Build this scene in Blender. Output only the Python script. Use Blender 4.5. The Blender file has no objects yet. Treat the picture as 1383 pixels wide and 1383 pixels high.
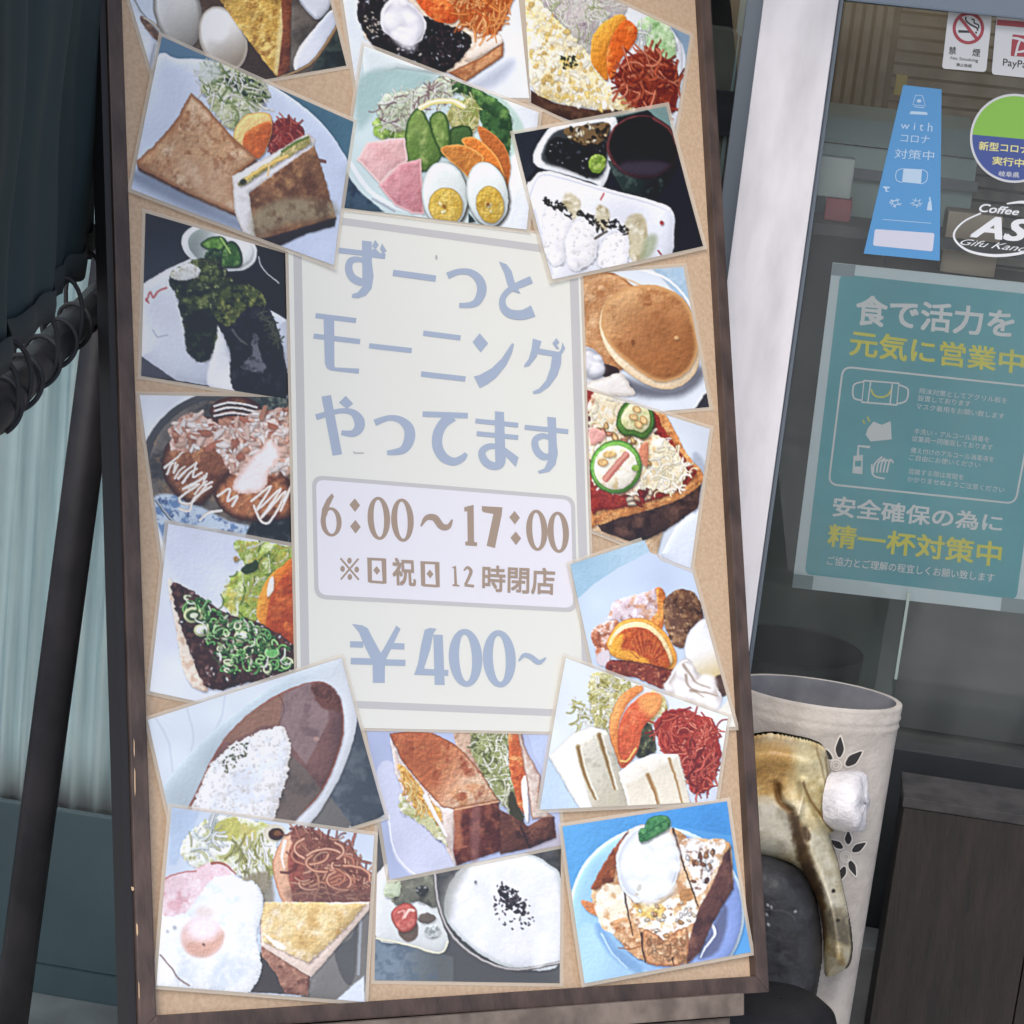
import bpy, bmesh, math, random
import numpy as np
from math import radians, sin, cos, pi
from mathutils import Vector, Matrix
random.seed(5)
scene = bpy.context.scene
COL = scene.collection

# ------------------------------------------------------------------ camera
CEN, FPX = 691.5, 2800.0                      # photograph: 1383 px square
ROLL, PITCH, YAW = radians(6.18), radians(13.28), radians(-7.32)
fw = np.array([sin(YAW)*cos(PITCH), cos(YAW)*cos(PITCH), -sin(PITCH)])
r0 = np.array([cos(YAW), -sin(YAW), 0.0]); u0 = np.cross(r0, fw)
RT = cos(ROLL)*r0 + sin(ROLL)*u0
UP = -sin(ROLL)*r0 + cos(ROLL)*u0
CAMP = np.array([0, 0, 1.25])
cd = bpy.data.cameras.new('camera'); cam = bpy.data.objects.new('camera', cd); COL.objects.link(cam)
cam.matrix_world = Matrix(((RT[0], UP[0], -fw[0], CAMP[0]), (RT[1], UP[1], -fw[1], CAMP[1]),
                           (RT[2], UP[2], -fw[2], CAMP[2]), (0, 0, 0, 1)))
cd.sensor_width = 36; cd.lens = 36*FPX/1383; cd.clip_start = 0.05; cd.clip_end = 500
scene.camera = cam

# ------------------------------------------------------------------ daylight (open shade, soft)
SUN_EL, SUN_AZ = radians(48), radians(186)
w = bpy.data.worlds.new('World'); scene.world = w; w.use_nodes = True
nt = w.node_tree; bg = nt.nodes['Background']
sky = nt.nodes.new('ShaderNodeTexSky'); sky.sky_type = 'NISHITA'; sky.sun_disc = False
sky.sun_elevation = SUN_EL; sky.sun_rotation = SUN_AZ
sky.dust_density = 3.0; sky.air_density = 1.0; sky.ozone_density = 1.0
nt.links.new(sky.outputs[0], bg.inputs[0]); bg.inputs[1].default_value = 0.15
sd = bpy.data.lights.new('sun', 'SUN'); sun = bpy.data.objects.new('sun', sd); COL.objects.link(sun)
sd.energy = 1.2; sd.angle = radians(35); sd.color = (1.0, 0.97, 0.93)
sdir = Vector((sin(SUN_AZ)*cos(SUN_EL), cos(SUN_AZ)*cos(SUN_EL), sin(SUN_EL)))   # towards the sun
sun.rotation_euler = (-sdir).to_track_quat('-Z', 'Y').to_euler()
scene.view_settings.view_transform = 'Standard'; scene.view_settings.look = 'None'
scene.view_settings.exposure = 0.42; scene.view_settings.gamma = 1.0
scene.view_settings.use_curve_mapping = False
scene.cycles.max_bounces = 8; scene.cycles.transparent_max_bounces = 12

# ------------------------------------------------------------------ helpers
def ray(x, y):
    return ((np.asarray(x)-CEN)[..., None]*RT - (np.asarray(y)-CEN)[..., None]*UP + FPX*fw)

PHI, LEAN = radians(42.3), radians(25.3)      # the board is turned and leans back on its easel
BN = np.array([sin(PHI)*cos(LEAN), -cos(PHI)*cos(LEAN), sin(LEAN)])
BH = np.array([cos(PHI), sin(PHI), 0.0]); BV = np.cross(BN, BH)
d_ = ray(610, 690); BP = CAMP + 1.75*d_/np.linalg.norm(d_)
def onb(x, y, h=0.0):
    """point of the board's plane (raised h metres) behind pixel x, y of the photograph"""
    d = ray(x, y); h = np.asarray(h, float)
    # perspective-true: find the board coordinate on the base plane, then lift it along the normal
    t = ((BP-CAMP) @ BN)/(d @ BN)
    return CAMP + t[..., None]*d + h[..., None]*BN
def ony(x, y, Y):
    d = ray(x, y); t = (Y-CAMP[1])/d[..., 1]
    return CAMP + t[..., None]*d
def onx(x, y, X):
    d = ray(x, y); t = (X-CAMP[0])/d[..., 0]
    return CAMP + t[..., None]*d
def onz(x, y, Z):
    d = ray(x, y); t = (Z-CAMP[2])/d[..., 2]
    return CAMP + t[..., None]*d
YG = 2.28                                     # the shop window's glass
def ong(x, y, h=0.0):
    p = ony(x, y, YG); p[..., 1] = p[..., 1]-h
    return p
V = lambda p: Vector([float(c) for c in p])

def lin(c):
    c = np.asarray(c, float)/255.0
    return np.where(c <= 0.04045, c/12.92, ((c+0.055)/1.055)**2.4)
def rgba(c):
    l = lin(c); return (float(l[0]), float(l[1]), float(l[2]), 1.0)

def mat(name, c, rough=0.6, c2=None, scale=30, spec=0.5, bump=0.0, bscale=200, metal=0.0, coat=0.0, coatr=0.1,
        stretch=(1, 1, 1), lo=0.35, hi=0.65, detail=6, alpha=1.0, trans=0.0):
    m = bpy.data.materials.new(name); m.use_nodes = True
    n = m.node_tree.nodes; L = m.node_tree.links; b = n['Principled BSDF']
    b.inputs['Base Color'].default_value = rgba(c); b.inputs['Roughness'].default_value = rough
    b.inputs['Metallic'].default_value = metal; b.inputs['Specular IOR Level'].default_value = spec
    b.inputs['Coat Weight'].default_value = coat; b.inputs['Coat Roughness'].default_value = coatr
    b.inputs['Alpha'].default_value = alpha
    tc = n.new('ShaderNodeTexCoord'); mp = n.new('ShaderNodeMapping'); L.new(tc.outputs['Object'], mp.inputs[0])
    mp.inputs['Scale'].default_value = stretch
    if c2 is not None:
        t = n.new('ShaderNodeTexNoise'); t.inputs['Scale'].default_value = scale; t.inputs['Detail'].default_value = detail
        L.new(mp.outputs[0], t.inputs['Vector'])
        r = n.new('ShaderNodeValToRGB'); r.color_ramp.elements[0].position = lo; r.color_ramp.elements[1].position = hi
        r.color_ramp.elements[0].color = rgba(c); r.color_ramp.elements[1].color = rgba(c2)
        L.new(t.outputs['Fac'], r.inputs[0]); L.new(r.outputs[0], b.inputs['Base Color'])
    if bump:
        t2 = n.new('ShaderNodeTexNoise'); t2.inputs['Scale'].default_value = bscale; t2.inputs['Detail'].default_value = 4
        L.new(mp.outputs[0], t2.inputs['Vector'])
        bp = n.new('ShaderNodeBump'); bp.inputs['Strength'].default_value = bump; bp.inputs['Distance'].default_value = 0.002
        L.new(t2.outputs['Fac'], bp.inputs['Height']); L.new(bp.outputs[0], b.inputs['Normal'])
    return m

def laminate(m, strength=0.25, scale=22, weight=0.3, rough=0.1, ior=1.5):
    """clear laminating film over a print: a glossy coat with soft waves in it"""
    n = m.node_tree.nodes; L = m.node_tree.links; b = n['Principled BSDF']
    b.inputs['Coat Weight'].default_value = 0.8; b.inputs['Coat Roughness'].default_value = 0.15
    tc = n.new('ShaderNodeTexCoord')
    t = n.new('ShaderNodeTexNoise'); t.inputs['Scale'].default_value = scale; t.inputs['Detail'].default_value = 5
    t.inputs['Distortion'].default_value = 0.6
    L.new(tc.outputs['Object'], t.inputs['Vector'])
    bp = n.new('ShaderNodeBump'); bp.inputs['Strength'].default_value = strength; bp.inputs['Distance'].default_value = 0.004
    L.new(t.outputs['Fac'], bp.inputs['Height']); L.new(bp.outputs[0], b.inputs['Coat Normal'])
    return m

def mesh_obj(name, verts, faces, m, parent=None, smooth=False):
    me = bpy.data.meshes.new(name)
    me.from_pydata([tuple(float(c) for c in v) for v in verts], [], faces); me.validate(); me.update()
    if smooth:
        for p in me.polygons: p.use_smooth = True
    return link(name, me, m, parent)
def link(name, me, m, parent=None):
    o = bpy.data.objects.new(name, me); COL.objects.link(o)
    if m: me.materials.append(m)
    if parent:
        o.parent = parent; o.matrix_parent_inverse = Matrix.Translation(-parent.location)
    return o
def tag(o, label, cat, group=None):
    o['label'] = label; o['category'] = cat
    if group: o['group'] = group
    return o
def thing(name, label, cat, loc, group=None):
    o = bpy.data.objects.new(name, None); o.empty_display_size = 0.05
    o.location = V(loc); COL.objects.link(o)
    return tag(o, label, cat, group)
def structure(o): o['kind'] = 'structure'; return o

def bm_obj(name, bm, m, parent=None, smooth=False, bevel=0.0, seg=2):
    if bevel:
        bmesh.ops.bevel(bm, geom=[e for e in bm.edges], offset=bevel, segments=seg, affect='EDGES', profile=0.7)
    bmesh.ops.recalc_face_normals(bm, faces=bm.faces)
    me = bpy.data.meshes.new(name); bm.to_mesh(me); bm.free()
    if smooth:
        for p in me.polygons: p.use_smooth = True
    return link(name, me, m, parent)
def hexa(bm, a, b):
    """solid between two loops of points (same count)"""
    va = [bm.verts.new(V(p)) for p in a]; vb = [bm.verts.new(V(p)) for p in b]; n = len(va)
    bm.faces.new(va); bm.faces.new(vb[::-1])
    for i in range(n): bm.faces.new((va[i], vb[i], vb[(i+1) % n], va[(i+1) % n]))
def box(bm, x0, x1, y0, y1, z0, z1):
    hexa(bm, [(x0, y0, z0), (x1, y0, z0), (x1, y0, z1), (x0, y0, z1)], [(x0, y1, z0), (x1, y1, z0), (x1, y1, z1), (x0, y1, z1)])
def box_obj(name, x0, x1, y0, y1, z0, z1, m, parent=None, bevel=0.0):
    bm = bmesh.new(); box(bm, x0, x1, y0, y1, z0, z1); return bm_obj(name, bm, m, parent, bevel=bevel)
def tube(bm, pts, rad, n=14, cap=True):
    pts = [V(p) for p in pts]; rs = rad if hasattr(rad, '__len__') else [rad]*len(pts)
    prev = None; rings = []
    for i, p in enumerate(pts):
        d = (pts[min(i+1, len(pts)-1)]-pts[max(i-1, 0)]).normalized()
        if prev is None:
            a = d.orthogonal().normalized()
        else:
            a = (prev-d*prev.dot(d)).normalized()
        prev = a; b = d.cross(a)
        rings.append([bm.verts.new(p+(a*cos(2*pi*k/n)+b*sin(2*pi*k/n))*rs[i]) for k in range(n)])
    for i in range(len(rings)-1):
        for k in range(n):
            bm.faces.new((rings[i][k], rings[i][(k+1) % n], rings[i+1][(k+1) % n], rings[i+1][k]))
    if cap:
        bm.faces.new(rings[0][::-1]); bm.faces.new(rings[-1])
def slab(name, px, pl, h, t, m, parent=None, bevel=0.0):
    """flat piece with pixel outline px on plane function pl(x,y,h): front face at height h, thickness t"""
    a = [pl(x, y, h) for x, y in px]; b = [pl(x, y, h-t) for x, y in px]
    bm = bmesh.new(); hexa(bm, a, b); return bm_obj(name, bm, m, parent, bevel=bevel)

def crom(pts, k=6, closed=False):
    P = np.array(pts, float); n = len(P); out = []
    rng = range(n if closed else n-1)
    for i in rng:
        if closed: a, b, c, d = P[(i-1) % n], P[i], P[(i+1) % n], P[(i+2) % n]
        else: a, b, c, d = P[max(i-1, 0)], P[i], P[i+1], P[min(i+2, n-1)]
        for j in range(k):
            t = j/k
            out.append(0.5*((2*b)+(c-a)*t+(2*a-5*b+4*c-d)*t*t+(3*b-a-3*c+d)*t**3))
    if not closed: out.append(P[-1])
    return np.array(out)

class Ink:
    """flat lettering and line work on a plane, every stroke 0.02 mm above the last so no two faces coincide"""
    def __init__(s, pl, h, ox=0, oy=0, sc=1.0):
        s.pl, s.h, s.ox, s.oy, s.sc = pl, h, ox, oy, sc; s.v = []; s.f = []; s.k = 0
    def _add(s, P):
        h = s.h+0.00002*s.k; b = len(s.v)
        for x, y in P: s.v.append(s.pl(x/s.sc+s.ox, y/s.sc+s.oy, h))
        return b
    def poly(s, pts, smooth=False):
        P = crom(pts, 6, True) if smooth else np.array(pts, float)
        b = s._add(P); s.f.append(tuple(range(b, b+len(P)))); s.k = (s.k+1) % 12
    def stroke(s, pts, w=None, smooth=True, closed=False, k=7):
        P = np.array([p if len(p) == 3 else (p[0], p[1], w) for p in pts], float)
        if smooth and len(P) > 2: P = crom(P, k, closed)
        if closed: P = np.vstack([P, P[:1]])
        d = np.gradient(P[:, :2], axis=0)
        if closed: d[0] = d[-1] = (P[1, :2]-P[-2, :2])
        nrm = np.stack([-d[:, 1], d[:, 0]], 1); nrm /= np.linalg.norm(nrm, axis=1)[:, None]+1e-9
        A = P[:, :2]+nrm*P[:, 2:]/2; B = P[:, :2]-nrm*P[:, 2:]/2
        b = s._add(np.vstack([A, B])); n = len(P)
        for i in range(n-1): s.f.append((b+i, b+i+1, b+n+i+1, b+n+i))
        s.k = (s.k+1) % 12
    def ring(s, cx, cy, rx, ry, w, rot=0.0, n=40, wx=None):
        """closed oval line; w its width at the sides, wx at top and bottom"""
        wx = w if wx is None else wx; c, sn = cos(rot), sin(rot); out = []; inn = []
        for i in range(n):
            a = 2*pi*i/n
            for lst, ex, ey in ((out, rx, ry), (inn, rx-w, ry-wx)):
                x, y = ex*cos(a), ey*sin(a); lst.append((cx+x*c-y*sn, cy+x*sn+y*c))
        b = s._add(out+inn)
        for i in range(n): s.f.append((b+i, b+(i+1) % n, b+n+(i+1) % n, b+n+i))
        s.k = (s.k+1) % 12
    def ell(s, cx, cy, rx, ry, rot=0.0, n=28):
        c, sn = cos(rot), sin(rot)
        s.poly([(cx+rx*cos(2*pi*i/n)*c-ry*sin(2*pi*i/n)*sn, cy+rx*cos(2*pi*i/n)*sn+ry*sin(2*pi*i/n)*c) for i in range(n)])
    def done(s, name, m, parent=None):
        return mesh_obj(name, s.v, s.f, m, parent)

def quadmap(q, u, v):
    (ax, ay), (bx, by), (cx, cy), (dx, dy) = q     # TL TR BR BL
    x = (ax*(1-u)+bx*u)*(1-v)+(dx*(1-u)+cx*u)*v
    y = (ay*(1-u)+by*u)*(1-v)+(dy*(1-u)+cy*u)*v
    return x, y
def text(name, s, q, pl, h, m, parent=None, bold=0.0, space=1.0, shear=0.0, clip=None):
    """words set in the built-in typeface, stretched so their ink fills the quad q (pixels) on plane pl"""
    cu = bpy.data.curves.new('words', 'FONT'); cu.body = s; cu.size = 1.0; cu.offset = 0.0
    cu.space_character = space; cu.shear = shear; cu.resolution_u = 3
    t = bpy.data.objects.new('words', cu); COL.objects.link(t)
    bpy.context.view_layer.update()
    dg = bpy.context.evaluated_depsgraph_get()
    me = bpy.data.meshes.new_from_object(t.evaluated_get(dg), depsgraph=dg)
    bpy.data.objects.remove(t); bpy.data.curves.remove(cu)
    if bold:                                          # heavier weight: shifted copies, each a hair above the last
        bm = bmesh.new(); bm.from_mesh(me); src = bm.verts[:]+bm.edges[:]+bm.faces[:]
        for kk in range(1, 5):
            d = bmesh.ops.duplicate(bm, geom=src)
            for e in d['geom']:
                if isinstance(e, bmesh.types.BMVert):
                    e.co.x += bold*(1 if kk in (1, 2) else -1); e.co.y += bold*(1 if kk in (1, 3) else -1); e.co.z = kk
        bm.to_mesh(me); bm.free()
    n = len(me.vertices); co = np.empty(n*3, np.float32); me.vertices.foreach_get('co', co); co = co.reshape(-1, 3).astype(np.float64)
    lo, hi = co[:, :2].min(0), co[:, :2].max(0); uv = (co[:, :2]-lo)/(hi-lo)
    x, y = quadmap(q, uv[:, 0], 1-uv[:, 1])
    P = pl(x, y, h+co[:, 2]*0.00002)
    me.vertices.foreach_set('co', P.astype(np.float32).ravel()); me.update(); me.name = name
    me.materials.clear()
    return link(name, me, m, parent)
# ------------------------------------------------------------------ pavement
M_pave = mat('pavement_concrete', (166, 164, 160), 0.9, (140, 138, 136), 6, bump=0.3, bscale=90)
structure(mesh_obj('pavement', [(-40, -40, 0), (40, -40, 0), (40, YG+0.2, 0), (-40, YG+0.2, 0)], [(0, 1, 2, 3)], M_pave))

# ------------------------------------------------------------------ the shop front
M_white = mat('white_painted_post', (232, 230, 236), 0.7, (204, 203, 208), 26, bump=0.35, bscale=150, lo=0.45, hi=0.78, stretch=(1, 1, .35), detail=10)
M_alu = mat('grey_aluminium', (120, 130, 140), 0.45, metal=0.3)
M_dark = mat('dark_room', (58, 62, 62), 0.8, (40, 44, 46), 3)
M_sill = mat('dark_teal_panel', (50, 68, 74), 0.35, (36, 50, 56), 6, lo=.3, hi=.7, bump=.15, bscale=60, detail=9)
M_floor = mat('dark_shop_floor', (70, 68, 66), 0.6, (54, 52, 50), 8)
def glass_mat(name, tint=(0.985, 0.995, 0.995), haze=(.008, .055)):
    m = bpy.data.materials.new(name); m.use_nodes = True; n = m.node_tree.nodes; L = m.node_tree.links
    n.remove(n['Principled BSDF']); out = n['Material Output']
    t = n.new('ShaderNodeBsdfTransparent'); t.inputs[0].default_value = tint+(1,)
    g = n.new('ShaderNodeBsdfGlossy'); g.inputs['Roughness'].default_value = 0.02
    fr = n.new('ShaderNodeFresnel'); fr.inputs['IOR'].default_value = 1.62
    mx = n.new('ShaderNodeMixShader'); L.new(fr.outputs[0], mx.inputs[0]); L.new(t.outputs[0], mx.inputs[1]); L.new(g.outputs[0], mx.inputs[2])
    # pale haze mixed in for the street's reflection, thicker in faint vertical smears
    df = n.new('ShaderNodeBsdfDiffuse'); df.inputs[0].default_value = (0.62, 0.66, 0.66, 1)
    tc = n.new('ShaderNodeTexCoord'); mp = n.new('ShaderNodeMapping'); mp.inputs['Scale'].default_value = (5, 5, 1.2); L.new(tc.outputs['Object'], mp.inputs[0])
    tn = n.new('ShaderNodeTexNoise'); tn.inputs['Scale'].default_value = 3.0; tn.inputs['Detail'].default_value = 7; L.new(mp.outputs[0], tn.inputs['Vector'])
    mr = n.new('ShaderNodeMapRange'); mr.inputs['From Min'].default_value = .35; mr.inputs['From Max'].default_value = .7; mr.inputs['To Min'].default_value = haze[0]; mr.inputs['To Max'].default_value = haze[1]; L.new(tn.outputs['Fac'], mr.inputs['Value'])
    m2 = n.new('ShaderNodeMixShader'); L.new(mr.outputs[0], m2.inputs[0]); L.new(mx.outputs[0], m2.inputs[1]); L.new(df.outputs[0], m2.inputs[2])
    L.new(m2.outputs[0], out.inputs[0]); return m
M_glass = glass_mat('window_glass'); M_glass2 = glass_mat('faint_haze_window_glass', haze=(.002, .02))

shop = thing('cafe_building', 'cafe front with a white painted post and dark glass windows on both sides', 'building', (0, YG, 0))
# post: pixel outline on the plane of its front face
YP = YG-0.075
pl_, pr_ = ony(1000.5, 215, YP), ony(1133, 0, YP)          # left/right edges of its face
XL, XR = float(ony(1031, 0, YP)[0]), float(pr_[0])
post = box_obj('post', XL, XR, YP, YG+0.06, 0, 2.9, M_white, shop, bevel=0.003)
# aluminium window frames beside the post
for nm, a, b in (('window_frame', XL-0.019, XL-0.0005), ('window_frame', XR+0.0005, XR+0.005)):
    box_obj(nm, a, b, YG-0.03, YG+0.04, 0.05, 2.6, M_alu, shop, bevel=0.0015)
# head rail of the right window (top edge of the photograph)
zr = float(ony(1260, 13, YG-0.02)[2])
box_obj('head_rail', XR+0.006, 2.4, YG-0.02, YG+0.05, zr, zr+0.11, mat('blue_grey_rail', (120, 134, 150), 0.45), shop, bevel=0.002)
# panes (6 mm glass)
box_obj('window_pane', XR+0.0055, 2.4, YG, YG+0.006, 0.06, zr-0.0005, M_glass, shop)
box_obj('window_pane', -2.2, XL-0.0195, YG, YG+0.006, 0.06, 2.55, M_glass2, shop)
# meeting stile of the sliding pane low on the right
# low wall and room
box_obj('kick_plate', -2.2, XL-0.0195, YG-.018, YG+.05, .001, .0595, M_sill, shop)
box_obj('room_floor', -2.3, 2.5, YG+0.062, YG+3.4, 0.0, 0.05, M_floor, shop)
box_obj('back_wall', -2.3, 2.5, YG+3.4, YG+3.5, 0.0, 2.8, M_dark, shop)
box_obj('ceiling', -2.3, 2.5, YG+0.062, YG+3.4, 2.65, 2.8, M_dark, shop)
box_obj('side_wall', -2.4, -2.301, YG-0.05, YG+3.5, 0.0, 2.8, M_dark, shop)
box_obj('side_wall', 2.501, 2.6, YG-0.05, YG+3.5, 0.0, 2.8, M_dark, shop)
box_obj('upper_wall', -2.3, 2.5, YG-0.05, YG+0.06, 2.901, 4.6, mat('pale_render', (196, 196, 192), 0.9, (180, 180, 178), 10), shop)

# ------------------------------------------------------------------ menu board on its easel
M_frame = mat('dark_brown_stained_wood', (88, 72, 66), 0.55, (56, 46, 43), 60, bump=0.4, bscale=160, stretch=(1, 1, .12), detail=9, lo=.3, hi=.7)
M_kraft = mat('tan_fibre_board', (196, 171, 144), 0.75, (182, 156, 129), 320, bump=0.15, bscale=400, detail=9)
M_kraft = laminate(M_kraft, 0.12, 26); M_kraft.node_tree.nodes['Principled BSDF'].inputs['Coat Weight'].default_value = 0.25
board = thing('menu_board', 'tall tan menu board in a dark brown wooden frame, leaning back on an easel', 'menu board', onb(600, 1360))
TOPY = -150                                                  # the board runs on above the photograph
def edge(x0, y0, x1, y1, y): return x0+(x1-x0)*(y-y0)/(y1-y0)
IL = lambda y: edge(159, 0, 205, 1372, y); IR = lambda y: edge(938, 0, 1013, 1318, y)
OL = lambda y: edge(139, 0, 181, 1383, y); OR = lambda y: edge(951, 0, 1030, 1341, y)
FH = 0.009                                                   # frame stands above the panel
inn = [(IL(TOPY), TOPY+8), (IR(TOPY), TOPY-14), (1013, 1318.5), (205, 1371.5)]
outr = [(OL(TOPY-22), TOPY-16), (OR(TOPY-22), TOPY-40), (1030.5, 1340), (181.5, 1396)]
slab('backing_panel', [(inn[0][0]-8, inn[0][1]-8), (inn[1][0]+8, inn[1][1]-8), (inn[2][0]+8, inn[2][1]+8), (inn[3][0]-8, inn[3][1]+8)], onb, 0.0, 0.006, M_kraft, board)
for i, nm in ((0, 'top_rail'), (1, 'side_rail'), (2, 'bottom_rail'), (3, 'side_rail')):
    j = (i+1) % 4
    left_rail = slab(nm, [outr[i], outr[j], inn[j], inn[i]], onb, FH, 0.026, M_frame, board, bevel=0.0012)
slab('side_shade_strip', [(OL(TOPY-22)-9, TOPY-16), (OL(TOPY-22)-.6, TOPY-16), (180.4, 1396), (171, 1397)], onb, FH-.003, .022, mat('black_side_shade', (30, 29, 32), .6), board)  # black strip stands for the shade on the frame's outer side
# wear on the left rail: chips of bare wood
M_chip = mat('bare_wood_chip', (206, 176, 140), 0.8)
for x, y, w_, h_ in ((174.6, 1012, 1.5, 26), (175.6, 1058, 1.8, 40), (172.5, 1201, 4, 6), (178.5, 1256, 2.6, 18), (181, 1338, 1.4, 26), (170.5, 338, 1.2, 9), (170, 296, 2.4, 3)):
    ch = Ink(onb, FH+0.0003); ch.poly([(x-w_*.5, y-h_*.5), (x+w_*.3, y-h_*.35), (x+w_*.5, y+h_*.3), (x, y+h_*.5), (x-w_*.4, y+h_*.2)]); ch.done('paint_chip', M_chip, left_rail)

M_easel = mat('weathered_brown_wood', (128, 116, 107), 0.75, (96, 85, 78), 40, bump=0.4, bscale=120)
easel = thing('easel', 'weathered brown wooden easel holding up the menu board', 'easel', (float(BP[0]), float(BP[1]), 0))
slab('ledge', [(196, 1399), (984, 1341), (984, 1371), (196, 1431)], onb, 0.022, 0.05, M_easel, easel, bevel=0.002)
slab('lower_rail', [(206, 1433), (975, 1373.5), (974, 1412), (206, 1474)], onb, 0.012, 0.03, M_easel, easel, bevel=0.002)
for xa, xb in ((240, 250), (950, 962)):
    p0 = onb(xa, -100, -0.035); p1 = onb(xb, 1420, -0.035); d = (p1-p0); p2 = p1+d*((0.0-p1[2])/d[2])
    bm = bmesh.new(); tube(bm, [p0, p2], 0.014, 4); bm_obj('front_leg', bm, M_easel, easel, bevel=0.002)
pa = onb(600, -80, -0.05); pb = np.array([pa[0]-0.22, pa[1]+0.1, 0]) ; pb = np.array([-0.36, 2.12, 0.0])
bm = bmesh.new(); tube(bm, [onb(560, 100, -0.045), pb], 0.013, 4); bm_obj('rear_leg', bm, M_easel, easel, bevel=0.002)

# ------------------------------------------------------------------ prints on the board
SHEET = 0.0009
M_print = bpy.data.materials.new('printed_photo'); M_print.use_nodes = True
_n = M_print.node_tree.nodes; _a = _n.new('ShaderNodeVertexColor'); _a.layer_name = 'ink'
M_print.node_tree.links.new(_a.outputs[0], _n['Principled BSDF'].inputs['Base Color']); _n['Principled BSDF'].inputs['Roughness'].default_value = 0.5
laminate(M_print, 0.22, 20)
def film_mat():
    m = bpy.data.materials.new('clear_film'); m.use_nodes = True; n = m.node_tree.nodes; L = m.node_tree.links
    b = n['Principled BSDF']; b.inputs['Base Color'].default_value = rgba((226, 216, 200)); b.inputs['Roughness'].default_value = 0.3
    b.inputs['Alpha'].default_value = 0.5; return m
M_film = film_mat()
M_paperback = mat('paper_edge', (226, 220, 208), 0.7)

def lifted(q, hs, curl=(0, 0, 0, 0)):
    """corner heights -> function giving sheet height at u, v"""
    a, b, c, d = [h*SHEET for h in hs]
    l = [k*0.001 for k in curl]                       # corners that have come away a little, mm
    return lambda u, v: (a*(1-u)+b*u)*(1-v)+(d*(1-u)+c*u)*v+l[0]*((1-u)*(1-v))**3+l[1]*(u*(1-v))**3+l[2]*(u*v)**3+l[3]*((1-u)*v)**3
CURL = {'tray': (1.6, .3, 1.4, 2.4), 'hot_sandwich': (.5, .8, 2.6, .8), 'curry': (1.2, 2.6, 0, 0), 'egg_sandwich': (2.4, 1, .3, .3), 'ham_egg': (.8, 1, .8, 1.2),
        'dessert': (.8, 1.8, 1.8, .8), 'salad': (.5, .8, .5, .3), 'french': (2.2, 0, .8, 0)}
def grow(q, e):
    P = np.array(q, float); out = []
    for i in range(4):
        a, b, c = P[i-1], P[i], P[(i+1) % 4]
        d1 = (b-a)/np.linalg.norm(b-a); d2 = (b-c)/np.linalg.norm(b-c); out.append(tuple(b+e*(d1+d2)))
    return out

# canopy added out of view: it keeps the sky's glare off the upper prints
M_blocker = mat('dark_blocker_cloth', (52, 66, 66), .8, (44, 56, 56), 10)
blocker = thing('glare_blocker', 'dark green sheet added out of view above the window to block sky glare', 'glare_blocker', (1.5, YG-.4, 2.0))
bm = bmesh.new(); hexa(bm, [(-.5, YG-.06, 2.25), (5, YG-.06, 2.25), (5, YG-.06, 2.245), (-.5, YG-.06, 2.245)], [(-.5, YG-.62, 2.02), (5, YG-.62, 2.02), (5, YG-.62, 2.015), (-.5, YG-.62, 2.015)]); bm_obj('cloth', bm, M_blocker, blocker)
bm = bmesh.new(); tube(bm, [(-.5, YG-.62, 2.01), (5, YG-.62, 2.01)], .012, 10); bm_obj('blocker_bar', bm, M_alu, blocker)
bm = bmesh.new(); hexa(bm, [(-.5, YG-.623, 2.0), (5, YG-.623, 2.0), (5, YG-.623, 1.84), (-.5, YG-.623, 1.84)], [(-.5, YG-.626, 2.0), (5, YG-.626, 2.0), (5, YG-.626, 1.84), (-.5, YG-.626, 1.84)]); bm_obj('blocker_drop', bm, M_blocker, blocker)
# ------------------------------------------------------------------ printed pictures: a small painter that fills a print's own
# vertex colours (the picture is ink on flat paper).  Shapes are given in the enlarged units of each print (ox, oy, sc).
def _hash(ix, iy, seed):
    h = (ix.astype(np.int64)*374761393+iy.astype(np.int64)*668265263+seed*1442695041) & 0xffffffff
    h = ((h ^ (h >> 13))*1274126177) & 0xffffffff
    h = h ^ (h >> 16)
    return (h & 0xffff).astype(np.float32)/65535.0
def vnoise(x, y, seed):
    ix, iy = np.floor(x), np.floor(y); fx, fy = (x-ix).astype(np.float32), (y-iy).astype(np.float32)
    fx = fx*fx*(3-2*fx); fy = fy*fy*(3-2*fy)
    a, b = _hash(ix, iy, seed), _hash(ix+1, iy, seed); c, d = _hash(ix, iy+1, seed), _hash(ix+1, iy+1, seed)
    return (a*(1-fx)+b*fx)*(1-fy)+(c*(1-fx)+d*fx)*fy
def fbm(x, y, scale, seed=0, oc=4):
    s = 0; a = 0.5; t = 0
    for i in range(oc):
        s = s+a*vnoise(x/scale*2**i+17.3*i, y/scale*2**i-9.1*i, seed+i*7); t += a; a *= 0.55
    return s/t
def sstep(a, b, x):
    t = np.clip((x-a)/(b-a+1e-9), 0, 1); return t*t*(3-2*t)
def sdf(x, y, P):
    d2 = np.full(x.shape, 1e12, np.float32); ins = np.zeros(x.shape, bool); n = len(P)
    for i in range(n):
        ax, ay = P[i]; bx, by = P[(i+1) % n]; ex, ey = bx-ax, by-ay; L = ex*ex+ey*ey
        if L < 1e-6: continue
        px, py = x-ax, y-ay; t = np.clip((px*ex+py*ey)/L, 0, 1)
        d2 = np.minimum(d2, (px-ex*t)**2+(py-ey*t)**2)
        if ay != by:
            ins ^= ((ay > y) != (by > y)) & (x < ax+(y-ay)*ex/ey)
    d = np.sqrt(d2); return np.where(ins, -d, d)

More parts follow.
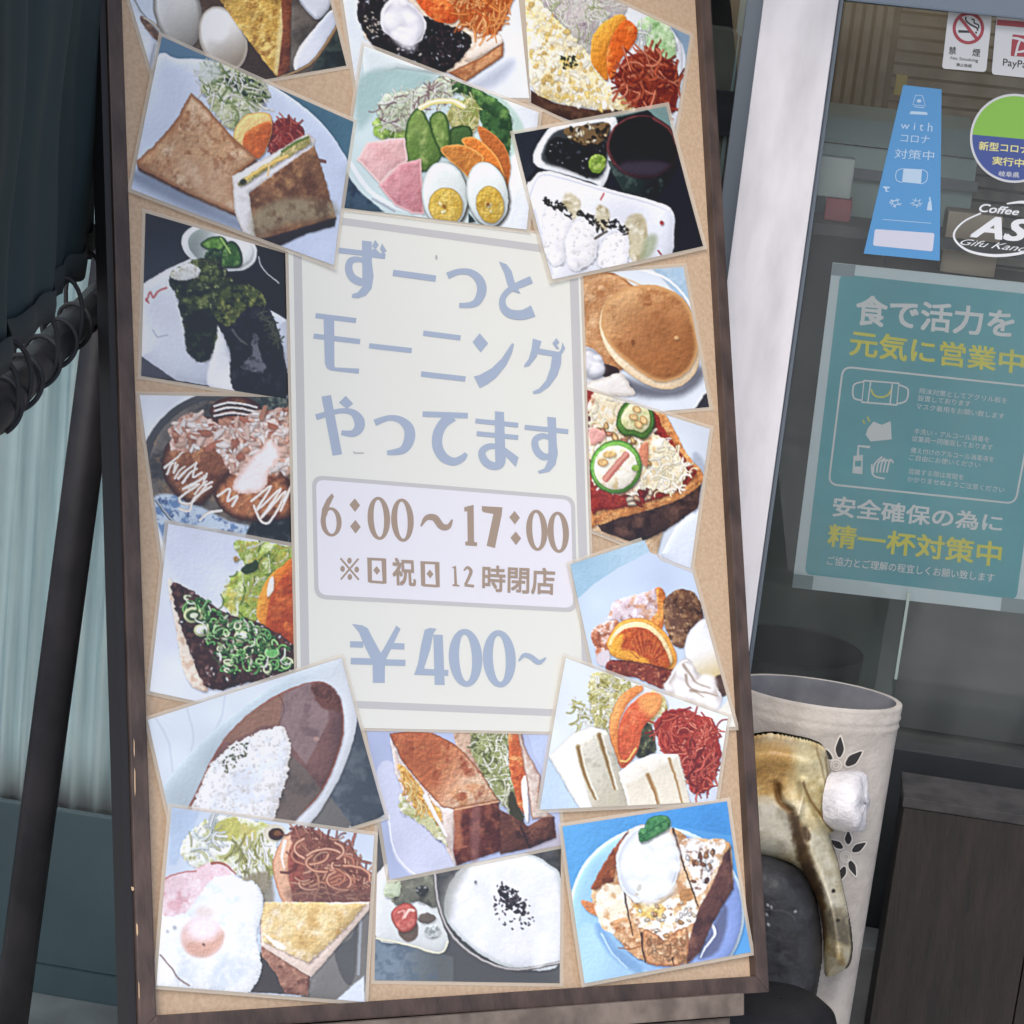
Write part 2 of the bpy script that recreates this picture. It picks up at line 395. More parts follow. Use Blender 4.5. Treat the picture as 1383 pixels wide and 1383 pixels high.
class Pic:
    def __init__(s, q, fr, base, res=1.0):
        s.q = q; ox, oy, s.sc = fr
        L = lambda a, b: math.hypot(a[0]-b[0], a[1]-b[1])
        s.nu = int(max(L(q[0], q[1]), L(q[3], q[2]))*res)+2; s.nv = int(max(L(q[0], q[3]), L(q[1], q[2]))*res)+2
        u, v = np.meshgrid(np.linspace(0, 1, s.nu), np.linspace(0, 1, s.nv))
        s.px, s.py = quadmap(q, u, v)
        s.X = ((s.px-ox)*s.sc).astype(np.float32); s.Y = ((s.py-oy)*s.sc).astype(np.float32)
        s.I = np.empty(s.X.shape+(3,), np.float32); s.I[:] = base
        s.seed = 1; s.rs = np.random.RandomState(3)
    def _win(s, x0, y0, x1, y1):
        m = (s.X > x0) & (s.X < x1) & (s.Y > y0) & (s.Y < y1)
        r = np.flatnonzero(m.any(1)); c = np.flatnonzero(m.any(0))
        if len(r) == 0: return None
        return slice(r[0], r[-1]+1), slice(c[0], c[-1]+1)
    def fill(s, P, col, sm=1, soft=None, c2=None, g=None, tex=(), edge=(), jag=0, a=1.0, jsc=18, vol=0.2, sh=0.34):
        """a shape; c2 over g=((x0,y0),(x1,y1)) grades to a second ink, tex=(colour, grain, lo, hi) mottles, edge=(colour, width)"""
        P = np.array(P, float); P = crom(P, 4, True) if sm else P
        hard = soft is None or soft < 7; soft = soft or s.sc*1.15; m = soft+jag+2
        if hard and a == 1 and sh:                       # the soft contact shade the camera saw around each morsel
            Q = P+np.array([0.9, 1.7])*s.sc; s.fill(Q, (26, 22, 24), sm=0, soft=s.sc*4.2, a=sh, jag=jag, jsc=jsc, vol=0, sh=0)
        W = s._win(P[:, 0].min()-m, P[:, 1].min()-m, P[:, 0].max()+m, P[:, 1].max()+m); s.seed += 13
        if W is None: return
        x, y = s.X[W], s.Y[W]; d = sdf(x, y, P.astype(np.float32))
        if jag: d = d+jag*2*(fbm(x, y, jsc, s.seed)-0.5)
        k = sstep(soft*0.6, -soft*0.6, d)[..., None]*a
        c = np.empty(x.shape+(3,), np.float32); c[:] = col
        if c2 is not None:
            (ax, ay), (bx, by) = g; t = sstep(0, 1, ((x-ax)*(bx-ax)+(y-ay)*(by-ay))/((bx-ax)**2+(by-ay)**2))[..., None]
            c = c*(1-t)+np.array(c2, np.float32)*t
        for i, (tc, gs, lo, hi) in enumerate(tex):
            t = 0.85*sstep(lo-.07, hi+.09, fbm(x, y, gs, s.seed+i*31+5, 5))[..., None]; c = c*(1-t)+np.array(tc, np.float32)*t
        sat = (max(col)-min(col))/max(max(col), 1.0); am = 0.02+(0.24 if col[0] >= col[2] else 0.05)*min(sat, 0.7)
        k1, k2 = 3.4*s.sc/2, 9.0*s.sc/2
        em = (fbm(x, y, k1, s.seed+3, 2)-fbm(x+k1*.4, y+k1*.55, k1, s.seed+3, 2))*1.5+(fbm(x, y, k2, s.seed+4, 3)-fbm(x+k2*.35, y+k2*.45, k2, s.seed+4, 3))*1.9
        c = c*(1+am*(em+0.7*(fbm(x, y, 40, s.seed+6, 2)-0.5)))[..., None]
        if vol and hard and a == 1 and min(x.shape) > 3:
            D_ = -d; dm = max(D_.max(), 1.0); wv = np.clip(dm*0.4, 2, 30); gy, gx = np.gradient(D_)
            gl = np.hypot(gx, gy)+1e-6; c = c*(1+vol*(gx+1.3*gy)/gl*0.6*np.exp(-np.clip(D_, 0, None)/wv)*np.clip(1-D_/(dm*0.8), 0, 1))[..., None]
        for ec, wd in ([edge] if len(edge) else []):
            t = sstep(-wd, 0, d)[..., None]; c = c*(1-t)+np.array(ec, np.float32)*t
        s.I[W] = s.I[W]*(1-k)+c*k
    def ell(s, cx, cy, rx, ry, col, rot=0, **kw):
        c, sn = math.cos(math.radians(rot)), math.sin(math.radians(rot))
        s.fill([(cx+rx*math.cos(t)*c-ry*math.sin(t)*sn, cy+rx*math.cos(t)*sn+ry*math.sin(t)*c) for t in np.linspace(0, 6.283, 21)[:-1]], col, **kw)
    def line(s, P, w, col, hi=None, sm=1, a=1.0, soft=None, w2=None):
        P = np.array(P, float); P = crom(P, 4) if sm and len(P) > 2 else P
        soft = soft or s.sc*0.7; w2 = w if w2 is None else w2; m = max(w, w2)/2+soft+1
        W = s._win(P[:, 0].min()-m, P[:, 1].min()-m, P[:, 0].max()+m, P[:, 1].max()+m)
        if W is None: return
        x, y = s.X[W], s.Y[W]; best = np.full(x.shape, 1e9, np.float32); sg = np.zeros(x.shape, np.float32); n = len(P)-1
        for i in range(n):
            ax, ay = P[i]; ex, ey = P[i+1]-P[i]; L = ex*ex+ey*ey+1e-6
            t = np.clip(((x-ax)*ex+(y-ay)*ey)/L, 0, 1); r = (w+(w2-w)*(i+t)/n)/2
            d = np.hypot(x-ax-ex*t, y-ay-ey*t)-r; b = d < best
            best = np.where(b, d, best); sg = np.where(b, ((x-ax)*-ey+(y-ay)*ex)/math.sqrt(L)/np.maximum(r, 0.1), sg)
        k = sstep(soft*0.5, -soft*0.5, best)[..., None]*a
        c = np.array(col, np.float32)
        if hi is not None:
            t = sstep(0.9, 0.0, np.abs(sg+0.25))[..., None]; c = c*(1-t)+np.array(hi, np.float32)*t
        s.I[W] = s.I[W]*(1-k)+c*k
    def _inside(s, P, n, rs):
        P = np.array(P, float); out = []; lo, hi = P.min(0), P.max(0)
        for _ in range(40):
            q = rs.uniform(lo, hi, (n*2, 2)); d = sdf(q[:, 0].astype(np.float32), q[:, 1].astype(np.float32), P)
            out += [tuple(v) for v in q[d < 0]]
            if len(out) >= n: break
        return out[:n]
    def strands(s, P, n, ln, w, cols, seed=1, ang=None, spread=180, curl=60, shade=0.8):
        """shreds or noodles laid at random inside P"""
        rs = np.random.RandomState(seed); n = int(n*1.6); w = w*0.74
        for x, y in s._inside(P, n, rs):
            a = math.radians(rs.uniform(0, 360) if ang is None else ang+rs.uniform(-spread, spread)); da = math.radians(rs.uniform(-curl, curl))
            l = ln*rs.uniform(0.5, 1.2); pts = []
            cx, cy = x-l/2*math.cos(a), y-l/2*math.sin(a)
            for i in range(5):
                pts.append((cx, cy)); cx += l/4*math.cos(a); cy += l/4*math.sin(a); a += da/2
            c = np.array(cols[rs.randint(len(cols))], float)*rs.uniform(0.9, 1.06); ww = w*rs.uniform(0.6, 1.2)
            s.line([(px+w*0.25, py+w*0.3) for px, py in pts], ww*1.25, c*shade*0.7, a=0.42)
            s.line(pts, ww, np.clip(c*shade, 0, 255), hi=np.clip(c*1.04, 0, 250), soft=s.sc*1.1, a=.92)
    def bits(s, P, n, r, cols, seed=1, asp=0.6, dark=0.6, jag=0.25):
        """crumbs, beans, flakes scattered inside P"""
        rs = np.random.RandomState(seed)
        for x, y in s._inside(P, n, rs):
            q = rs.uniform(r[0], r[1]); a0 = rs.uniform(0, 6.28); c = np.array(cols[rs.randint(len(cols))], float)*rs.uniform(0.92, 1.05)
            pts = []
            for i in range(7):
                t = i/7*6.283; e = q*(1+rs.uniform(-jag, jag)); ex, ey = e*math.cos(t), e*asp*math.sin(t)
                pts.append((x+ex*math.cos(a0)-ey*math.sin(a0), y+ex*math.sin(a0)+ey*math.cos(a0)))
            if dark < 1: s.fill([(px+q*0.15, py+q*0.25) for px, py in pts], np.clip(c*dark*0.7, 0, 255), a=0.55, soft=s.sc*1.3, sh=0, vol=0)
            s.fill(pts, np.clip(c, 0, 250), edge=(np.clip(c*dark, 0, 255), q*0.6), sh=0)
    def puff(s, P, base, dark, n, r, seed=1, hi=(250, 250, 252)):
        """whipped or lumpy stuff: overlapping soft lobes, each light above and dark below"""
        rs = np.random.RandomState(seed); s.fill(P, base, edge=(dark, r))
        for x, y in sorted(s._inside(P, n, rs), key=lambda q: q[1]):
            q = r*rs.uniform(.6, 1.25); e = rs.uniform(.55, .95); a = rs.uniform(-50, 50)
            s.ell(x+q*.15, y+q*.3, q, q*e, dark, rot=a, soft=q*.9, a=.5); s.ell(x, y, q*.9, q*e*.85, base, rot=a, soft=q*.7, a=.85); s.ell(x-q*.25, y-q*.3, q*.5, q*e*.4, hi, rot=a, soft=q*.6, a=.7)
    def warp(s, amt=0.55):
        """nudge the ink along a fine noise so no outline stays ruler-clean"""
        x, y = np.meshgrid(np.arange(s.nu, dtype=np.float32), np.arange(s.nv, dtype=np.float32))
        dx = (fbm(x, y, 7, 201, 3)-0.5)*2*amt*1.6; dy = (fbm(x, y, 7, 307, 3)-0.5)*2*amt*1.6
        X = np.clip(x+dx, 0, s.nu-1.001); Y = np.clip(y+dy, 0, s.nv-1.001); i, j = X.astype(int), Y.astype(int); fx, fy = (X-i)[..., None], (Y-j)[..., None]
        I = s.I; s.I = (I[j, i]*(1-fx)+I[j, i+1]*fx)*(1-fy)+(I[j+1, i]*(1-fx)+I[j+1, i+1]*fx)*fy
    def grade(s, amp=9, gs=60):
        s.warp()
        K = s.I; s.I[1:-1, 1:-1] = 0.52*K[1:-1, 1:-1]+0.12*(K[:-2, 1:-1]+K[2:, 1:-1]+K[1:-1, :-2]+K[1:-1, 2:])      # lens softness
        s.I *= (1+0.14*(fbm(s.px, s.py, 60, 91, 2)-0.5))[..., None]
        r = 3; B = np.pad(s.I, ((r, r), (r, r), (0, 0)), 'edge'); B = sum(B[i:i+s.nv] for i in range(2*r+1))/(2*r+1); B = sum(B[:, i:i+s.nu] for i in range(2*r+1))/(2*r+1)
        s.I += 0.55*(s.I-B)                             # the crisp local contrast of a shop print
        s.I += (_hash(np.floor(s.X*3), np.floor(s.Y*3), 5)[..., None]-0.5)*5
        m = s.I.mean(2, keepdims=True); t = np.clip(m+(s.I-m)*0.9, 6, 246)/255; s.I = 255*(t+0.10*(t-0.5)*4*t*(1-t))
# ------------------------------------------------------------------ the eighteen food prints
Z1, Z2, Z4 = (0, 0, 2.881), (440, 0, 2.66), (170, 270, 3.072)
Z5, Z6, Z7 = (180, 700, 3.294), (180, 1070, 4.068), (480, 970, 3.35)
Z8, Z9, ZA = (740, 340, 3.293), (720, 720, 3.64), (730, 1060, 4.28)
WHT = (236, 240, 247)
CABB = [(232, 232, 218), (214, 222, 178), (240, 240, 236), (176, 190, 120)]

def pic_egg_toast(q):
    p = Pic(q, Z1, (104, 88, 70)); f = p.fill
    f([(100, -400), (1400, -400), (1400, 320), (100, 320)], (112, 94, 72), sm=0, tex=[((58, 50, 42), 60, .4, .7)])
    f([(400, -300), (560, -300), (660, 150), (655, 172), (560, 330), (450, 100)], (206, 217, 234), sm=0)
    f([(440, -200), (530, 20), (600, 170), (560, 330), (430, 200)], (218, 226, 240), sm=0)
    f([(545, 62), (600, 92), (650, 142), (618, 165), (580, 130), (550, 90)], (140, 108, 84), tex=[((92, 70, 56), 20, .4, .6)])
    p.line([(520, 0), (560, 62), (640, 150)], 7, (150, 158, 160)); p.line([(556, 70), (600, 98), (645, 150)], 5, (215, 200, 180))
    p.ell(690, 45, 92, 150, (214, 214, 212), rot=-14, c2=(150, 146, 138), g=((640, 0), (740, 190)), edge=((128, 122, 116), 22))
    f([(760, -60), (880, -60), (900, 60), (800, 40)], (84, 62, 40))
    f([(930, 120), (1000, 170), (1074, 300), (1010, 320), (930, 290)], (70, 54, 42))
    p.ell(866, 152, 90, 130, (246, 247, 248), rot=-20, c2=(148, 134, 116), g=((820, 80), (920, 290)), edge=((176, 166, 152), 20))
    p.ell(838, 105, 40, 56, (252, 252, 252), rot=-20, soft=40)
    f([(780, -200), (1100, -200), (1112, 60), (1092, 290), (1075, 302), (950, 140), (845, -10)], (204, 162, 74), sm=0, jag=4,
      tex=[((236, 204, 122), 34, .45, .62), ((150, 100, 34), 26, .56, .7), ((120, 84, 30), 60, .62, .75)])
    f([(1092, 20), (1112, 20), (1082, 296), (1064, 285)], (226, 206, 150), sm=0, soft=9, a=.7)
    f([(1085, -200), (1140, -200), (1124, 275), (1078, 303), (1098, 120)], (132, 74, 46), sm=0, tex=[((88, 46, 30), 30, .4, .7)])
    f([(1135, -100), (1330, -100), (1350, 256), (1130, 300)], (74, 68, 64), sm=0, tex=[((112, 104, 96), 70, .45, .6)])
    f([(1150, -80), (1280, -80), (1284, 22), (1238, 76), (1205, 60), (1160, 0)], (212, 218, 232), edge=((150, 156, 170), 14))
    f([(1142, 262), (1150, 212), (1190, 150), (1282, 44), (1306, 62), (1300, 112), (1222, 232), (1158, 276)], (216, 221, 234), c2=(192, 200, 218), g=((1160, 240), (1300, 60)))
    p.line([(1090, 302), (1180, 268), (1240, 214), (1312, 100)], 14, (92, 72, 56), hi=(168, 140, 104))
    f([(1230, 240), (1320, 110), (1350, 256), (1200, 290)], (60, 70, 66), sm=0, tex=[((36, 42, 42), 24, .4, .6)])
    p.grade(); return p

def pic_bean_toast(q):
    p = Pic(q, Z2, (224, 230, 243)); f = p.fill
    f([(40, -400), (200, -400), (130, 60), (160, 220), (100, 330)], (214, 224, 238), sm=0, soft=20)
    f([(430, 270), (520, 300), (660, 215), (660, 260), (560, 330)], (178, 186, 204), soft=36)
    f([(118, -60), (520, -60), (636, 150), (636, 200), (500, 294), (440, 262), (330, 246), (200, 190), (132, 130)], (226, 206, 184), sm=0, jag=3)
    f([(440, 262), (560, 205), (636, 152), (634, 204), (500, 295)], (196, 142, 100), sm=0, tex=[((150, 92, 58), 24, .45, .65)], edge=((140, 86, 54), 10))
    f([(500, 120), (590, 118), (632, 150), (560, 196), (500, 215)], (238, 224, 212), tex=[((214, 186, 160), 22, .5, .7)], jag=4)
    f([(114, 20), (170, -60), (340, 55), (490, 112), (518, 160), (470, 226), (410, 262), (300, 240), (190, 186), (132, 106)], (34, 30, 36), jag=9, tex=[((70, 58, 62), 14, .5, .7)])
    P = [(120, 20), (170, -30), (340, 60), (490, 118), (500, 170), (440, 240), (300, 226), (180, 170)]
    p.bits(P, 120, (6, 13), [(30, 26, 32), (52, 44, 52), (22, 20, 26), (74, 62, 66)], 3)
    p.bits(P, 70, (3, 8), [(190, 194, 208), (150, 152, 170), (210, 204, 200)], 4, asp=.5)
    p.bits([(120, 20), (200, 40), (230, 120), (150, 140)], 20, (4, 9), [(206, 196, 184), (180, 170, 160)], 6)
    f([(300, -60), (480, -60), (474, 70), (420, 84), (360, 50)], (212, 92, 42), tex=[((236, 140, 70), 30, .5, .7), ((170, 50, 30), 24, .6, .75)], jag=4)
    P = [(452, -60), (664, -60), (656, 40), (610, 120), (520, 110), (470, 60)]
    f(P, (178, 92, 44), jag=6); p.strands(P, 70, 90, 9, [(226, 132, 66), (240, 164, 104), (204, 96, 44)], 5, curl=50)
    p.strands([(590, 60), (660, 10), (650, 60), (600, 140)], 8, 70, 8, [(236, 150, 84)], 9, ang=100, spread=40)
    f([(194, 80), (206, 24), (250, -14), (300, 8), (348, 58), (356, 122), (312, 164), (262, 152), (214, 122)], (240, 240, 246), jag=5, edge=((206, 204, 216), 16))
    p.puff([(204, 80), (214, 34), (252, 0), (298, 20), (338, 62), (346, 118), (308, 154), (262, 142), (220, 116)], (236, 236, 243), (196, 196, 210), 13, 30, 7)
    p.grade(); return p

def pic_egg_salad(q):
    p = Pic(q, Z2, (216, 224, 238)); f = p.fill
    f([(860, -200), (1400, -200), (1330, 520), (1250, 470), (1290, 200), (1180, 60)], (132, 158, 184), sm=1, soft=6)
    f([(700, -200), (1100, -200), (1215, 60), (1275, 190), (1250, 470), (1140, 460), (700, 300)], (224, 230, 241), soft=5)
    P = [(730, -120), (1050, -60), (1064, 70), (960, 110), (950, 196), (850, 130), (720, 40)]
    f(P, (196, 190, 186), jag=10, tex=[((130, 110, 124), 30, .55, .7)])
    p.strands(P, 130, 70, 5, [(240, 240, 238), (226, 228, 214), (206, 190, 198), (236, 236, 226), (178, 190, 140)], 11, curl=70)
    f([(1118, 96), (1150, 62), (1196, 66), (1244, 118), (1256, 190), (1222, 226), (1160, 186)], (170, 206, 152), jag=8, tex=[((214, 232, 200), 26, .45, .6), ((112, 160, 96), 22, .6, .75)])
    p.strands([(1090, 110), (1150, 100), (1160, 180), (1110, 190)], 16, 60, 6, [(238, 240, 236), (210, 216, 220)], 2)
    f([(735, 326), (820, 372), (960, 396), (1104, 392), (1060, 412), (892, 440), (735, 380)], (70, 48, 40), sm=0, tex=[((104, 72, 56), 24, .5, .7)])
    P = [(716, -20), (800, 40), (900, 150), (960, 215), (1004, 292), (1108, 390), (1060, 398), (860, 374), (744, 322), (722, 190)]
    f(P, (228, 214, 170), jag=9, tex=[((244, 240, 222), 30, .42, .6), ((222, 186, 92), 22, .58, .72), ((176, 130, 76), 30, .66, .78)])
    p.bits(P, 190, (5, 14), [(246, 242, 228), (240, 232, 206), (228, 200, 124), (236, 224, 186), (244, 238, 220), (214, 180, 112)], 12, asp=.7, dark=.9, jag=.45)
    p.bits([(838, 205), (890, 200), (905, 240), (850, 250)], 34, (3, 6), [(52, 74, 44), (80, 100, 60), (40, 52, 36)], 13)
    f([(950, 205), (958, 130), (1000, 80), (1056, 52), (1078, 74), (1032, 122), (1006, 205), (1012, 292), (962, 242)], (238, 164, 64), c2=(214, 128, 40), g=((955, 150), (1020, 200)))
    f([(1076, 72), (1118, 108), (1104, 160), (1062, 212), (1024, 292), (1006, 210), (1032, 122)], (208, 96, 36), tex=[((236, 140, 66), 26, .5, .7), ((166, 62, 24), 30, .58, .75)])
    P = [(1036, 290), (1078, 210), (1160, 184), (1240, 228), (1266, 300), (1250, 400), (1180, 420), (1110, 390), (1062, 340)]
    f(P, (128, 50, 36), jag=8); p.strands(P, 75, 110, 10, [(186, 88, 60), (208, 120, 92), (150, 60, 42), (120, 44, 34)], 14, curl=90)
    p.grade(); return p

def pic_nori_rice_ball(q):
    p = Pic(q, Z4, (32, 36, 44)); f = p.fill
    f([(60, 40), (300, 60), (240, 260), (70, 360)], (30, 33, 40), sm=0, c2=(52, 58, 66), g=((100, 60), (150, 320)), soft=8)
    p.line([(548, 236), (566, 290), (634, 346)], 5, (150, 156, 160)); p.line([(90, 330), (200, 262)], 4, (70, 76, 84))
    f([(70, 352), (170, 294), (268, 250), (340, 280), (520, 420), (620, 470), (670, 500), (672, 840), (450, 792), (196, 748), (60, 650)], (216, 221, 233), sm=0,
      c2=(190, 198, 216), g=((100, 500), (420, 800)))
    p.line([(72, 352), (170, 294), (268, 250)], 9, (240, 243, 247))
    f([(58, 646), (202, 748), (58, 735)], (78, 78, 88), sm=0)
    p.line([(110, 540), (130, 570), (172, 560)], 5, (170, 178, 196)); p.line([(82, 420), (100, 384), (112, 408), (132, 380), (166, 366)], 9, (196, 118, 118)); p.line([(80, 412), (92, 428)], 7, (190, 100, 104))
    p.ell(386, 200, 160, 98, (226, 232, 232), rot=14)
    p.ell(390, 198, 136, 80, (138, 148, 144), rot=14, c2=(226, 232, 230), g=((270, 170), (430, 220)))
    f([(308, 184), (350, 156), (400, 154), (424, 186), (404, 212), (336, 208)], (82, 126, 50), edge=((40, 70, 30), 14), tex=[((130, 168, 84), 24, .5, .65)])
    f([(396, 206), (430, 172), (460, 184), (480, 226), (478, 276), (440, 284), (396, 282), (388, 250)], (58, 96, 44), edge=((30, 50, 28), 16), tex=[((112, 150, 80), 20, .52, .68)])
    p.line([(392, 160), (412, 190), (430, 220)], 8, (146, 178, 96)); f([(324, 232), (372, 200), (394, 246), (356, 280)], (38, 58, 40), jag=4, tex=[((90, 120, 70), 16, .55, .7)])
    f([(545, 170), (655, 215), (668, 500), (600, 452), (560, 384), (430, 330), (404, 300), (536, 290)], (28, 30, 38), sm=0, soft=4)
    p.line([(548, 236), (570, 292), (634, 346)], 5, (160, 166, 170))
    f([(356, 530), (392, 520), (418, 610), (452, 795), (336, 770), (344, 660)], (238, 240, 246), jag=3, edge=((206, 210, 222), 18))
    f([(176, 322), (226, 276), (330, 240), (392, 270), (440, 350), (390, 470), (346, 660), (258, 640), (238, 520), (206, 400)], (52, 60, 40), jag=11, jsc=26,
      tex=[((112, 124, 66), 22, .5, .64), ((26, 30, 24), 30, .52, .66), ((160, 164, 110), 14, .66, .76)])
    f([(250, 480), (370, 470), (342, 656), (262, 636)], (30, 34, 28), jag=6, soft=14, tex=[((60, 68, 48), 20, .5, .7)])
    f([(184, 310), (220, 280), (270, 268), (304, 296), (280, 328), (214, 334)], (224, 226, 224), jag=6, tex=[((180, 176, 150), 16, .52, .7)])
    f([(354, 440), (420, 366), (520, 360), (596, 460), (634, 560), (652, 640), (660, 835), (452, 795), (426, 620), (380, 520)], (36, 37, 44), jag=9, jsc=26,
      tex=[((58, 60, 66), 30, .5, .7), ((18, 18, 24), 36, .54, .7)])
    f([(356, 440), (420, 362), (530, 360), (580, 430), (500, 450), (440, 520), (388, 510)], (74, 84, 46), jag=10, soft=8, tex=[((140, 144, 76), 16, .5, .62), ((30, 36, 26), 20, .5, .65)])
    f([(470, 690), (520, 640), (520, 560), (546, 560), (552, 650), (586, 690), (560, 716), (490, 706)], (112, 112, 122), jag=10, soft=6, a=.9, tex=[((60, 60, 68), 14, .5, .65)])
    p.line([(440, 540), (470, 580), (500, 600)], 10, (120, 124, 116), a=.5); p.strands([(560, 460), (620, 540), (640, 620), (600, 560)], 14, 60, 7, [(76, 82, 60), (90, 92, 80)], 3)
    p.grade(7); return p

def pic_octopus_balls(q):
    p = Pic(q, Z4, (222, 228, 239)); f = p.fill
    p.ell(430, 1120, 372, 330, (72, 72, 74)); p.ell(440, 1120, 348, 304, (104, 98, 92), tex=[((54, 54, 56), 60, .4, .65), ((150, 120, 90), 40, .6, .75)])
    f([(110, 1240), (220, 1230), (420, 1330), (560, 1360), (690, 1400), (690, 1600), (250, 1600), (150, 1400)], (186, 202, 220), soft=14, tex=[((92, 124, 170), 34, .5, .6), ((52, 76, 124), 26, .6, .7)])
    p.line([(126, 1250), (200, 1340), (330, 1420), (480, 1460)], 12, (90, 96, 104), hi=(190, 200, 212))
    f([(560, 1310), (700, 1290), (700, 1500), (520, 1450), (500, 1380)], (42, 45, 48), soft=10, tex=[((80, 86, 90), 40, .55, .7)])
    f([(530, 820), (700, 820), (700, 900), (580, 880)], (56, 62, 62), tex=[((120, 132, 120), 24, .5, .65)])
    def ball(P, c): f(P, c, jag=5, tex=[((196, 138, 92), 30, .5, .68), ((92, 54, 40), 40, .55, .7)], edge=((74, 46, 38), 34))
    ball([(345, 880), (400, 824), (480, 816), (548, 850), (566, 910), (440, 950)], (134, 82, 68))
    ball([(148, 1120), (176, 1000), (300, 900), (430, 950), (460, 1080), (384, 1190), (300, 1268), (196, 1215)], (138, 88, 64))
    ball([(364, 1210), (420, 1140), (560, 1090), (670, 1150), (690, 1300), (580, 1334), (450, 1322), (384, 1270)], (170, 108, 72))
    for i, y in enumerate((852, 872, 894)):
        p.line([(372, y+12), (430, y-2), (490, y+6), (540, y+18)], 9, (56, 44, 44)); p.line([(366, y+4), (430, y-10), (490, y-3), (540, y+9)], 8, (238, 232, 228))
    P = [(190, 930), (300, 880), (380, 930), (560, 880), (690, 880), (690, 1120), (600, 1130), (540, 1190), (430, 1130), (360, 1020), (200, 1050)]
    f(P, (206, 160, 140), jag=16, soft=9, tex=[((238, 214, 206), 34, .45, .6), ((150, 92, 70), 26, .58, .7)])
    p.bits(P, 170, (12, 36), [(238, 214, 204), (224, 184, 166), (204, 146, 120), (244, 232, 228), (232, 200, 186), (186, 116, 92)], 21, asp=.4, dark=.86, jag=.5)
    p.bits(P, 60, (8, 16), [(246, 238, 236), (236, 214, 204)], 22, asp=.5, dark=.85, jag=.4)
    f([(440, 1190), (500, 1090), (560, 1030), (600, 990), (640, 1060), (590, 1130), (570, 1200), (480, 1220)], (240, 228, 228), jag=12, soft=10, edge=((222, 190, 180), 24))
    rs = np.random.RandomState(4)
    for i in range(7):
        x, y = 152+i*22+rs.uniform(-8, 8), 1080+i*18+rs.uniform(-10, 10); L = rs.uniform(34, 76)
        p.line([(x, y+30), (x+L*.5, y+rs.uniform(-14, 6)), (x+L, y-L*.45)], rs.uniform(9, 14), (206, 190, 178), hi=(246, 240, 232), w2=7)
        if i % 2: p.line([(x+L, y-L*.45), (x+L*.8, y+rs.uniform(10, 30)), (x+L*1.3, y+rs.uniform(-10, 10))], 10, (206, 190, 178), hi=(246, 240, 232))
    for P in ([(330, 1150), (236, 1200), (300, 1180), (220, 1240), (262, 1262), (330, 1190)], [(350, 1190), (280, 1240), (262, 1290), (222, 1282)], [(395, 1290), (340, 1300), (306, 1328)],
              [(380, 1230), (430, 1200), (420, 1250), (460, 1230), (440, 1270)], [(520, 1250), (600, 1190), (540, 1290), (640, 1200), (560, 1320), (660, 1210), (600, 1330), (560, 1334), (530, 1270)],
              [(640, 1290), (690, 1180), (650, 1250)]):
        p.line(P, 11, (204, 188, 176), hi=(248, 242, 234))
    p.grade(); return p

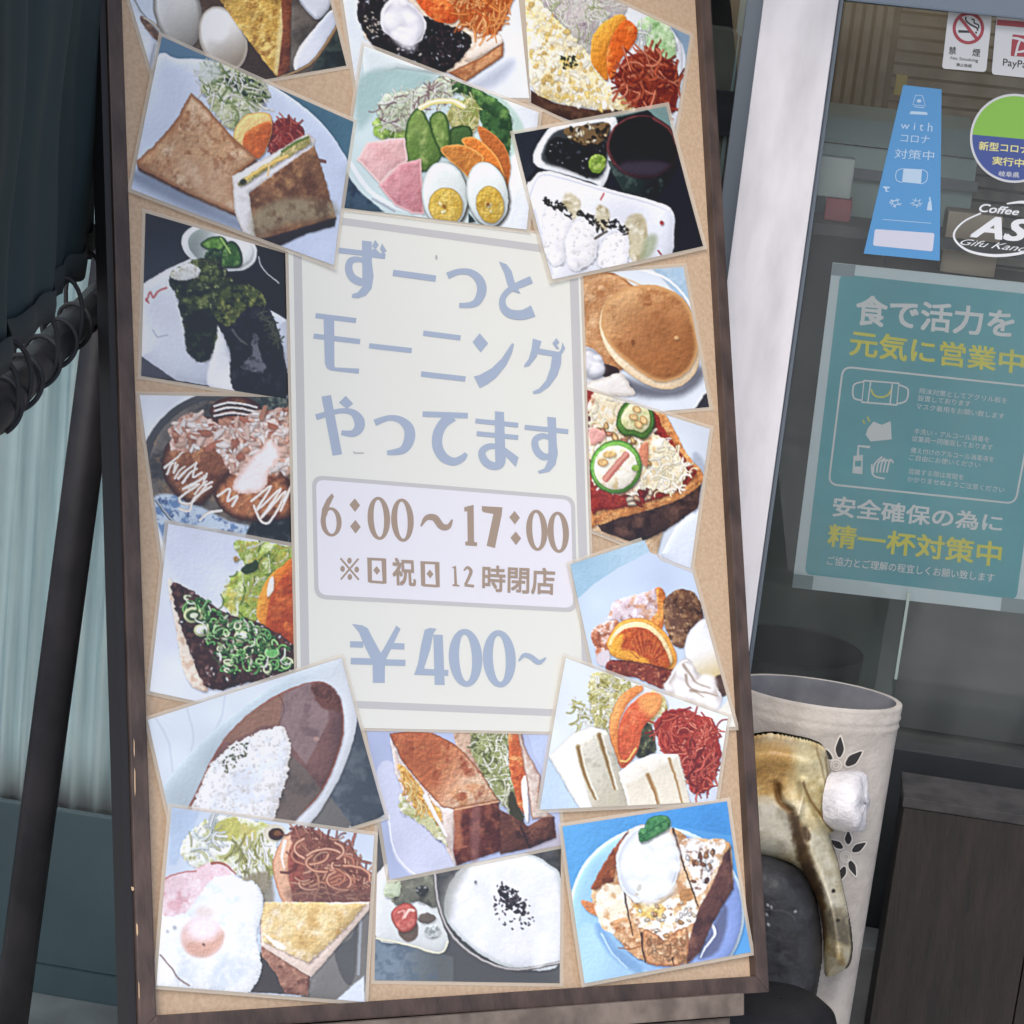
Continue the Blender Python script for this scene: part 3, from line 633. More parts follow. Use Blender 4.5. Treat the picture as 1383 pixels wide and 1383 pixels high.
def pic_onion_toast(q):
    p = Pic(q, Z5, (214, 221, 238)); f = p.fill
    f([(150, 30), (480, 80), (430, 300), (380, 390), (200, 300)], (206, 214, 234), soft=40)
    P = [(446, 112), (580, 110), (700, 140), (710, 230), (620, 262), (560, 400), (520, 480), (392, 380), (430, 270), (496, 216)]
    f(P, (156, 178, 76), jag=10, tex=[((226, 232, 190), 34, .5, .62), ((84, 112, 44), 28, .55, .68), ((196, 180, 74), 40, .55, .7)])
    p.strands(P, 34, 80, 9, [(238, 242, 214), (178, 200, 96), (110, 142, 56), (206, 196, 90)], 31, ang=100, spread=60)
    f([(476, 226), (540, 186), (550, 226), (500, 250)], (50, 70, 40), jag=5); p.ell(452, 184, 11, 13, (170, 140, 90))
    f([(545, 440), (556, 350), (600, 262), (660, 212), (720, 200), (720, 520), (600, 500)], (236, 152, 56), c2=(214, 110, 36), g=((550, 400), (640, 420)))
    f([(590, 500), (598, 390), (640, 290), (720, 236), (720, 560), (640, 530)], (174, 74, 34), tex=[((210, 112, 52), 40, .5, .7)])
    f([(590, 340), (600, 280), (620, 262), (618, 320), (600, 350)], (246, 240, 226))
    f([(148, 288), (176, 300), (250, 590), (330, 760), (262, 752), (214, 660), (180, 460)], (230, 214, 198), jag=3, tex=[((204, 170, 146), 20, .52, .68)])
    P = [(166, 300), (226, 306), (400, 420), (560, 470), (710, 570), (712, 680), (480, 740), (386, 764), (312, 742), (250, 600), (196, 440)]
    f(P, (66, 44, 40), jag=8, tex=[((104, 70, 62), 20, .48, .65)])
    p.bits(P, 150, (7, 15), [(92, 60, 58), (62, 40, 40), (130, 92, 92), (46, 30, 32), (156, 120, 116)], 32, asp=.6)
    p.bits(P, 34, (4, 9), [(232, 228, 224), (206, 196, 190)], 33)
    rs = np.random.RandomState(8)
    G = [(150, 198, 128), (92, 150, 88), (52, 104, 56), (206, 222, 170), (120, 176, 100)]
    Q = [(230, 330), (330, 370), (440, 450), (560, 490), (680, 570), (690, 650), (540, 690), (400, 690), (330, 560), (240, 430)]
    for x, y in p._inside(Q, 120, rs):
        c = np.array(G[rs.randint(5)], float); r = rs.uniform(11, 25); e = rs.uniform(.45, .95); a0 = rs.uniform(0, 3.14); t0 = rs.uniform(0, 6); sp = rs.choice([6.4, 3.6, 2.6])
        pts = [(x+r*math.cos(t)*math.cos(a0)-e*r*math.sin(t)*math.sin(a0), y+r*math.cos(t)*math.sin(a0)+e*r*math.sin(t)*math.cos(a0)) for t in np.linspace(t0, t0+sp, 12)]
        p.line([(u+3, v+4) for u, v in pts], 10, c*.3, sm=0, a=.6); p.line(pts, 9, c*.8, hi=np.clip(c*1.15, 0, 245), sm=0)
    for x, y, r in ((262, 432, 44), (478, 528, 34), (612, 598, 32), (300, 500, 34)):
        p.ell(x, y, r, r*.8, (196, 206, 150)); p.ell(x, y, r*.72, r*.55, (70, 96, 52) if r != 34 else (240, 240, 236)); p.ell(x+4, y+2, r*.4, r*.3, (210, 220, 190))
    p.ell(612, 596, 30, 26, (112, 182, 104), edge=((180, 220, 160), 8)); p.bits(Q, 60, (8, 17), [(96, 156, 84), (60, 112, 58), (150, 190, 120), (212, 222, 190)], 37, asp=.5)
    p.strands(Q, 26, 50, 9, [(236, 240, 226), (150, 196, 130), (70, 120, 66)], 36, curl=80)
    p.grade(); return p

def pic_pancakes(q):
    p = Pic(q, Z8, (212, 221, 234)); f = p.fill
    f([(430, 40), (640, 40), (680, 330), (600, 215), (500, 110)], (158, 188, 214), sm=0, soft=5, tex=[((186, 206, 224), 40, .5, .7)])
    p.line([(400, 76), (520, 118), (600, 190), (650, 280)], 10, (232, 238, 245))
    p.ell(230, 320, 210, 232, (198, 148, 104), tex=[((176, 118, 74), 60, .45, .65), ((220, 178, 136), 40, .58, .72)], edge=((160, 104, 62), 16))
    p.line([(170, 130), (300, 110), (410, 150)], 9, (214, 170, 128), a=.7)
    f([(330, 560), (480, 606), (590, 598), (672, 510), (690, 560), (600, 640), (450, 650), (350, 620)], (98, 100, 112), soft=36, a=.9)
    f([(690, 640), (720, 620), (720, 700), (650, 704)], (56, 56, 64), sm=0)
    FR = [(222, 310), (250, 220), (330, 165), (400, 150), (490, 152), (600, 210), (648, 320), (668, 450), (644, 540), (566, 600), (460, 596), (336, 522), (250, 424)]
    f([(x+4, y+6) for x, y in FR], (238, 214, 180), edge=((220, 186, 142), 10))
    f([(234, 316), (256, 226), (334, 168), (400, 150), (490, 152), (600, 210), (648, 320), (664, 440), (628, 524), (560, 570), (470, 572), (352, 494), (270, 410)], (204, 158, 112),
      c2=(166, 108, 64), g=((300, 190), (480, 500)), tex=[((152, 98, 58), 70, .56, .75)], edge=((206, 156, 104), 26), jag=2)
    p.ell(460, 330, 120, 100, (160, 106, 66), soft=120, a=.55); p.ell(570, 384, 12, 9, (206, 160, 112)); p.ell(374, 402, 8, 12, (128, 80, 48)); p.ell(440, 236, 20, 6, (150, 98, 60), soft=8)
    f([(236, 500), (310, 520), (300, 560), (250, 560)], (58, 44, 44), soft=6)
    f([(158, 430), (200, 434), (240, 480), (250, 540), (200, 570), (158, 540)], (222, 224, 232), edge=((170, 172, 184), 14))
    p.puff([(160, 440), (200, 440), (236, 486), (246, 536), (200, 562), (160, 530)], (226, 228, 236), (160, 162, 174), 9, 30, 3)
    f([(160, 590), (250, 560), (320, 540), (366, 600), (376, 640), (240, 640), (160, 640)], (236, 232, 228), jag=6, edge=((206, 198, 190), 20))
    p.grade(); return p

def pic_pizza_toast(q):
    p = Pic(q, Z8, (202, 213, 228)); f = p.fill
    f([(190, 1225), (520, 1200), (480, 1345), (560, 1420), (180, 1300)], (188, 156, 122), sm=0, soft=5, tex=[((214, 190, 160), 40, .5, .7)])
    f([(500, 1345), (560, 1230), (660, 1130), (720, 1130), (640, 1430), (560, 1430)], (206, 216, 234), sm=0, soft=4)
    f([(640, 900), (700, 960), (690, 1090), (640, 1160)], (150, 160, 178), soft=20, a=.7)
    f([(205, 1200), (330, 1150), (560, 1100), (680, 1010), (662, 1142), (520, 1240), (390, 1300), (232, 1244)], (74, 54, 50), sm=0, tex=[((112, 80, 66), 50, .5, .7), ((44, 32, 32), 40, .58, .7)])
    f([(140, 610), (310, 636), (470, 688), (520, 726), (612, 900), (684, 986), (672, 1040), (540, 1120), (300, 1190), (214, 1218), (170, 1180)], (206, 136, 80), jag=4, tex=[((232, 178, 116), 24, .5, .65), ((150, 84, 46), 30, .58, .72)])
    P = [(140, 640), (300, 640), (462, 712), (510, 790), (560, 860), (610, 930), (656, 990), (560, 1070), (420, 1120), (240, 1150), (180, 1130)]
    f(P, (150, 52, 44), jag=8, tex=[((110, 32, 32), 30, .5, .7), ((196, 90, 60), 24, .6, .75)])
    C = [(190, 650), (330, 650), (440, 720), (470, 800), (540, 850), (580, 920), (610, 990), (540, 1080), (440, 1070), (340, 1080), (240, 1050), (185, 980)]
    f(C, (232, 218, 186), jag=26, jsc=34, tex=[((246, 240, 226), 34, .45, .6), ((214, 176, 116), 26, .56, .7), ((190, 120, 90), 40, .66, .76)])
    p.strands(C, 60, 70, 11, [(244, 236, 212), (236, 222, 180), (248, 244, 232)], 41, curl=80, shade=.86)
    p.strands([(480, 850), (560, 860), (640, 980), (560, 1070), (470, 1060)], 30, 60, 12, [(246, 240, 220), (238, 226, 190)], 42, curl=90, shade=.86)
    p.bits([(190, 760), (330, 780), (420, 860), (440, 960), (400, 880), (210, 860)], 16, (14, 26), [(226, 178, 110), (232, 190, 130), (206, 140, 110)], 43)
    f([(180, 790), (240, 800), (250, 830), (190, 860)], (220, 160, 150), jag=4); f([(400, 880), (440, 850), (436, 960), (410, 930)], (204, 130, 100), jag=5)
    P = [(300, 750), (322, 690), (372, 656), (430, 668), (464, 716), (466, 780), (424, 834), (380, 820), (330, 816), (304, 790)]
    f([(x+5, y+8) for x, y in P], (70, 60, 40), a=.5, soft=10); f(P, (92, 134, 62), edge=((44, 84, 40), 10))
    f([(320, 750), (338, 700), (376, 674), (424, 684), (446, 722), (446, 770), (414, 806), (380, 794), (340, 788)], (206, 208, 150), tex=[((236, 230, 190), 24, .5, .65)])
    for x, y in ((390, 704), (376, 738), (420, 750), (398, 770)): p.ell(x, y, 20, 15, (228, 196, 138), rot=x, edge=((180, 130, 80), 8))
    p.ell(300, 962, 114, 120, (60, 40, 34), soft=14, a=.5); p.ell(296, 958, 114, 118, (122, 174, 84), rot=20, edge=((66, 122, 50), 12))
    p.ell(296, 962, 96, 98, (232, 226, 204), rot=20, tex=[((246, 242, 232), 40, .45, .6), ((214, 186, 130), 30, .58, .72)])
    p.line([(252, 1012), (290, 966), (342, 906)], 30, (186, 112, 100), hi=(222, 156, 140)); p.ell(238, 940, 24, 16, (222, 184, 124), edge=((180, 130, 80), 8)); p.ell(268, 902, 30, 16, (216, 180, 120)); p.ell(384, 964, 18, 14, (140, 180, 80))
    p.bits([(330, 1090), (440, 1060), (470, 1080), (380, 1140), (340, 1150)], 12, (12, 22), [(238, 222, 196), (214, 170, 140), (150, 50, 44)], 44)
    p.grade(); return p

def pic_curry(q):
    p = Pic(q, Z5, (206, 217, 231)); f = p.fill
    for i, P in enumerate(([(90, 890), (150, 1000), (170, 1150)], [(230, 850), (260, 960), (250, 1040)], [(400, 790), (380, 900), (330, 980)])): p.line(P, 8, (190, 202, 218), soft=10)
    f([(955, 860), (1010, 900), (1120, 1310), (980, 1400), (860, 1240), (940, 1080)], (74, 82, 92), sm=0, tex=[((98, 106, 114), 50, .5, .7)])
    f([(860, 1230), (960, 1360), (940, 1400), (760, 1390)], (112, 110, 108), sm=0, soft=8)
    f([(120, 1260), (136, 1176), (280, 1010), (470, 848), (640, 730), (800, 650), (900, 640), (960, 740), (984, 900), (940, 1080), (850, 1260), (730, 1400), (400, 1600), (130, 1600)], (174, 189, 199), sm=1,
      c2=(224, 230, 240), g=((560, 820), (900, 1000)), soft=4)
    CU = [(230, 1400), (300, 1160), (392, 990), (520, 860), (660, 772), (790, 730), (870, 752), (920, 850), (918, 1000), (836, 1206), (720, 1336), (560, 1480)]
    f(CU, (124, 92, 88), edge=((150, 84, 66), 12), tex=[((104, 78, 78), 70, .45, .65)])
    f([(662, 780), (760, 736), (850, 750), (860, 900), (760, 1100), (690, 1010), (640, 920)], (138, 116, 116), sm=0, soft=10, tex=[((118, 96, 98), 40, .5, .65)])
    f([(780, 740), (880, 760), (910, 850), (880, 860), (810, 830)], (112, 74, 66), soft=14, jag=10, tex=[((86, 56, 50), 20, .5, .65)])
    f([(390, 990), (520, 860), (660, 780), (640, 920), (560, 930), (430, 1000)], (140, 106, 90), sm=0, soft=12)
    f([(690, 1050), (760, 1120), (830, 1210), (700, 1360), (560, 1480), (600, 1330)], (112, 100, 94), sm=0, soft=9, tex=[((92, 84, 80), 50, .5, .7)])
    p.ell(805, 984, 14, 10, (170, 140, 132), soft=10); p.line([(640, 790), (662, 850), (640, 920)], 5, (96, 66, 60), a=.6)
    R = [(226, 1420), (262, 1260), (330, 1100), (420, 1012), (560, 944), (658, 926), (690, 1000), (680, 1140), (620, 1330), (560, 1480)]
    f(R, (236, 238, 243), sm=0, jag=11, jsc=16, tex=[((206, 202, 200), 22, .56, .7), ((214, 222, 236), 50, .5, .65)], edge=((212, 206, 202), 14))
    p.bits(R, 330, (4, 9), [(246, 247, 250), (236, 238, 245), (228, 226, 224)], 51, asp=.5, dark=.9, jag=.1)
    p.bits([(380, 1100), (440, 1010), (520, 1000), (490, 1060), (410, 1140)], 55, (3, 6), [(120, 128, 84), (150, 150, 100), (90, 100, 66)], 52)
    p.grade(); return p

def pic_hot_sandwich(q):
    p = Pic(q, Z1, (92, 124, 150)); f = p.fill
    f([(1040, 320), (1380, 460), (1380, 1040), (1290, 1040), (1345, 640)], (70, 106, 126), sm=0, soft=6)
    f([(590, 250), (680, 236), (800, 242), (960, 292), (1120, 382), (1240, 482), (1320, 590), (1352, 700), (1330, 1100), (900, 920), (440, 720)], (204, 214, 236), c2=(186, 200, 228), g=((560, 400), (1200, 950)))
    f([(510, 665), (640, 700), (915, 850), (915, 900), (700, 810), (520, 720)], (124, 136, 156), soft=46, a=.9)
    P = [(770, 262), (860, 250), (1010, 310), (1034, 372), (1000, 436), (930, 470), (900, 506), (850, 480), (800, 400), (772, 340)]
    f(P, (176, 184, 140), jag=16, tex=[((226, 228, 214), 30, .45, .6)])
    f([(850, 306), (930, 300), (1010, 336), (1026, 396), (970, 400), (910, 350)], (38, 62, 52), jag=8, tex=[((78, 112, 84), 24, .52, .68)])
    p.strands(P, 66, 80, 8, [(236, 236, 222), (214, 220, 176), (150, 168, 100), (240, 240, 236), (120, 146, 84)], 61, curl=80)
    f([(760, 260), (830, 240), (850, 300), (790, 330)], (214, 222, 232), soft=24, a=.6)
    P = [(1036, 590), (1056, 484), (1110, 466), (1168, 500), (1166, 550), (1080, 620)]
    f(P, (112, 38, 34), jag=6); p.strands(P, 30, 70, 9, [(166, 62, 52), (132, 44, 40), (196, 100, 84)], 62); p.line([(1180, 620), (1256, 634)], 14, (120, 84, 80))
    f([(902, 545), (914, 492), (958, 450), (1028, 444), (1050, 470), (1046, 540), (1004, 622), (950, 590)], (242, 200, 128), edge=((226, 166, 84), 9))
    f([(936, 562), (958, 512), (1042, 478), (1042, 545), (1000, 622), (956, 596)], (202, 100, 42), tex=[((222, 140, 72), 34, .5, .7)])
    T = [(736, 368), (778, 402), (836, 470), (914, 556), (994, 622), (906, 690), (914, 838), (720, 752), (530, 656), (524, 632), (596, 568), (680, 470)]
    f([(x+2, y+12) for x, y in T], (112, 76, 52), sm=0)
    f(T, (192, 150, 110), sm=0, jag=4, tex=[((168, 116, 76), 60, .46, .62), ((214, 184, 152), 50, .56, .7), ((150, 98, 64), 26, .6, .74)], edge=((150, 98, 60), 20))
    f([(700, 620), (880, 680), (900, 810), (740, 740)], (208, 178, 150), soft=70, a=.5)
    f([(896, 690), (1040, 612), (1188, 522), (1218, 548), (1206, 596), (962, 752), (992, 945), (938, 915), (906, 830)], (226, 224, 228), sm=0, jag=3, edge=((196, 188, 180), 12), tex=[((206, 200, 200), 26, .54, .7)])
    f([(926, 708), (1060, 620), (1180, 536), (1198, 548), (1186, 576), (1060, 650), (944, 726)], (170, 160, 100), jag=6, tex=[((120, 120, 60), 20, .5, .65), ((226, 206, 150), 18, .56, .7)])
    p.line([(950, 700), (1030, 650), (1110, 612)], 12, (226, 176, 92), hi=(240, 206, 130)); p.line([(1090, 596), (1140, 562), (1190, 540)], 11, (104, 124, 52)); p.ell(938, 712, 12, 10, (60, 62, 48)); p.line([(1040, 640), (1036, 690)], 8, (220, 190, 140))
    f([(962, 756), (1090, 660), (1214, 572), (1250, 680), (1298, 856), (1190, 900), (1076, 962), (988, 940)], (128, 90, 62), sm=0, jag=4, tex=[((96, 62, 42), 50, .48, .65), ((164, 124, 84), 40, .56, .7)])
    f([(975, 840), (1100, 780), (1270, 790), (1290, 846), (1100, 880), (985, 930)], (148, 142, 116), soft=40, a=.75, tex=[((96, 76, 56), 30, .5, .7)])
    f([(990, 940), (1150, 896), (1298, 852), (1292, 886), (1180, 915), (1078, 964)], (46, 38, 38), sm=0, soft=6)
    p.grade(); return p

def pic_salad_plate(q):
    p = Pic(q, Z2, (196, 216, 220)); f = p.fill
    f([(120, 160), (780, 420), (760, 520), (640, 380), (420, 270), (250, 250), (130, 290)], (214, 226, 232), sm=0, soft=6)
    f([(110, 290), (240, 252), (380, 280), (300, 340), (180, 400), (110, 470)], (160, 190, 190), soft=30)
    f([(40, 770), (62, 620), (110, 690), (200, 765)], (62, 84, 102), sm=0, soft=5, tex=[((40, 56, 74), 40, .5, .65)])
    f([(640, 380), (760, 410), (720, 840), (600, 820), (660, 620)], (222, 229, 240), soft=6)
    p.line([(80, 590), (150, 690), (240, 745), (330, 775)], 16, (226, 232, 240)); p.line([(160, 720), (240, 764)], 8, (168, 178, 190))
    f([(560, 330), (650, 380), (706, 470), (690, 520), (640, 560)], (178, 206, 196), soft=16)
    f([(398, 282), (470, 290), (560, 336), (630, 384), (660, 440), (650, 560), (620, 640), (560, 480), (520, 360), (430, 336)], (62, 98, 58), jag=9, tex=[((118, 156, 84), 30, .5, .64), ((38, 62, 42), 30, .52, .66)])
    f([(162, 480), (170, 440), (210, 420), (290, 440), (284, 500), (180, 500)], (142, 178, 80), jag=10, tex=[((190, 212, 130), 22, .5, .65), ((92, 128, 52), 26, .56, .7)])
    P = [(180, 410), (206, 350), (300, 330), (420, 282), (450, 330), (420, 372), (330, 400), (280, 470), (210, 470)]
    f(P, (196, 208, 186), jag=12, tex=[((150, 130, 130), 26, .6, .72)]); p.strands(P, 80, 76, 6, [(238, 241, 232), (222, 230, 196), (196, 206, 180), (160, 130, 136), (244, 244, 244)], 71, curl=70)
    f([(430, 400), (500, 360), (540, 380), (530, 480), (450, 470)], (150, 150, 90), jag=8, tex=[((206, 200, 140), 20, .5, .65)]); p.strands([(440, 380), (540, 350), (540, 500), (470, 480)], 22, 70, 6, [(206, 214, 150), (150, 170, 80), (226, 220, 170)], 72)
    def cuke(P, g):
        f(P, (122, 150, 78), edge=((52, 84, 42), 12), c2=(92, 124, 58), g=g, tex=[((156, 176, 106), 34, .52, .7)])
    f([(440, 470), (500, 456), (520, 490), (500, 560), (440, 540)], (74, 104, 58), edge=((44, 70, 40), 12))
    cuke([(364, 440), (396, 404), (428, 428), (440, 510), (424, 570), (390, 540)], ((370, 420), (430, 540)))
    cuke([(276, 510), (288, 434), (322, 394), (352, 420), (384, 500), (408, 566), (352, 622), (288, 590)], ((290, 430), (370, 600)))
    p.line([(334, 392), (380, 372), (440, 368), (484, 386)], 20, (226, 214, 130), hi=(246, 246, 226))
    f([(538, 458), (600, 490), (640, 540), (656, 610), (640, 680), (610, 610), (560, 530)], (176, 98, 48), edge=((206, 130, 70), 8))
    f([(480, 508), (530, 500), (600, 560), (636, 640), (640, 690), (590, 640), (520, 560)], (214, 122, 52), edge=((236, 168, 90), 9))
    f([(404, 546), (440, 526), (500, 530), (560, 575), (520, 650), (480, 620)], (200, 130, 62), edge=((230, 172, 96), 9), tex=[((178, 100, 44), 30, .5, .7)])
    f([(104, 578), (140, 518), (220, 502), (276, 500), (288, 582), (230, 620), (188, 668)], (226, 178, 178), sm=0, edge=((238, 208, 204), 12), tex=[((214, 156, 158), 40, .48, .66)])
    f([(182, 672), (256, 594), (334, 574), (346, 772), (300, 770), (240, 740)], (208, 146, 152), sm=0, edge=((232, 186, 186), 10), tex=[((190, 124, 132), 46, .5, .68)])
    for cx, cy, rx, ry, rt, yx, yy, yr, yl in ((419, 705, 82, 120, -6, 424, 746, 62, 68), (572, 702, 74, 116, -10, 582, 740, 50, 68)):
        p.ell(cx+6, cy+6, rx+3, ry+3, (74, 70, 62), rot=rt, soft=14, a=.8)
        p.ell(cx, cy, rx, ry, (230, 238, 236), rot=rt, c2=(198, 210, 212), g=((cx-40, cy-80), (cx+70, cy+90)), edge=((190, 202, 202), 12))
        p.ell(yx, yy, yr, yl, (206, 172, 74), rot=rt, edge=((176, 148, 80), 8), tex=[((228, 200, 110), 26, .5, .66), ((184, 142, 48), 20, .56, .7)])
        p.bits([(yx-20, yy-10), (yx+20, yy-20), (yx+14, yy+26), (yx-20, yy+24)], 7, (5, 10), [(246, 234, 180), (240, 216, 130)], cx, dark=.85); p.ell(yx-8, yy-2, 7, 6, (150, 100, 30))
    f([(505, 770), (530, 800), (505, 806)], (50, 66, 66), sm=0)
    p.grade(); return p

def pic_rice_ball_tray(q):
    p = Pic(q, Z2, (34, 36, 46)); f = p.fill
    f([(640, 470), (1240, 370), (1260, 470), (1230, 470), (1150, 400), (900, 460), (800, 466)], (112, 140, 140), sm=0, soft=5)
    f([(665, 490), (790, 468), (740, 620), (700, 660)], (44, 48, 58), sm=0, soft=8)
    f([(734, 590), (786, 472), (860, 446), (990, 428), (1040, 436), (1026, 560), (992, 672), (950, 660), (860, 634)], (228, 233, 240), edge=((190, 198, 206), 8))
    f([(764, 580), (806, 484), (900, 460), (1006, 446), (1008, 560), (972, 648), (860, 616)], (58, 62, 66), edge=((120, 128, 132), 10))
    P = [(780, 570), (812, 500), (930, 520), (1000, 520), (985, 620), (940, 640), (860, 610)]
    f(P, (28, 30, 36), jag=6); p.bits(P, 60, (6, 13), [(26, 28, 34), (44, 46, 54), (16, 16, 22), (70, 74, 84)], 81); p.bits(P, 12, (3, 5), [(150, 156, 166), (210, 214, 220)], 82)
    P = [(848, 466), (930, 456), (1012, 446), (996, 500), (940, 528), (870, 504)]
    f(P, (120, 96, 66), jag=6); p.bits(P, 36, (6, 14), [(170, 140, 92), (96, 74, 48), (206, 184, 144), (60, 46, 34), (230, 220, 200)], 83)
    p.ell(966, 592, 32, 36, (130, 160, 66), rot=20, tex=[((176, 198, 110), 20, .5, .65), ((90, 118, 44), 16, .56, .7)], jag=5)
    f([(1006, 580), (1060, 690), (1110, 716), (1160, 722), (1210, 680), (1256, 590), (1180, 640), (1080, 630)], (42, 54, 54), c2=(24, 28, 34), g=((1060, 640), (1220, 640)), tex=[((74, 88, 84), 30, .58, .7)])
    p.ell(1132, 532, 130, 114, (92, 50, 52), rot=6, c2=(52, 34, 38), g=((1010, 500), (1200, 600)))
    p.ell(1132, 528, 121, 104, (30, 24, 32), rot=6, tex=[((48, 40, 50), 60, .5, .7)]); f([(1040, 600), (1130, 580), (1230, 590), (1180, 632), (1090, 630)], (66, 58, 72), soft=24, a=.8)
    p.line([(1170, 430), (1226, 466), (1252, 520)], 10, (120, 64, 66), a=.8)
    f([(712, 706), (734, 650), (764, 622), (830, 628), (1000, 680), (1200, 734), (1240, 766), (1244, 820), (1214, 960), (1000, 1010), (780, 1020)], (230, 233, 243), c2=(216, 221, 236), g=((760, 700), (1200, 900)))
    p.line([(722, 716), (740, 662), (772, 634), (860, 650), (1000, 692), (1196, 748), (1224, 784)], 8, (206, 211, 226)); p.line([(740, 760), (770, 880), (800, 990)], 10, (206, 212, 228), soft=8)
    for P in ([(850, 700), (880, 700), (908, 740), (880, 800), (840, 760)], [(970, 740), (1010, 764), (1000, 830), (960, 810)], [(1070, 800), (1110, 770), (1144, 800), (1146, 900), (1110, 952), (1070, 900)]):
        f(P, (196, 188, 160), soft=12, tex=[((160, 148, 112), 26, .5, .68), ((226, 222, 208), 24, .56, .7)])
    f([(1140, 860), (1180, 850), (1170, 910), (1120, 950)], (150, 160, 130), soft=22, a=.8)
    for i, P in enumerate(([(770, 776), (810, 742), (850, 752), (880, 796), (850, 880), (842, 950), (800, 956), (770, 900)], [(848, 870), (880, 806), (920, 790), (966, 826), (960, 930), (900, 976), (856, 960)], [(964, 940), (990, 860), (1040, 836), (1076, 850), (1076, 940), (1050, 986), (990, 976)])):
        f(P, (241, 241, 246), jag=6, jsc=14, edge=((218, 220, 230), 16), tex=[((226, 226, 234), 20, .52, .7)])
        p.bits(P, 24, (5, 9), [(247, 247, 250), (236, 236, 242)], 84+i, asp=.5, dark=.92, jag=.1)
    for a, b, c in (((780, 730), (836, 750), (880, 786)), ((890, 770), (940, 790), (984, 836)), ((990, 804), (1036, 812), (1076, 842))):
        for k in range(2):
            (x0, y0), (x1, y1), (x2, y2) = a, b, c
            p.bits([(x0-8, y0-14), (x1, y1-18), (x2+6, y2-12), (x2, y2+14), (x1, y1+12), (x0, y0+12)], 20, (4, 9), [(30, 32, 32), (54, 54, 50), (20, 20, 24), (84, 78, 66)], 88+k+x0, asp=.45, jag=.4)
    p.line([(1000, 836), (960, 860)], 10, (60, 52, 44), a=.7); p.line([(990, 700), (980, 722)], 6, (190, 90, 96)); p.ell(1199, 804, 7, 9, (150, 60, 66)); p.line([(1186, 905), (1196, 918)], 7, (160, 80, 88))
    p.grade(7); return p

def pic_porridge(q):
    p = Pic(q, Z7, (90, 90, 92)); f = p.fill
    f([(80, 990), (300, 1040), (440, 1080), (440, 1200), (80, 1200)], (120, 136, 152), sm=0, c2=(104, 108, 108), g=((110, 1080), (420, 1100)), soft=10, tex=[((96, 110, 126), 30, .5, .65)])
    f([(90, 740), (110, 690), (180, 640), (380, 640), (380, 880), (418, 1000), (396, 1056), (352, 1058), (240, 1024), (90, 990)], (218, 224, 226))
    p.line([(92, 996), (240, 1026), (352, 1060), (396, 1054), (416, 1010)], 10, (196, 196, 168), hi=(240, 240, 222))
    f([(170, 660), (380, 640), (380, 800), (360, 860), (280, 830), (200, 850), (150, 800)], (116, 116, 104), jag=8, tex=[((156, 160, 140), 40, .52, .68), ((80, 80, 74), 30, .54, .68)])
    f([(136, 740), (180, 730), (204, 756), (190, 806), (130, 806)], (192, 204, 176), jag=6, tex=[((150, 164, 130), 20, .5, .65)]); p.ell(300, 780, 28, 24, (60, 60, 58), jag=6, tex=[((170, 176, 176), 12, .52, .62)])
    p.ell(320, 905, 40, 24, (110, 100, 92), jag=6); p.ell(346, 966, 36, 30, (150, 158, 158), jag=6, tex=[((224, 230, 232), 14, .45, .6)])
    f([(190, 960), (270, 920), (278, 990), (230, 1012)], (112, 96, 86), soft=8)
    f([(158, 886), (190, 850), (232, 836), (270, 862), (276, 920), (244, 964), (190, 958)], (190, 98, 88), edge=((150, 66, 60), 12), tex=[((214, 130, 118), 24, .5, .66)])
    p.line([(220, 900), (240, 868), (262, 870)], 12, (238, 196, 186)); p.line([(190, 880), (220, 870), (210, 910)], 6, (232, 170, 160))
    f([(352, 700), (372, 850), (430, 985), (560, 1092), (720, 1142), (930, 1110), (930, 560), (700, 590), (520, 640)], (84, 84, 84), sm=0, tex=[((64, 64, 66), 40, .5, .68)])
    f([(520, 652), (700, 612), (790, 616), (880, 664), (930, 740), (930, 1096), (770, 1140), (630, 1106), (510, 1026), (414, 924), (400, 822), (440, 722)], (226, 231, 241), jag=3, edge=((186, 194, 196), 26), tex=[((238, 241, 248), 70, .45, .65)])
    f([(390, 880), (400, 760), (480, 680), (520, 660), (450, 800), (430, 900)], (150, 152, 146), soft=40, a=.7)
    p.line([(354, 700), (374, 850), (434, 984), (560, 1088), (720, 1138), (930, 1104)], 16, (96, 92, 92), hi=(196, 194, 194))
    p.bits([(640, 770), (680, 752), (760, 830), (770, 880), (720, 880), (660, 830)], 80, (6, 13), [(70, 58, 66), (50, 42, 48), (92, 76, 84), (120, 104, 112)], 91, asp=.5, jag=.4)
    p.bits([(610, 770), (660, 740), (740, 790), (830, 890), (800, 940), (700, 965), (620, 890)], 70, (4, 9), [(84, 70, 80), (112, 96, 106), (64, 54, 62)], 92, asp=.5, jag=.4, dark=.8)
    p.ell(540, 742, 6, 6, (120, 120, 124)); f([(800, 1000), (860, 980), (850, 1110), (800, 1120)], (240, 244, 250), soft=24, a=.6)
    p.grade(); return p

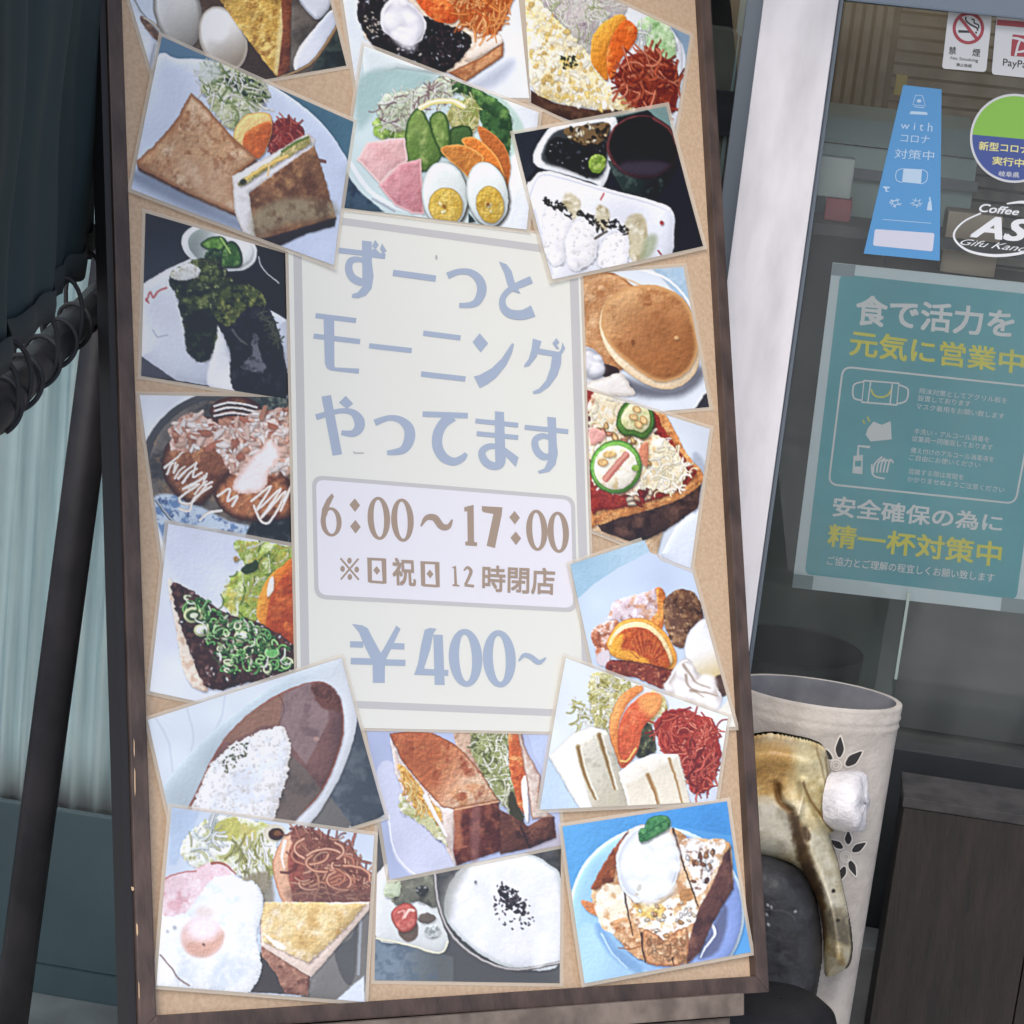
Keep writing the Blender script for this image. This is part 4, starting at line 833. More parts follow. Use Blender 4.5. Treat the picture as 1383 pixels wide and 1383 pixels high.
def pic_toast_sandwich(q):
    p = Pic(q, Z7, (168, 179, 214)); f = p.fill
    f([(90, 250), (160, 200), (260, 420), (460, 680), (300, 730), (180, 640), (140, 470)], (196, 202, 228), soft=10)
    p.line([(146, 440), (160, 560), (200, 650), (270, 712)], 7, (226, 231, 246)); f([(770, 40), (890, 40), (860, 260), (800, 160)], (176, 190, 226), sm=0, soft=8)
    f([(800, 560), (930, 520), (930, 590), (780, 610)], (176, 172, 190), soft=10)
    f([(420, -60), (520, -60), (536, 150), (640, 372), (600, 330), (450, 130)], (198, 168, 146), sm=0, tex=[((160, 120, 94), 30, .5, .68)])
    G = [(505, -60), (680, -60), (702, 200), (722, 330), (746, 480), (640, 366), (560, 240), (520, 150)]
    f(G, (150, 156, 104), sm=0, jag=10, tex=[((70, 76, 50), 24, .55, .66)]); p.strands(G, 110, 60, 8, [(232, 234, 206), (206, 212, 160), (160, 170, 104), (240, 240, 226), (110, 118, 70)], 101, curl=70)
    f([(700, 330), (745, 420), (760, 500), (690, 430)], (70, 66, 48), jag=6, soft=8)
    f([(680, -60), (730, -60), (772, 260), (778, 455), (730, 400), (692, 230)], (192, 98, 54), sm=0, jag=4, tex=[((226, 170, 110), 30, .54, .66), ((150, 60, 34), 30, .58, .7)])
    f([(745, 300), (770, 270), (778, 455), (762, 450)], (242, 236, 232), soft=5)
    f([(706, -60), (760, 130), (832, 262), (822, 400), (892, 446), (792, 456), (772, 300)], (208, 192, 182), sm=0, jag=3, tex=[((176, 146, 134), 30, .52, .68)], edge=((150, 112, 94), 10))
    f([(640, 410), (700, 440), (776, 490), (840, 450), (892, 446), (902, 540), (786, 588), (650, 616)], (94, 58, 48), sm=0, soft=6, tex=[((128, 84, 66), 40, .5, .66), ((60, 38, 36), 40, .56, .7)]); p.line([(742, 490), (782, 586)], 7, (50, 34, 32))
    T = [(148, 70), (240, 60), (340, 66), (430, 110), (500, 170), (566, 250), (644, 374), (440, 412), (384, 402), (290, 300), (204, 192)]
    f(T, (172, 98, 62), c2=(216, 184, 156), g=((360, 180), (560, 300)), sm=0, jag=4, tex=[((196, 136, 92), 44, .5, .66), ((146, 74, 46), 40, .56, .72)], edge=((140, 78, 50), 10))
    f([(148, 76), (204, 192), (290, 300), (386, 402), (446, 414), (436, 560), (448, 670), (390, 560), (250, 430), (176, 250)], (222, 208, 202), sm=0, jag=4, tex=[((198, 178, 172), 26, .54, .7)])
    f([(184, 208), (250, 260), (340, 380), (384, 420), (372, 500), (290, 430), (226, 330)], (222, 168, 84), jag=10, tex=[((240, 206, 130), 22, .5, .64), ((180, 116, 50), 24, .58, .72)])
    f([(196, 340), (250, 400), (330, 440), (390, 520), (410, 580), (280, 470), (200, 420)], (196, 196, 150), jag=12, tex=[((150, 156, 90), 20, .5, .65), ((232, 230, 220), 22, .5, .62)])
    p.strands([(200, 230), (260, 290), (340, 400), (330, 460), (240, 380)], 22, 70, 9, [(236, 190, 100), (214, 150, 70), (240, 214, 150)], 102, ang=60, spread=30)
    p.line([(312, 352), (350, 430), (404, 530)], 24, (216, 212, 210), hi=(244, 242, 242), w2=14)
    f([(440, 412), (644, 376), (652, 600), (590, 620), (452, 668), (436, 600), (446, 500)], (116, 60, 48), sm=0, jag=3, c2=(88, 46, 40), g=((460, 480), (650, 520)), tex=[((148, 90, 66), 40, .52, .68), ((74, 38, 34), 46, .54, .7)])
    f([(444, 416), (480, 412), (470, 480), (480, 560), (462, 600), (440, 560)], (176, 112, 80), soft=18, a=.8); p.line([(446, 414), (540, 396), (640, 378)], 8, (206, 160, 124)); p.line([(440, 590), (500, 580)], 8, (170, 104, 80), a=.7)
    f([(520, 420), (560, 412), (550, 640), (520, 640)], (150, 110, 110), soft=22, a=.5)
    p.grade(); return p

def pic_french_toast(q):
    p = Pic(q, Z9, (190, 208, 238)); f = p.fill
    f([(130, 150), (500, 30), (740, -40), (760, 40), (560, 96), (400, 180), (290, 250), (200, 330)], (150, 186, 212), sm=0, soft=7, c2=(170, 200, 224), g=((200, 200), (520, 80)))
    f([(280, 480), (380, 400), (400, 470), (300, 520)], (206, 210, 226), soft=24)
    f([(360, 420), (386, 340), (470, 310), (560, 288), (604, 268), (628, 330), (622, 420), (560, 450), (420, 430)], (208, 188, 198), jag=6, tex=[((238, 232, 240), 26, .46, .6), ((160, 110, 92), 26, .56, .7), ((206, 150, 110), 40, .6, .72)])
    f([(598, 276), (640, 296), (636, 440), (610, 480), (566, 436), (604, 380)], (206, 118, 56), tex=[((236, 170, 90), 24, .5, .65)])
    f([(636, 340), (670, 300), (730, 274), (800, 310), (834, 440), (770, 480), (744, 560), (690, 556), (640, 460)], (112, 78, 60), jag=9, tex=[((168, 130, 92), 24, .5, .64), ((66, 44, 40), 30, .54, .68), ((196, 164, 130), 16, .66, .76)])
    f([(272, 496), (330, 446), (404, 432), (400, 500), (370, 560), (362, 650), (306, 640), (292, 570)], (190, 122, 90), jag=6, tex=[((236, 222, 222), 22, .52, .64), ((140, 76, 52), 24, .56, .7)])
    f([(300, 600), (360, 580), (356, 650), (310, 650)], (216, 204, 214), jag=6, soft=10)
    f([(352, 640), (440, 626), (690, 650), (666, 720), (632, 770), (500, 715), (360, 692)], (134, 64, 50), jag=5, tex=[((96, 38, 36), 30, .5, .66), ((196, 130, 96), 16, .64, .74)])
    O = [(350, 556), (372, 494), (410, 444), (480, 420), (560, 430), (640, 490), (690, 580), (694, 640), (664, 672), (550, 640), (400, 618)]
    f(O, (238, 168, 74), edge=((220, 136, 48), 8)); f([(360, 560), (384, 500), (420, 460), (486, 440), (556, 450), (624, 506), (668, 590), (672, 640), (640, 660), (540, 630), (400, 606)], (244, 216, 160))
    f([(376, 566), (396, 512), (440, 476), (500, 464), (560, 480), (618, 534), (654, 610), (656, 664), (540, 640), (400, 612)], (178, 80, 38), tex=[((206, 112, 54), 24, .5, .64), ((140, 52, 28), 30, .56, .7)])
    f([(362, 570), (396, 506), (440, 500), (420, 570), (480, 580), (560, 640), (400, 612)], (240, 172, 60), soft=16, jag=8, a=.9)
    [p.line([(545+95*math.cos(t)*.45, 640-150*math.sin(t)*.3), (545+95*math.cos(t)*1.05, 645-165*math.sin(t))], 5, (226, 140, 84), a=.5, soft=6) for t in np.linspace(.25, 2.9, 12)]
    [p.line([(550+90*math.cos(t)*.5, 640-150*math.sin(t)*.35), (550+90*math.cos(t), 645-160*math.sin(t))], 6, (140, 54, 30), a=.5, soft=6) for t in np.linspace(.35, 2.75, 9)]
    f([(736, 600), (748, 510), (790, 452), (846, 424), (900, 520), (940, 700), (920, 760), (830, 724), (770, 660)], (234, 237, 246), c2=(198, 178, 128), g=((800, 540), (880, 740)), edge=((196, 200, 212), 14))
    f([(880, 720), (930, 700), (950, 790), (900, 800)], (84, 64, 56), soft=8)
    f([(636, 770), (668, 690), (712, 632), (756, 620), (800, 690), (874, 736), (916, 800), (894, 866), (800, 856), (700, 846)], (236, 236, 242), jag=5, edge=((190, 184, 184), 16))
    p.puff([(648, 770), (676, 700), (716, 646), (752, 634), (794, 696), (864, 742), (900, 800), (884, 850), (800, 842), (706, 832)], (236, 236, 241), (186, 176, 170), 16, 40, 5)
    for P in ([(730, 650), (768, 704), (800, 742), (862, 762)], [(764, 776), (830, 784), (894, 802)], [(742, 700), (756, 756), (826, 806)]): p.line(P, 15, (150, 130, 112), a=.75, soft=11, w2=6)
    f([(900, 880), (960, 800), (1000, 960), (920, 960)], (222, 222, 214), sm=0, soft=10)
    p.grade(); return p

def pic_egg_sandwich(q):
    p = Pic(q, Z9, (214, 224, 241)); f = p.fill
    f([(60, 1100), (90, 1110), (240, 1400), (0, 1400)], (182, 204, 228), sm=0, soft=8); p.line([(80, 1120), (150, 1240), (230, 1380)], 7, (150, 172, 200), soft=8)
    p.line([(140, 1240), (160, 1270)], 8, (160, 176, 196)); f([(690, 1290), (880, 1240), (870, 1350), (720, 1350)], (196, 206, 226), soft=24)
    P = [(280, 690), (350, 690), (430, 716), (500, 764), (460, 800), (390, 870), (356, 960), (270, 950), (190, 975), (186, 830), (270, 860)]
    f([(268, 700), (430, 716), (500, 764), (390, 870), (356, 960), (280, 940)], (196, 190, 130), jag=16, tex=[((236, 234, 222), 34, .46, .6), ((150, 142, 66), 26, .54, .66), ((110, 104, 56), 20, .62, .72)])
    p.strands(P, 66, 64, 9, [(240, 240, 232), (214, 212, 140), (180, 174, 90), (232, 230, 206)], 121, curl=80)
    f([(556, 790), (630, 816), (640, 880), (580, 920), (540, 1000)], (206, 206, 150), jag=10, tex=[((160, 156, 80), 24, .5, .64), ((240, 238, 226), 24, .52, .64)])
    f([(490, 970), (560, 940), (590, 1060), (560, 1090), (490, 1100)], (78, 78, 56), jag=6, tex=[((140, 150, 110), 18, .55, .66), ((44, 44, 40), 22, .52, .66)])
    f([(410, 940), (450, 860), (520, 800), (570, 786), (612, 804), (604, 870), (560, 920), (520, 970), (496, 1080), (426, 1160), (392, 1080)], (206, 94, 58), tex=[((224, 126, 82), 40, .5, .68)])
    f([(500, 820), (570, 788), (616, 806), (600, 880), (550, 900)], (236, 164, 92), soft=44, a=.85)
    f([(358, 960), (372, 880), (410, 810), (462, 768), (514, 752), (524, 776), (470, 820), (424, 890), (404, 960), (402, 1060), (420, 1140), (380, 1090)], (238, 168, 98), c2=(226, 138, 74), g=((380, 880), (430, 900)), edge=((214, 120, 60), 7))
    p.line([(416, 1120), (450, 1120), (490, 1060)], 10, (236, 190, 110))
    P = [(584, 960), (610, 900), (650, 872), (740, 870), (800, 900), (866, 918), (905, 1060), (906, 1110), (860, 1240), (806, 1282), (760, 1270), (726, 1180), (690, 1090), (620, 1070)]
    f(P, (150, 52, 42), jag=8)
    rs = np.random.RandomState(12)
    for i in range(16):
        r = rs.uniform(40, 110); cx, cy = 720+rs.uniform(-20, 30), 1000+rs.uniform(-20, 30); t0 = rs.uniform(0, 6)
        p.line([(cx+r*.95*math.cos(t), cy+r*math.sin(t)) for t in np.linspace(t0, t0+rs.uniform(2, 4), 7)], 11, (150, 52, 44), hi=[(226, 116, 92), (206, 88, 70), (236, 150, 124)][i % 3])
    p.strands(P, 60, 120, 10, [(214, 104, 82), (190, 74, 60), (232, 140, 116), (150, 46, 42)], 122, curl=100)
    p.strands([(720, 1080), (880, 1040), (890, 1120), (800, 1270), (750, 1240)], 30, 110, 11, [(172, 66, 58), (206, 96, 80), (128, 40, 40)], 123, ang=110, spread=40)
    f([(60, 1100), (180, 985), (270, 952), (346, 972), (416, 1165), (440, 1200), (480, 1400), (240, 1400)], (228, 229, 228), sm=0, jag=3, edge=((206, 206, 200), 12))
    f([(196, 1050), (300, 985), (352, 985), (414, 1170), (462, 1340), (480, 1400), (290, 1400), (240, 1240)], (208, 204, 190), sm=0, soft=6, c2=(186, 180, 160), g=((240, 1080), (420, 1340)), tex=[((176, 172, 156), 26, .55, .7)])
    for P in ([(206, 1055), (238, 1190), (292, 1310)], [(308, 996), (346, 1120), (386, 1262)]):
        p.line(P, 28, (180, 160, 118), w2=12); p.line(P, 14, (138, 110, 70), w2=6); p.line([(x+14, y) for x, y in P], 5, (232, 228, 216))
    f([(404, 1180), (470, 1130), (570, 1090), (700, 1088), (756, 1330), (700, 1400), (470, 1400)], (232, 229, 219), sm=0, jag=3, tex=[((214, 208, 192), 40, .5, .7)])
    f([(440, 1240), (560, 1180), (700, 1100), (752, 1330), (700, 1400), (470, 1400)], (212, 204, 184), sm=0, soft=24, a=.7)
    p.line([(548, 1192), (590, 1290), (612, 1390)], 24, (180, 156, 116), w2=14); p.line([(548, 1192), (586, 1290), (606, 1390)], 12, (156, 116, 72), w2=6)
    p.line([(654, 1112), (690, 1220), (724, 1350)], 18, (196, 172, 132), w2=10); p.line([(654, 1112), (688, 1220), (720, 1350)], 8, (160, 126, 86), w2=5)
    p.grade(); return p

def pic_ham_and_egg(q):
    p = Pic(q, Z6, (198, 212, 233)); f = p.fill
    f([(195, 80), (350, 110), (300, 250), (220, 400), (180, 400)], (178, 198, 226), sm=0, soft=20)
    f([(1150, 640), (1300, 560), (1260, 1160), (900, 1130), (980, 990)], (124, 122, 120), sm=0, soft=5); f([(1180, 800), (1216, 720), (1200, 1010), (1150, 1050), (1090, 880)], (94, 94, 96), soft=8)
    f([(1100, 1140), (1200, 1050), (1250, 1010), (1256, 1160)], (206, 216, 236), sm=0, soft=10); p.line([(1236, 700), (1220, 1000)], 14, (150, 156, 164))
    f([(650, 860), (720, 900), (840, 1060), (824, 1110), (600, 1100)], (82, 77, 77), sm=0, soft=8)
    P = [(250, 330), (300, 220), (430, 140), (560, 140), (700, 170), (770, 220), (760, 420), (700, 560), (600, 490), (480, 400), (340, 420)]
    f(P, (222, 228, 216), jag=14, tex=[((180, 182, 96), 60, .5, .64), ((240, 243, 244), 50, .48, .62), ((140, 140, 70), 30, .64, .74)])
    f([(430, 190), (520, 140), (580, 180), (560, 260), (480, 260)], (190, 188, 104), jag=10, soft=10); f([(580, 180), (650, 210), (660, 270), (590, 310)], (198, 190, 116), jag=10, soft=10)
    p.strands([(480, 300), (700, 260), (750, 380), (720, 540), (600, 490)], 40, 110, 15, [(240, 242, 240), (190, 192, 120), (226, 228, 196), (150, 150, 90)], 131, ang=80, spread=30)
    p.strands([(290, 260), (420, 150), (480, 300), (380, 380)], 22, 90, 16, [(232, 238, 243), (214, 224, 226), (206, 210, 160)], 132)
    f([(560, 500), (720, 440), (760, 600), (700, 610)], (140, 130, 110), soft=24, a=.8)
    p.ell(760, 226, 62, 48, (206, 198, 180), soft=12); p.ell(770, 232, 42, 33, (76, 46, 32), edge=((50, 30, 24), 10)); p.ell(776, 226, 20, 14, (128, 88, 54), soft=10)
    f([(752, 430), (772, 320), (830, 232), (880, 210), (900, 260), (850, 340), (836, 450), (872, 604), (806, 604)], (226, 176, 146), edge=((196, 132, 96), 14)); p.line([(820, 270), (802, 350), (812, 420)], 20, (246, 234, 222), w2=8)
    f([(836, 350), (880, 260), (960, 330), (960, 480), (880, 600), (846, 500)], (156, 90, 78), tex=[((126, 66, 60), 30, .5, .66)])
    P = [(850, 250), (900, 196), (1000, 214), (1100, 262), (1190, 306), (1220, 380), (1272, 450), (1280, 604), (870, 604), (930, 450)]
    f(P, (134, 88, 78), jag=8); p.strands(P, 80, 160, 15, [(196, 142, 116), (168, 108, 92), (206, 158, 134), (130, 80, 72), (150, 96, 84)], 133, curl=100)
    rs = np.random.RandomState(21)
    for k in range(15):
        x, y = rs.uniform(940, 1200), rs.uniform(260, 540); r = rs.uniform(50, 120); t0 = rs.uniform(0, 6)
        p.line([(x+r*math.cos(t), y+r*.55*math.sin(t)) for t in np.linspace(t0, t0+rs.uniform(1.2, 3), 6)], 19, (140, 88, 74), hi=[(214, 162, 134), (190, 130, 106), (222, 176, 150)][k % 3])
    f([(860, 520), (1240, 540), (1276, 606), (870, 606)], (112, 84, 78), soft=50, a=.5)
    f([(680, 690), (720, 780), (960, 1000), (945, 1120), (818, 1108), (770, 1000), (690, 900)], (156, 114, 98), sm=0, jag=6, tex=[((190, 146, 124), 30, .52, .66), ((110, 74, 66), 40, .54, .68)])
    f([(684, 690), (704, 604), (1000, 606), (1284, 604), (1278, 650), (1150, 800), (962, 1018), (690, 846)], (228, 208, 196), sm=0, jag=3)
    f([(684, 700), (706, 608), (1000, 608), (1262, 616), (1120, 780), (950, 940), (820, 880), (700, 820)], (214, 184, 126), sm=0, jag=10, tex=[((232, 212, 166), 90, .42, .66), ((190, 150, 90), 70, .54, .74), ((236, 218, 196), 60, .58, .74)], soft=6)
    f([(700, 780), (740, 800), (830, 850), (780, 860)], (240, 228, 214), jag=8, soft=8)
    f([(104, 700), (140, 560), (160, 470), (330, 430), (470, 420), (590, 486), (650, 492), (700, 570), (690, 680), (664, 780), (690, 950), (650, 1070), (560, 1110), (300, 1080), (100, 1060)], (232, 237, 244), jag=9,
      tex=[((206, 218, 232), 90, .5, .68), ((244, 247, 250), 60, .46, .62)], edge=((202, 210, 220), 16))
    f([(140, 600), (160, 470), (300, 434), (400, 388), (480, 384), (546, 450), (430, 470), (350, 560), (280, 660), (160, 680)], (226, 198, 208), jag=8, soft=12, tex=[((238, 222, 230), 50, .48, .62), ((206, 156, 164), 40, .6, .72)])
    p.line([(160, 476), (230, 448), (330, 434)], 8, (186, 120, 116)); p.line([(420, 392), (480, 394), (550, 452)], 18, (160, 100, 84), w2=6); p.ell(210, 622, 40, 30, (216, 160, 172), soft=24, a=.7)
    p.ell(362, 800, 122, 112, (218, 184, 178), soft=12, edge=((224, 206, 206), 26)); f([(280, 830), (380, 800), (460, 760), (484, 790), (450, 860), (370, 904), (290, 880)], (212, 164, 146), soft=34, a=.85)
    p.ell(372, 744, 86, 70, (238, 224, 234), soft=60); p.ell(380, 656, 52, 30, (220, 196, 188), soft=40, a=.6); p.ell(372, 836, 6, 6, (110, 70, 60)); p.ell(208, 740, 8, 8, (180, 186, 196)); p.ell(170, 760, 6, 6, (190, 196, 206))
    p.line([(132, 894), (190, 960), (230, 1020), (290, 1062)], 9, (148, 130, 130)); f([(430, 960), (560, 900), (600, 1010), (470, 1060)], (196, 210, 230), soft=50, a=.6, tex=[((230, 236, 244), 24, .5, .64)])
    p.grade(); return p

def pic_blue_dessert(q):
    p = Pic(q, ZA, (88, 156, 222)); f = p.fill
    f([(90, 200), (1080, 60), (1100, 300), (800, 250), (500, 280), (150, 600)], (92, 162, 226), sm=0, c2=(70, 142, 214), g=((200, 400), (900, 120)), soft=12)
    p.ell(650, 730, 505, 490, (196, 224, 247)); p.ell(650, 735, 488, 472, (150, 196, 238), c2=(134, 158, 222), g=((300, 700), (1050, 760)))
    f([(230, 800), (330, 850), (500, 1020), (620, 1120), (240, 1200), (180, 960)], (164, 206, 242), soft=20)
    f([(320, 800), (420, 930), (560, 1050), (540, 1090), (400, 1000), (300, 860)], (116, 156, 206), soft=34, a=.8); p.line([(330, 860), (390, 970), (480, 1060)], 8, (190, 220, 246), soft=8)
    f([(900, 960), (1040, 700), (1050, 820), (1000, 960), (900, 1010)], (92, 98, 130), soft=26, a=.9); p.line([(960, 800), (985, 860), (930, 940), (900, 1000)], 20, (190, 206, 232), hi=(226, 236, 247), w2=6)
    B = [(488, 262), (560, 230), (740, 256), (830, 310), (1040, 318), (1082, 360), (1088, 600), (960, 800), (900, 960), (830, 1034), (740, 1046), (580, 1026), (480, 960), (400, 870), (310, 760), (268, 650), (276, 590), (390, 390)]
    f(B, (210, 172, 132), sm=0, jag=8, jsc=40, tex=[((178, 124, 80), 60, .5, .66), ((236, 224, 206), 44, .54, .66)])
    f([(216, 668), (300, 696), (320, 750), (300, 760), (240, 724)], (206, 132, 84), soft=6)
    f([(488, 262), (440, 400), (410, 480), (400, 560), (300, 610), (270, 600), (330, 480), (400, 370)], (146, 80, 46), sm=0, jag=5, tex=[((186, 116, 66), 50, .52, .68), ((104, 54, 36), 50, .56, .7)])
    f([(740, 250), (826, 308), (780, 330), (740, 290)], (196, 150, 104), tex=[((150, 100, 60), 20, .5, .66)])
    f([(1070, 340), (1090, 600), (970, 800), (900, 960), (820, 1034), (824, 940), (890, 720), (960, 600), (1030, 430), (1050, 350)], (96, 62, 56), sm=0, jag=4, tex=[((124, 84, 72), 60, .5, .68), ((70, 44, 44), 60, .56, .7)])
    f([(1000, 350), (1052, 326), (1076, 356), (1040, 400), (1010, 420)], (206, 160, 112), jag=6)
    W1 = [(290, 640), (340, 580), (440, 580), (480, 640), (500, 700), (470, 780), (380, 800), (400, 860), (320, 790)]
    f(W1, (236, 224, 200), jag=30, jsc=50, soft=10, tex=[((206, 160, 112), 40, .52, .66), ((244, 240, 236), 36, .5, .62)])
    W2 = [(520, 700), (640, 660), (760, 640), (860, 660), (870, 760), (820, 830), (740, 850), (680, 900), (600, 840), (510, 780)]
    f(W2, (240, 238, 234), jag=26, jsc=46, soft=7, tex=[((214, 176, 116), 34, .54, .66), ((170, 116, 76), 30, .62, .72)])
    W3 = [(790, 340), (860, 318), (950, 330), (1050, 320), (1020, 420), (980, 500), (940, 590), (880, 640), (850, 560), (810, 450)]
    f(W3, (240, 239, 242), jag=22, jsc=40, soft=7, tex=[((196, 150, 106), 34, .56, .66), ((120, 84, 64), 30, .64, .74)])
    p.bits([(800, 380), (1000, 350), (940, 560), (860, 560)], 22, (9, 22), [(150, 100, 70), (110, 72, 54), (246, 244, 246), (190, 140, 100)], 141)
    f([(520, 690), (640, 680), (700, 720), (640, 770), (550, 760)], (216, 178, 96), soft=16, jag=14, tex=[((244, 226, 160), 24, .52, .64), ((170, 120, 60), 24, .56, .68)]); f([(780, 620), (850, 600), (860, 660), (790, 680)], (176, 128, 80), jag=10, soft=8)
    p.bits(W2, 26, (9, 20), [(250, 248, 246), (206, 160, 110), (230, 214, 190)], 142)
    f([(570, 850), (640, 860), (700, 900), (740, 860), (820, 830), (830, 960), (790, 1034), (740, 1046), (590, 1026)], (196, 144, 102), jag=8, tex=[((224, 182, 140), 34, .5, .64), ((150, 98, 62), 34, .56, .68)], edge=((150, 96, 62), 16))
    p.bits([(590, 880), (700, 910), (810, 880), (800, 1010), (620, 1010)], 60, (12, 26), [(206, 156, 112), (182, 128, 86), (226, 186, 146)], 143, dark=.75)
    f([(400, 800), (480, 770), (556, 860), (570, 1010), (470, 940)], (206, 156, 110), jag=8, tex=[((232, 206, 176), 30, .5, .64), ((160, 104, 66), 30, .58, .7)])
    for P, w in (([(742, 256), (780, 380), (806, 470), (846, 580), (890, 706)], 12), ([(462, 610), (480, 720), (512, 870)], 11), ([(562, 860), (566, 940), (582, 1024)], 13), ([(740, 1000), (748, 1046)], 9)):
        p.line(P, w, (58, 34, 32), w2=w*.5)
    p.line([(430, 940), (500, 950), (560, 930)], 6, (150, 96, 64))
    f([(560, 660), (660, 680), (760, 600), (740, 640), (660, 690)], (140, 106, 60), soft=16, a=.7)
    C = [(414, 440), (424, 380), (456, 318), (520, 250), (600, 236), (690, 266), (752, 336), (782, 440), (772, 530), (738, 596), (670, 656), (580, 668), (530, 684), (480, 640), (440, 590)]
    f(C, (233, 239, 247), jag=5, jsc=30, edge=((206, 214, 226), 26))
    p.puff([(430, 440), (440, 384), (470, 330), (530, 266), (600, 252), (680, 280), (738, 344), (764, 440), (754, 520), (722, 586), (660, 640), (580, 652), (520, 640), (456, 580)], (232, 238, 246), (200, 208, 222), 20, 58, 4)
    p.ell(548, 596, 14, 22, (196, 196, 190), rot=20, soft=10); p.ell(536, 634, 12, 8, (190, 180, 160), soft=8)
    M = [(542, 280), (556, 256), (580, 250), (592, 214), (630, 186), (672, 176), (710, 186), (728, 214), (722, 248), (690, 276), (640, 300), (600, 326), (560, 332), (546, 310)]
    f([(x+4, y+14) for x, y in M], (170, 184, 180), soft=14, a=.8); f(M, (70, 132, 82), jag=6, jsc=20, tex=[((104, 162, 104), 26, .52, .66), ((42, 92, 56), 24, .56, .7)], edge=((48, 98, 60), 8))
    p.line([(550, 310), (620, 256), (716, 204)], 6, (46, 96, 58)); [p.line([(590+i*34, 280-i*20), (600+i*36, 240-i*16)], 4, (50, 104, 62)) for i in range(4)]
    p.grade(); return p

# name -> corners (TL TR BR BL, photograph pixels), painter, height of each corner in sheet thicknesses, label
PHOTOS = {
 'egg_toast': ([(141, -110), (417, -110), (467, 89), (215, 132)], pic_egg_toast, (1, 1, 1, 1), 'print of boiled eggs beside buttered toast, top left on the board'),
 'bean_toast': ([(446, -110), (688, -110), (714, 133), (482, 130)], pic_bean_toast, (1, 1, 1, 1), 'print of toast with black sweet beans and whipped cream'),
 'egg_salad': ([(705, -57), (931, 49), (903, 228), (716, 139)], pic_egg_salad, (1, 1, 1, 1), 'print of egg salad toast, at the top right corner of the board'),
 'nori': ([(196, 288), (400, 347), (398, 541), (190, 508)], pic_nori_rice_ball, (1, 1, 1, 1), 'print of seaweed wrapped rice balls with a cucumber bowl'),
 'octopus': ([(188, 534), (400, 537), (394, 748), (219, 758)], pic_octopus_balls, (1, 1, 1, 1), 'print of octopus balls under mayonnaise and bonito flakes'),
 'pancakes': ([(762, 372), (922, 361), (957, 550), (772, 566)], pic_pancakes, (1, 1, 1, 1), 'print of two brown pancakes on a plate'),
 'porridge': ([(510, 1112), (757, 1131), (755, 1328), (505, 1324)], pic_porridge, (1, 1, 1, 1), 'print of white rice porridge with a pickled plum'),
 'onion': ([(226, 708), (412, 742), (396, 975), (201, 934)], pic_onion_toast, (2, 2, 2, 2), 'print of toast covered with chopped green onion'),
 'pizza': ([(775, 522), (957, 580), (931, 768), (797, 716)], pic_pizza_toast, (2, 2, 2, 2.4), 'print of pizza toast with green pepper rings'),
 'toast_sandwich': ([(489, 958), (742, 958), (757, 1141), (525, 1188)], pic_toast_sandwich, (2, 2, 2.2, 2), 'print of a toasted sandwich filled with egg and cabbage'),
 'hot_sandwich': ([(216, 52), (474, 167), (446, 361), (175, 257)], pic_hot_sandwich, (4, 4, 4, 3), 'print of a cut hot sandwich with salad, its corner over the notice'),
 'salad': ([(489, 64), (724, 154), (708, 312), (456, 282)], pic_salad_plate, (4, 4, 4, 4), 'print of a ham salad with halved boiled eggs'),
 'tray': ([(690, 184), (897, 145), (946, 334), (741, 380)], pic_rice_ball_tray, (4.6, 3, 3, 4.4), 'print of white rice balls and a dark soup bowl on a black tray'),
 'french': ([(765, 764), (918, 714), (990, 982), (818, 990)], pic_french_toast, (4.6, .9, 3, 4.2), 'print of french toast with an orange slice and whipped cream'),
 'curry': ([(197, 973), (456, 890), (517, 1103), (247, 1187)], pic_curry, (3, 4.2, 4, 3), 'print of brown curry with white rice in an oval dish'),
 'egg_sandwich': ([(758, 890), (978, 969), (962, 1083), (725, 1094)], pic_egg_sandwich, (5.2, 5, 5, 5), 'print of white bread sandwiches with red spaghetti and orange'),
 'ham_egg': ([(228, 1091), (501, 1129), (488, 1353), (207, 1331)], pic_ham_and_egg, (5, 5, 5, 5), 'print of a ham and fried egg plate with toast'),
 'dessert': ([(754, 1117), (975, 1083), (1007, 1286), (784, 1328)], pic_blue_dessert, (6, 6, 6, 6), 'print of cream topped dessert toast on a blue plate'),
}
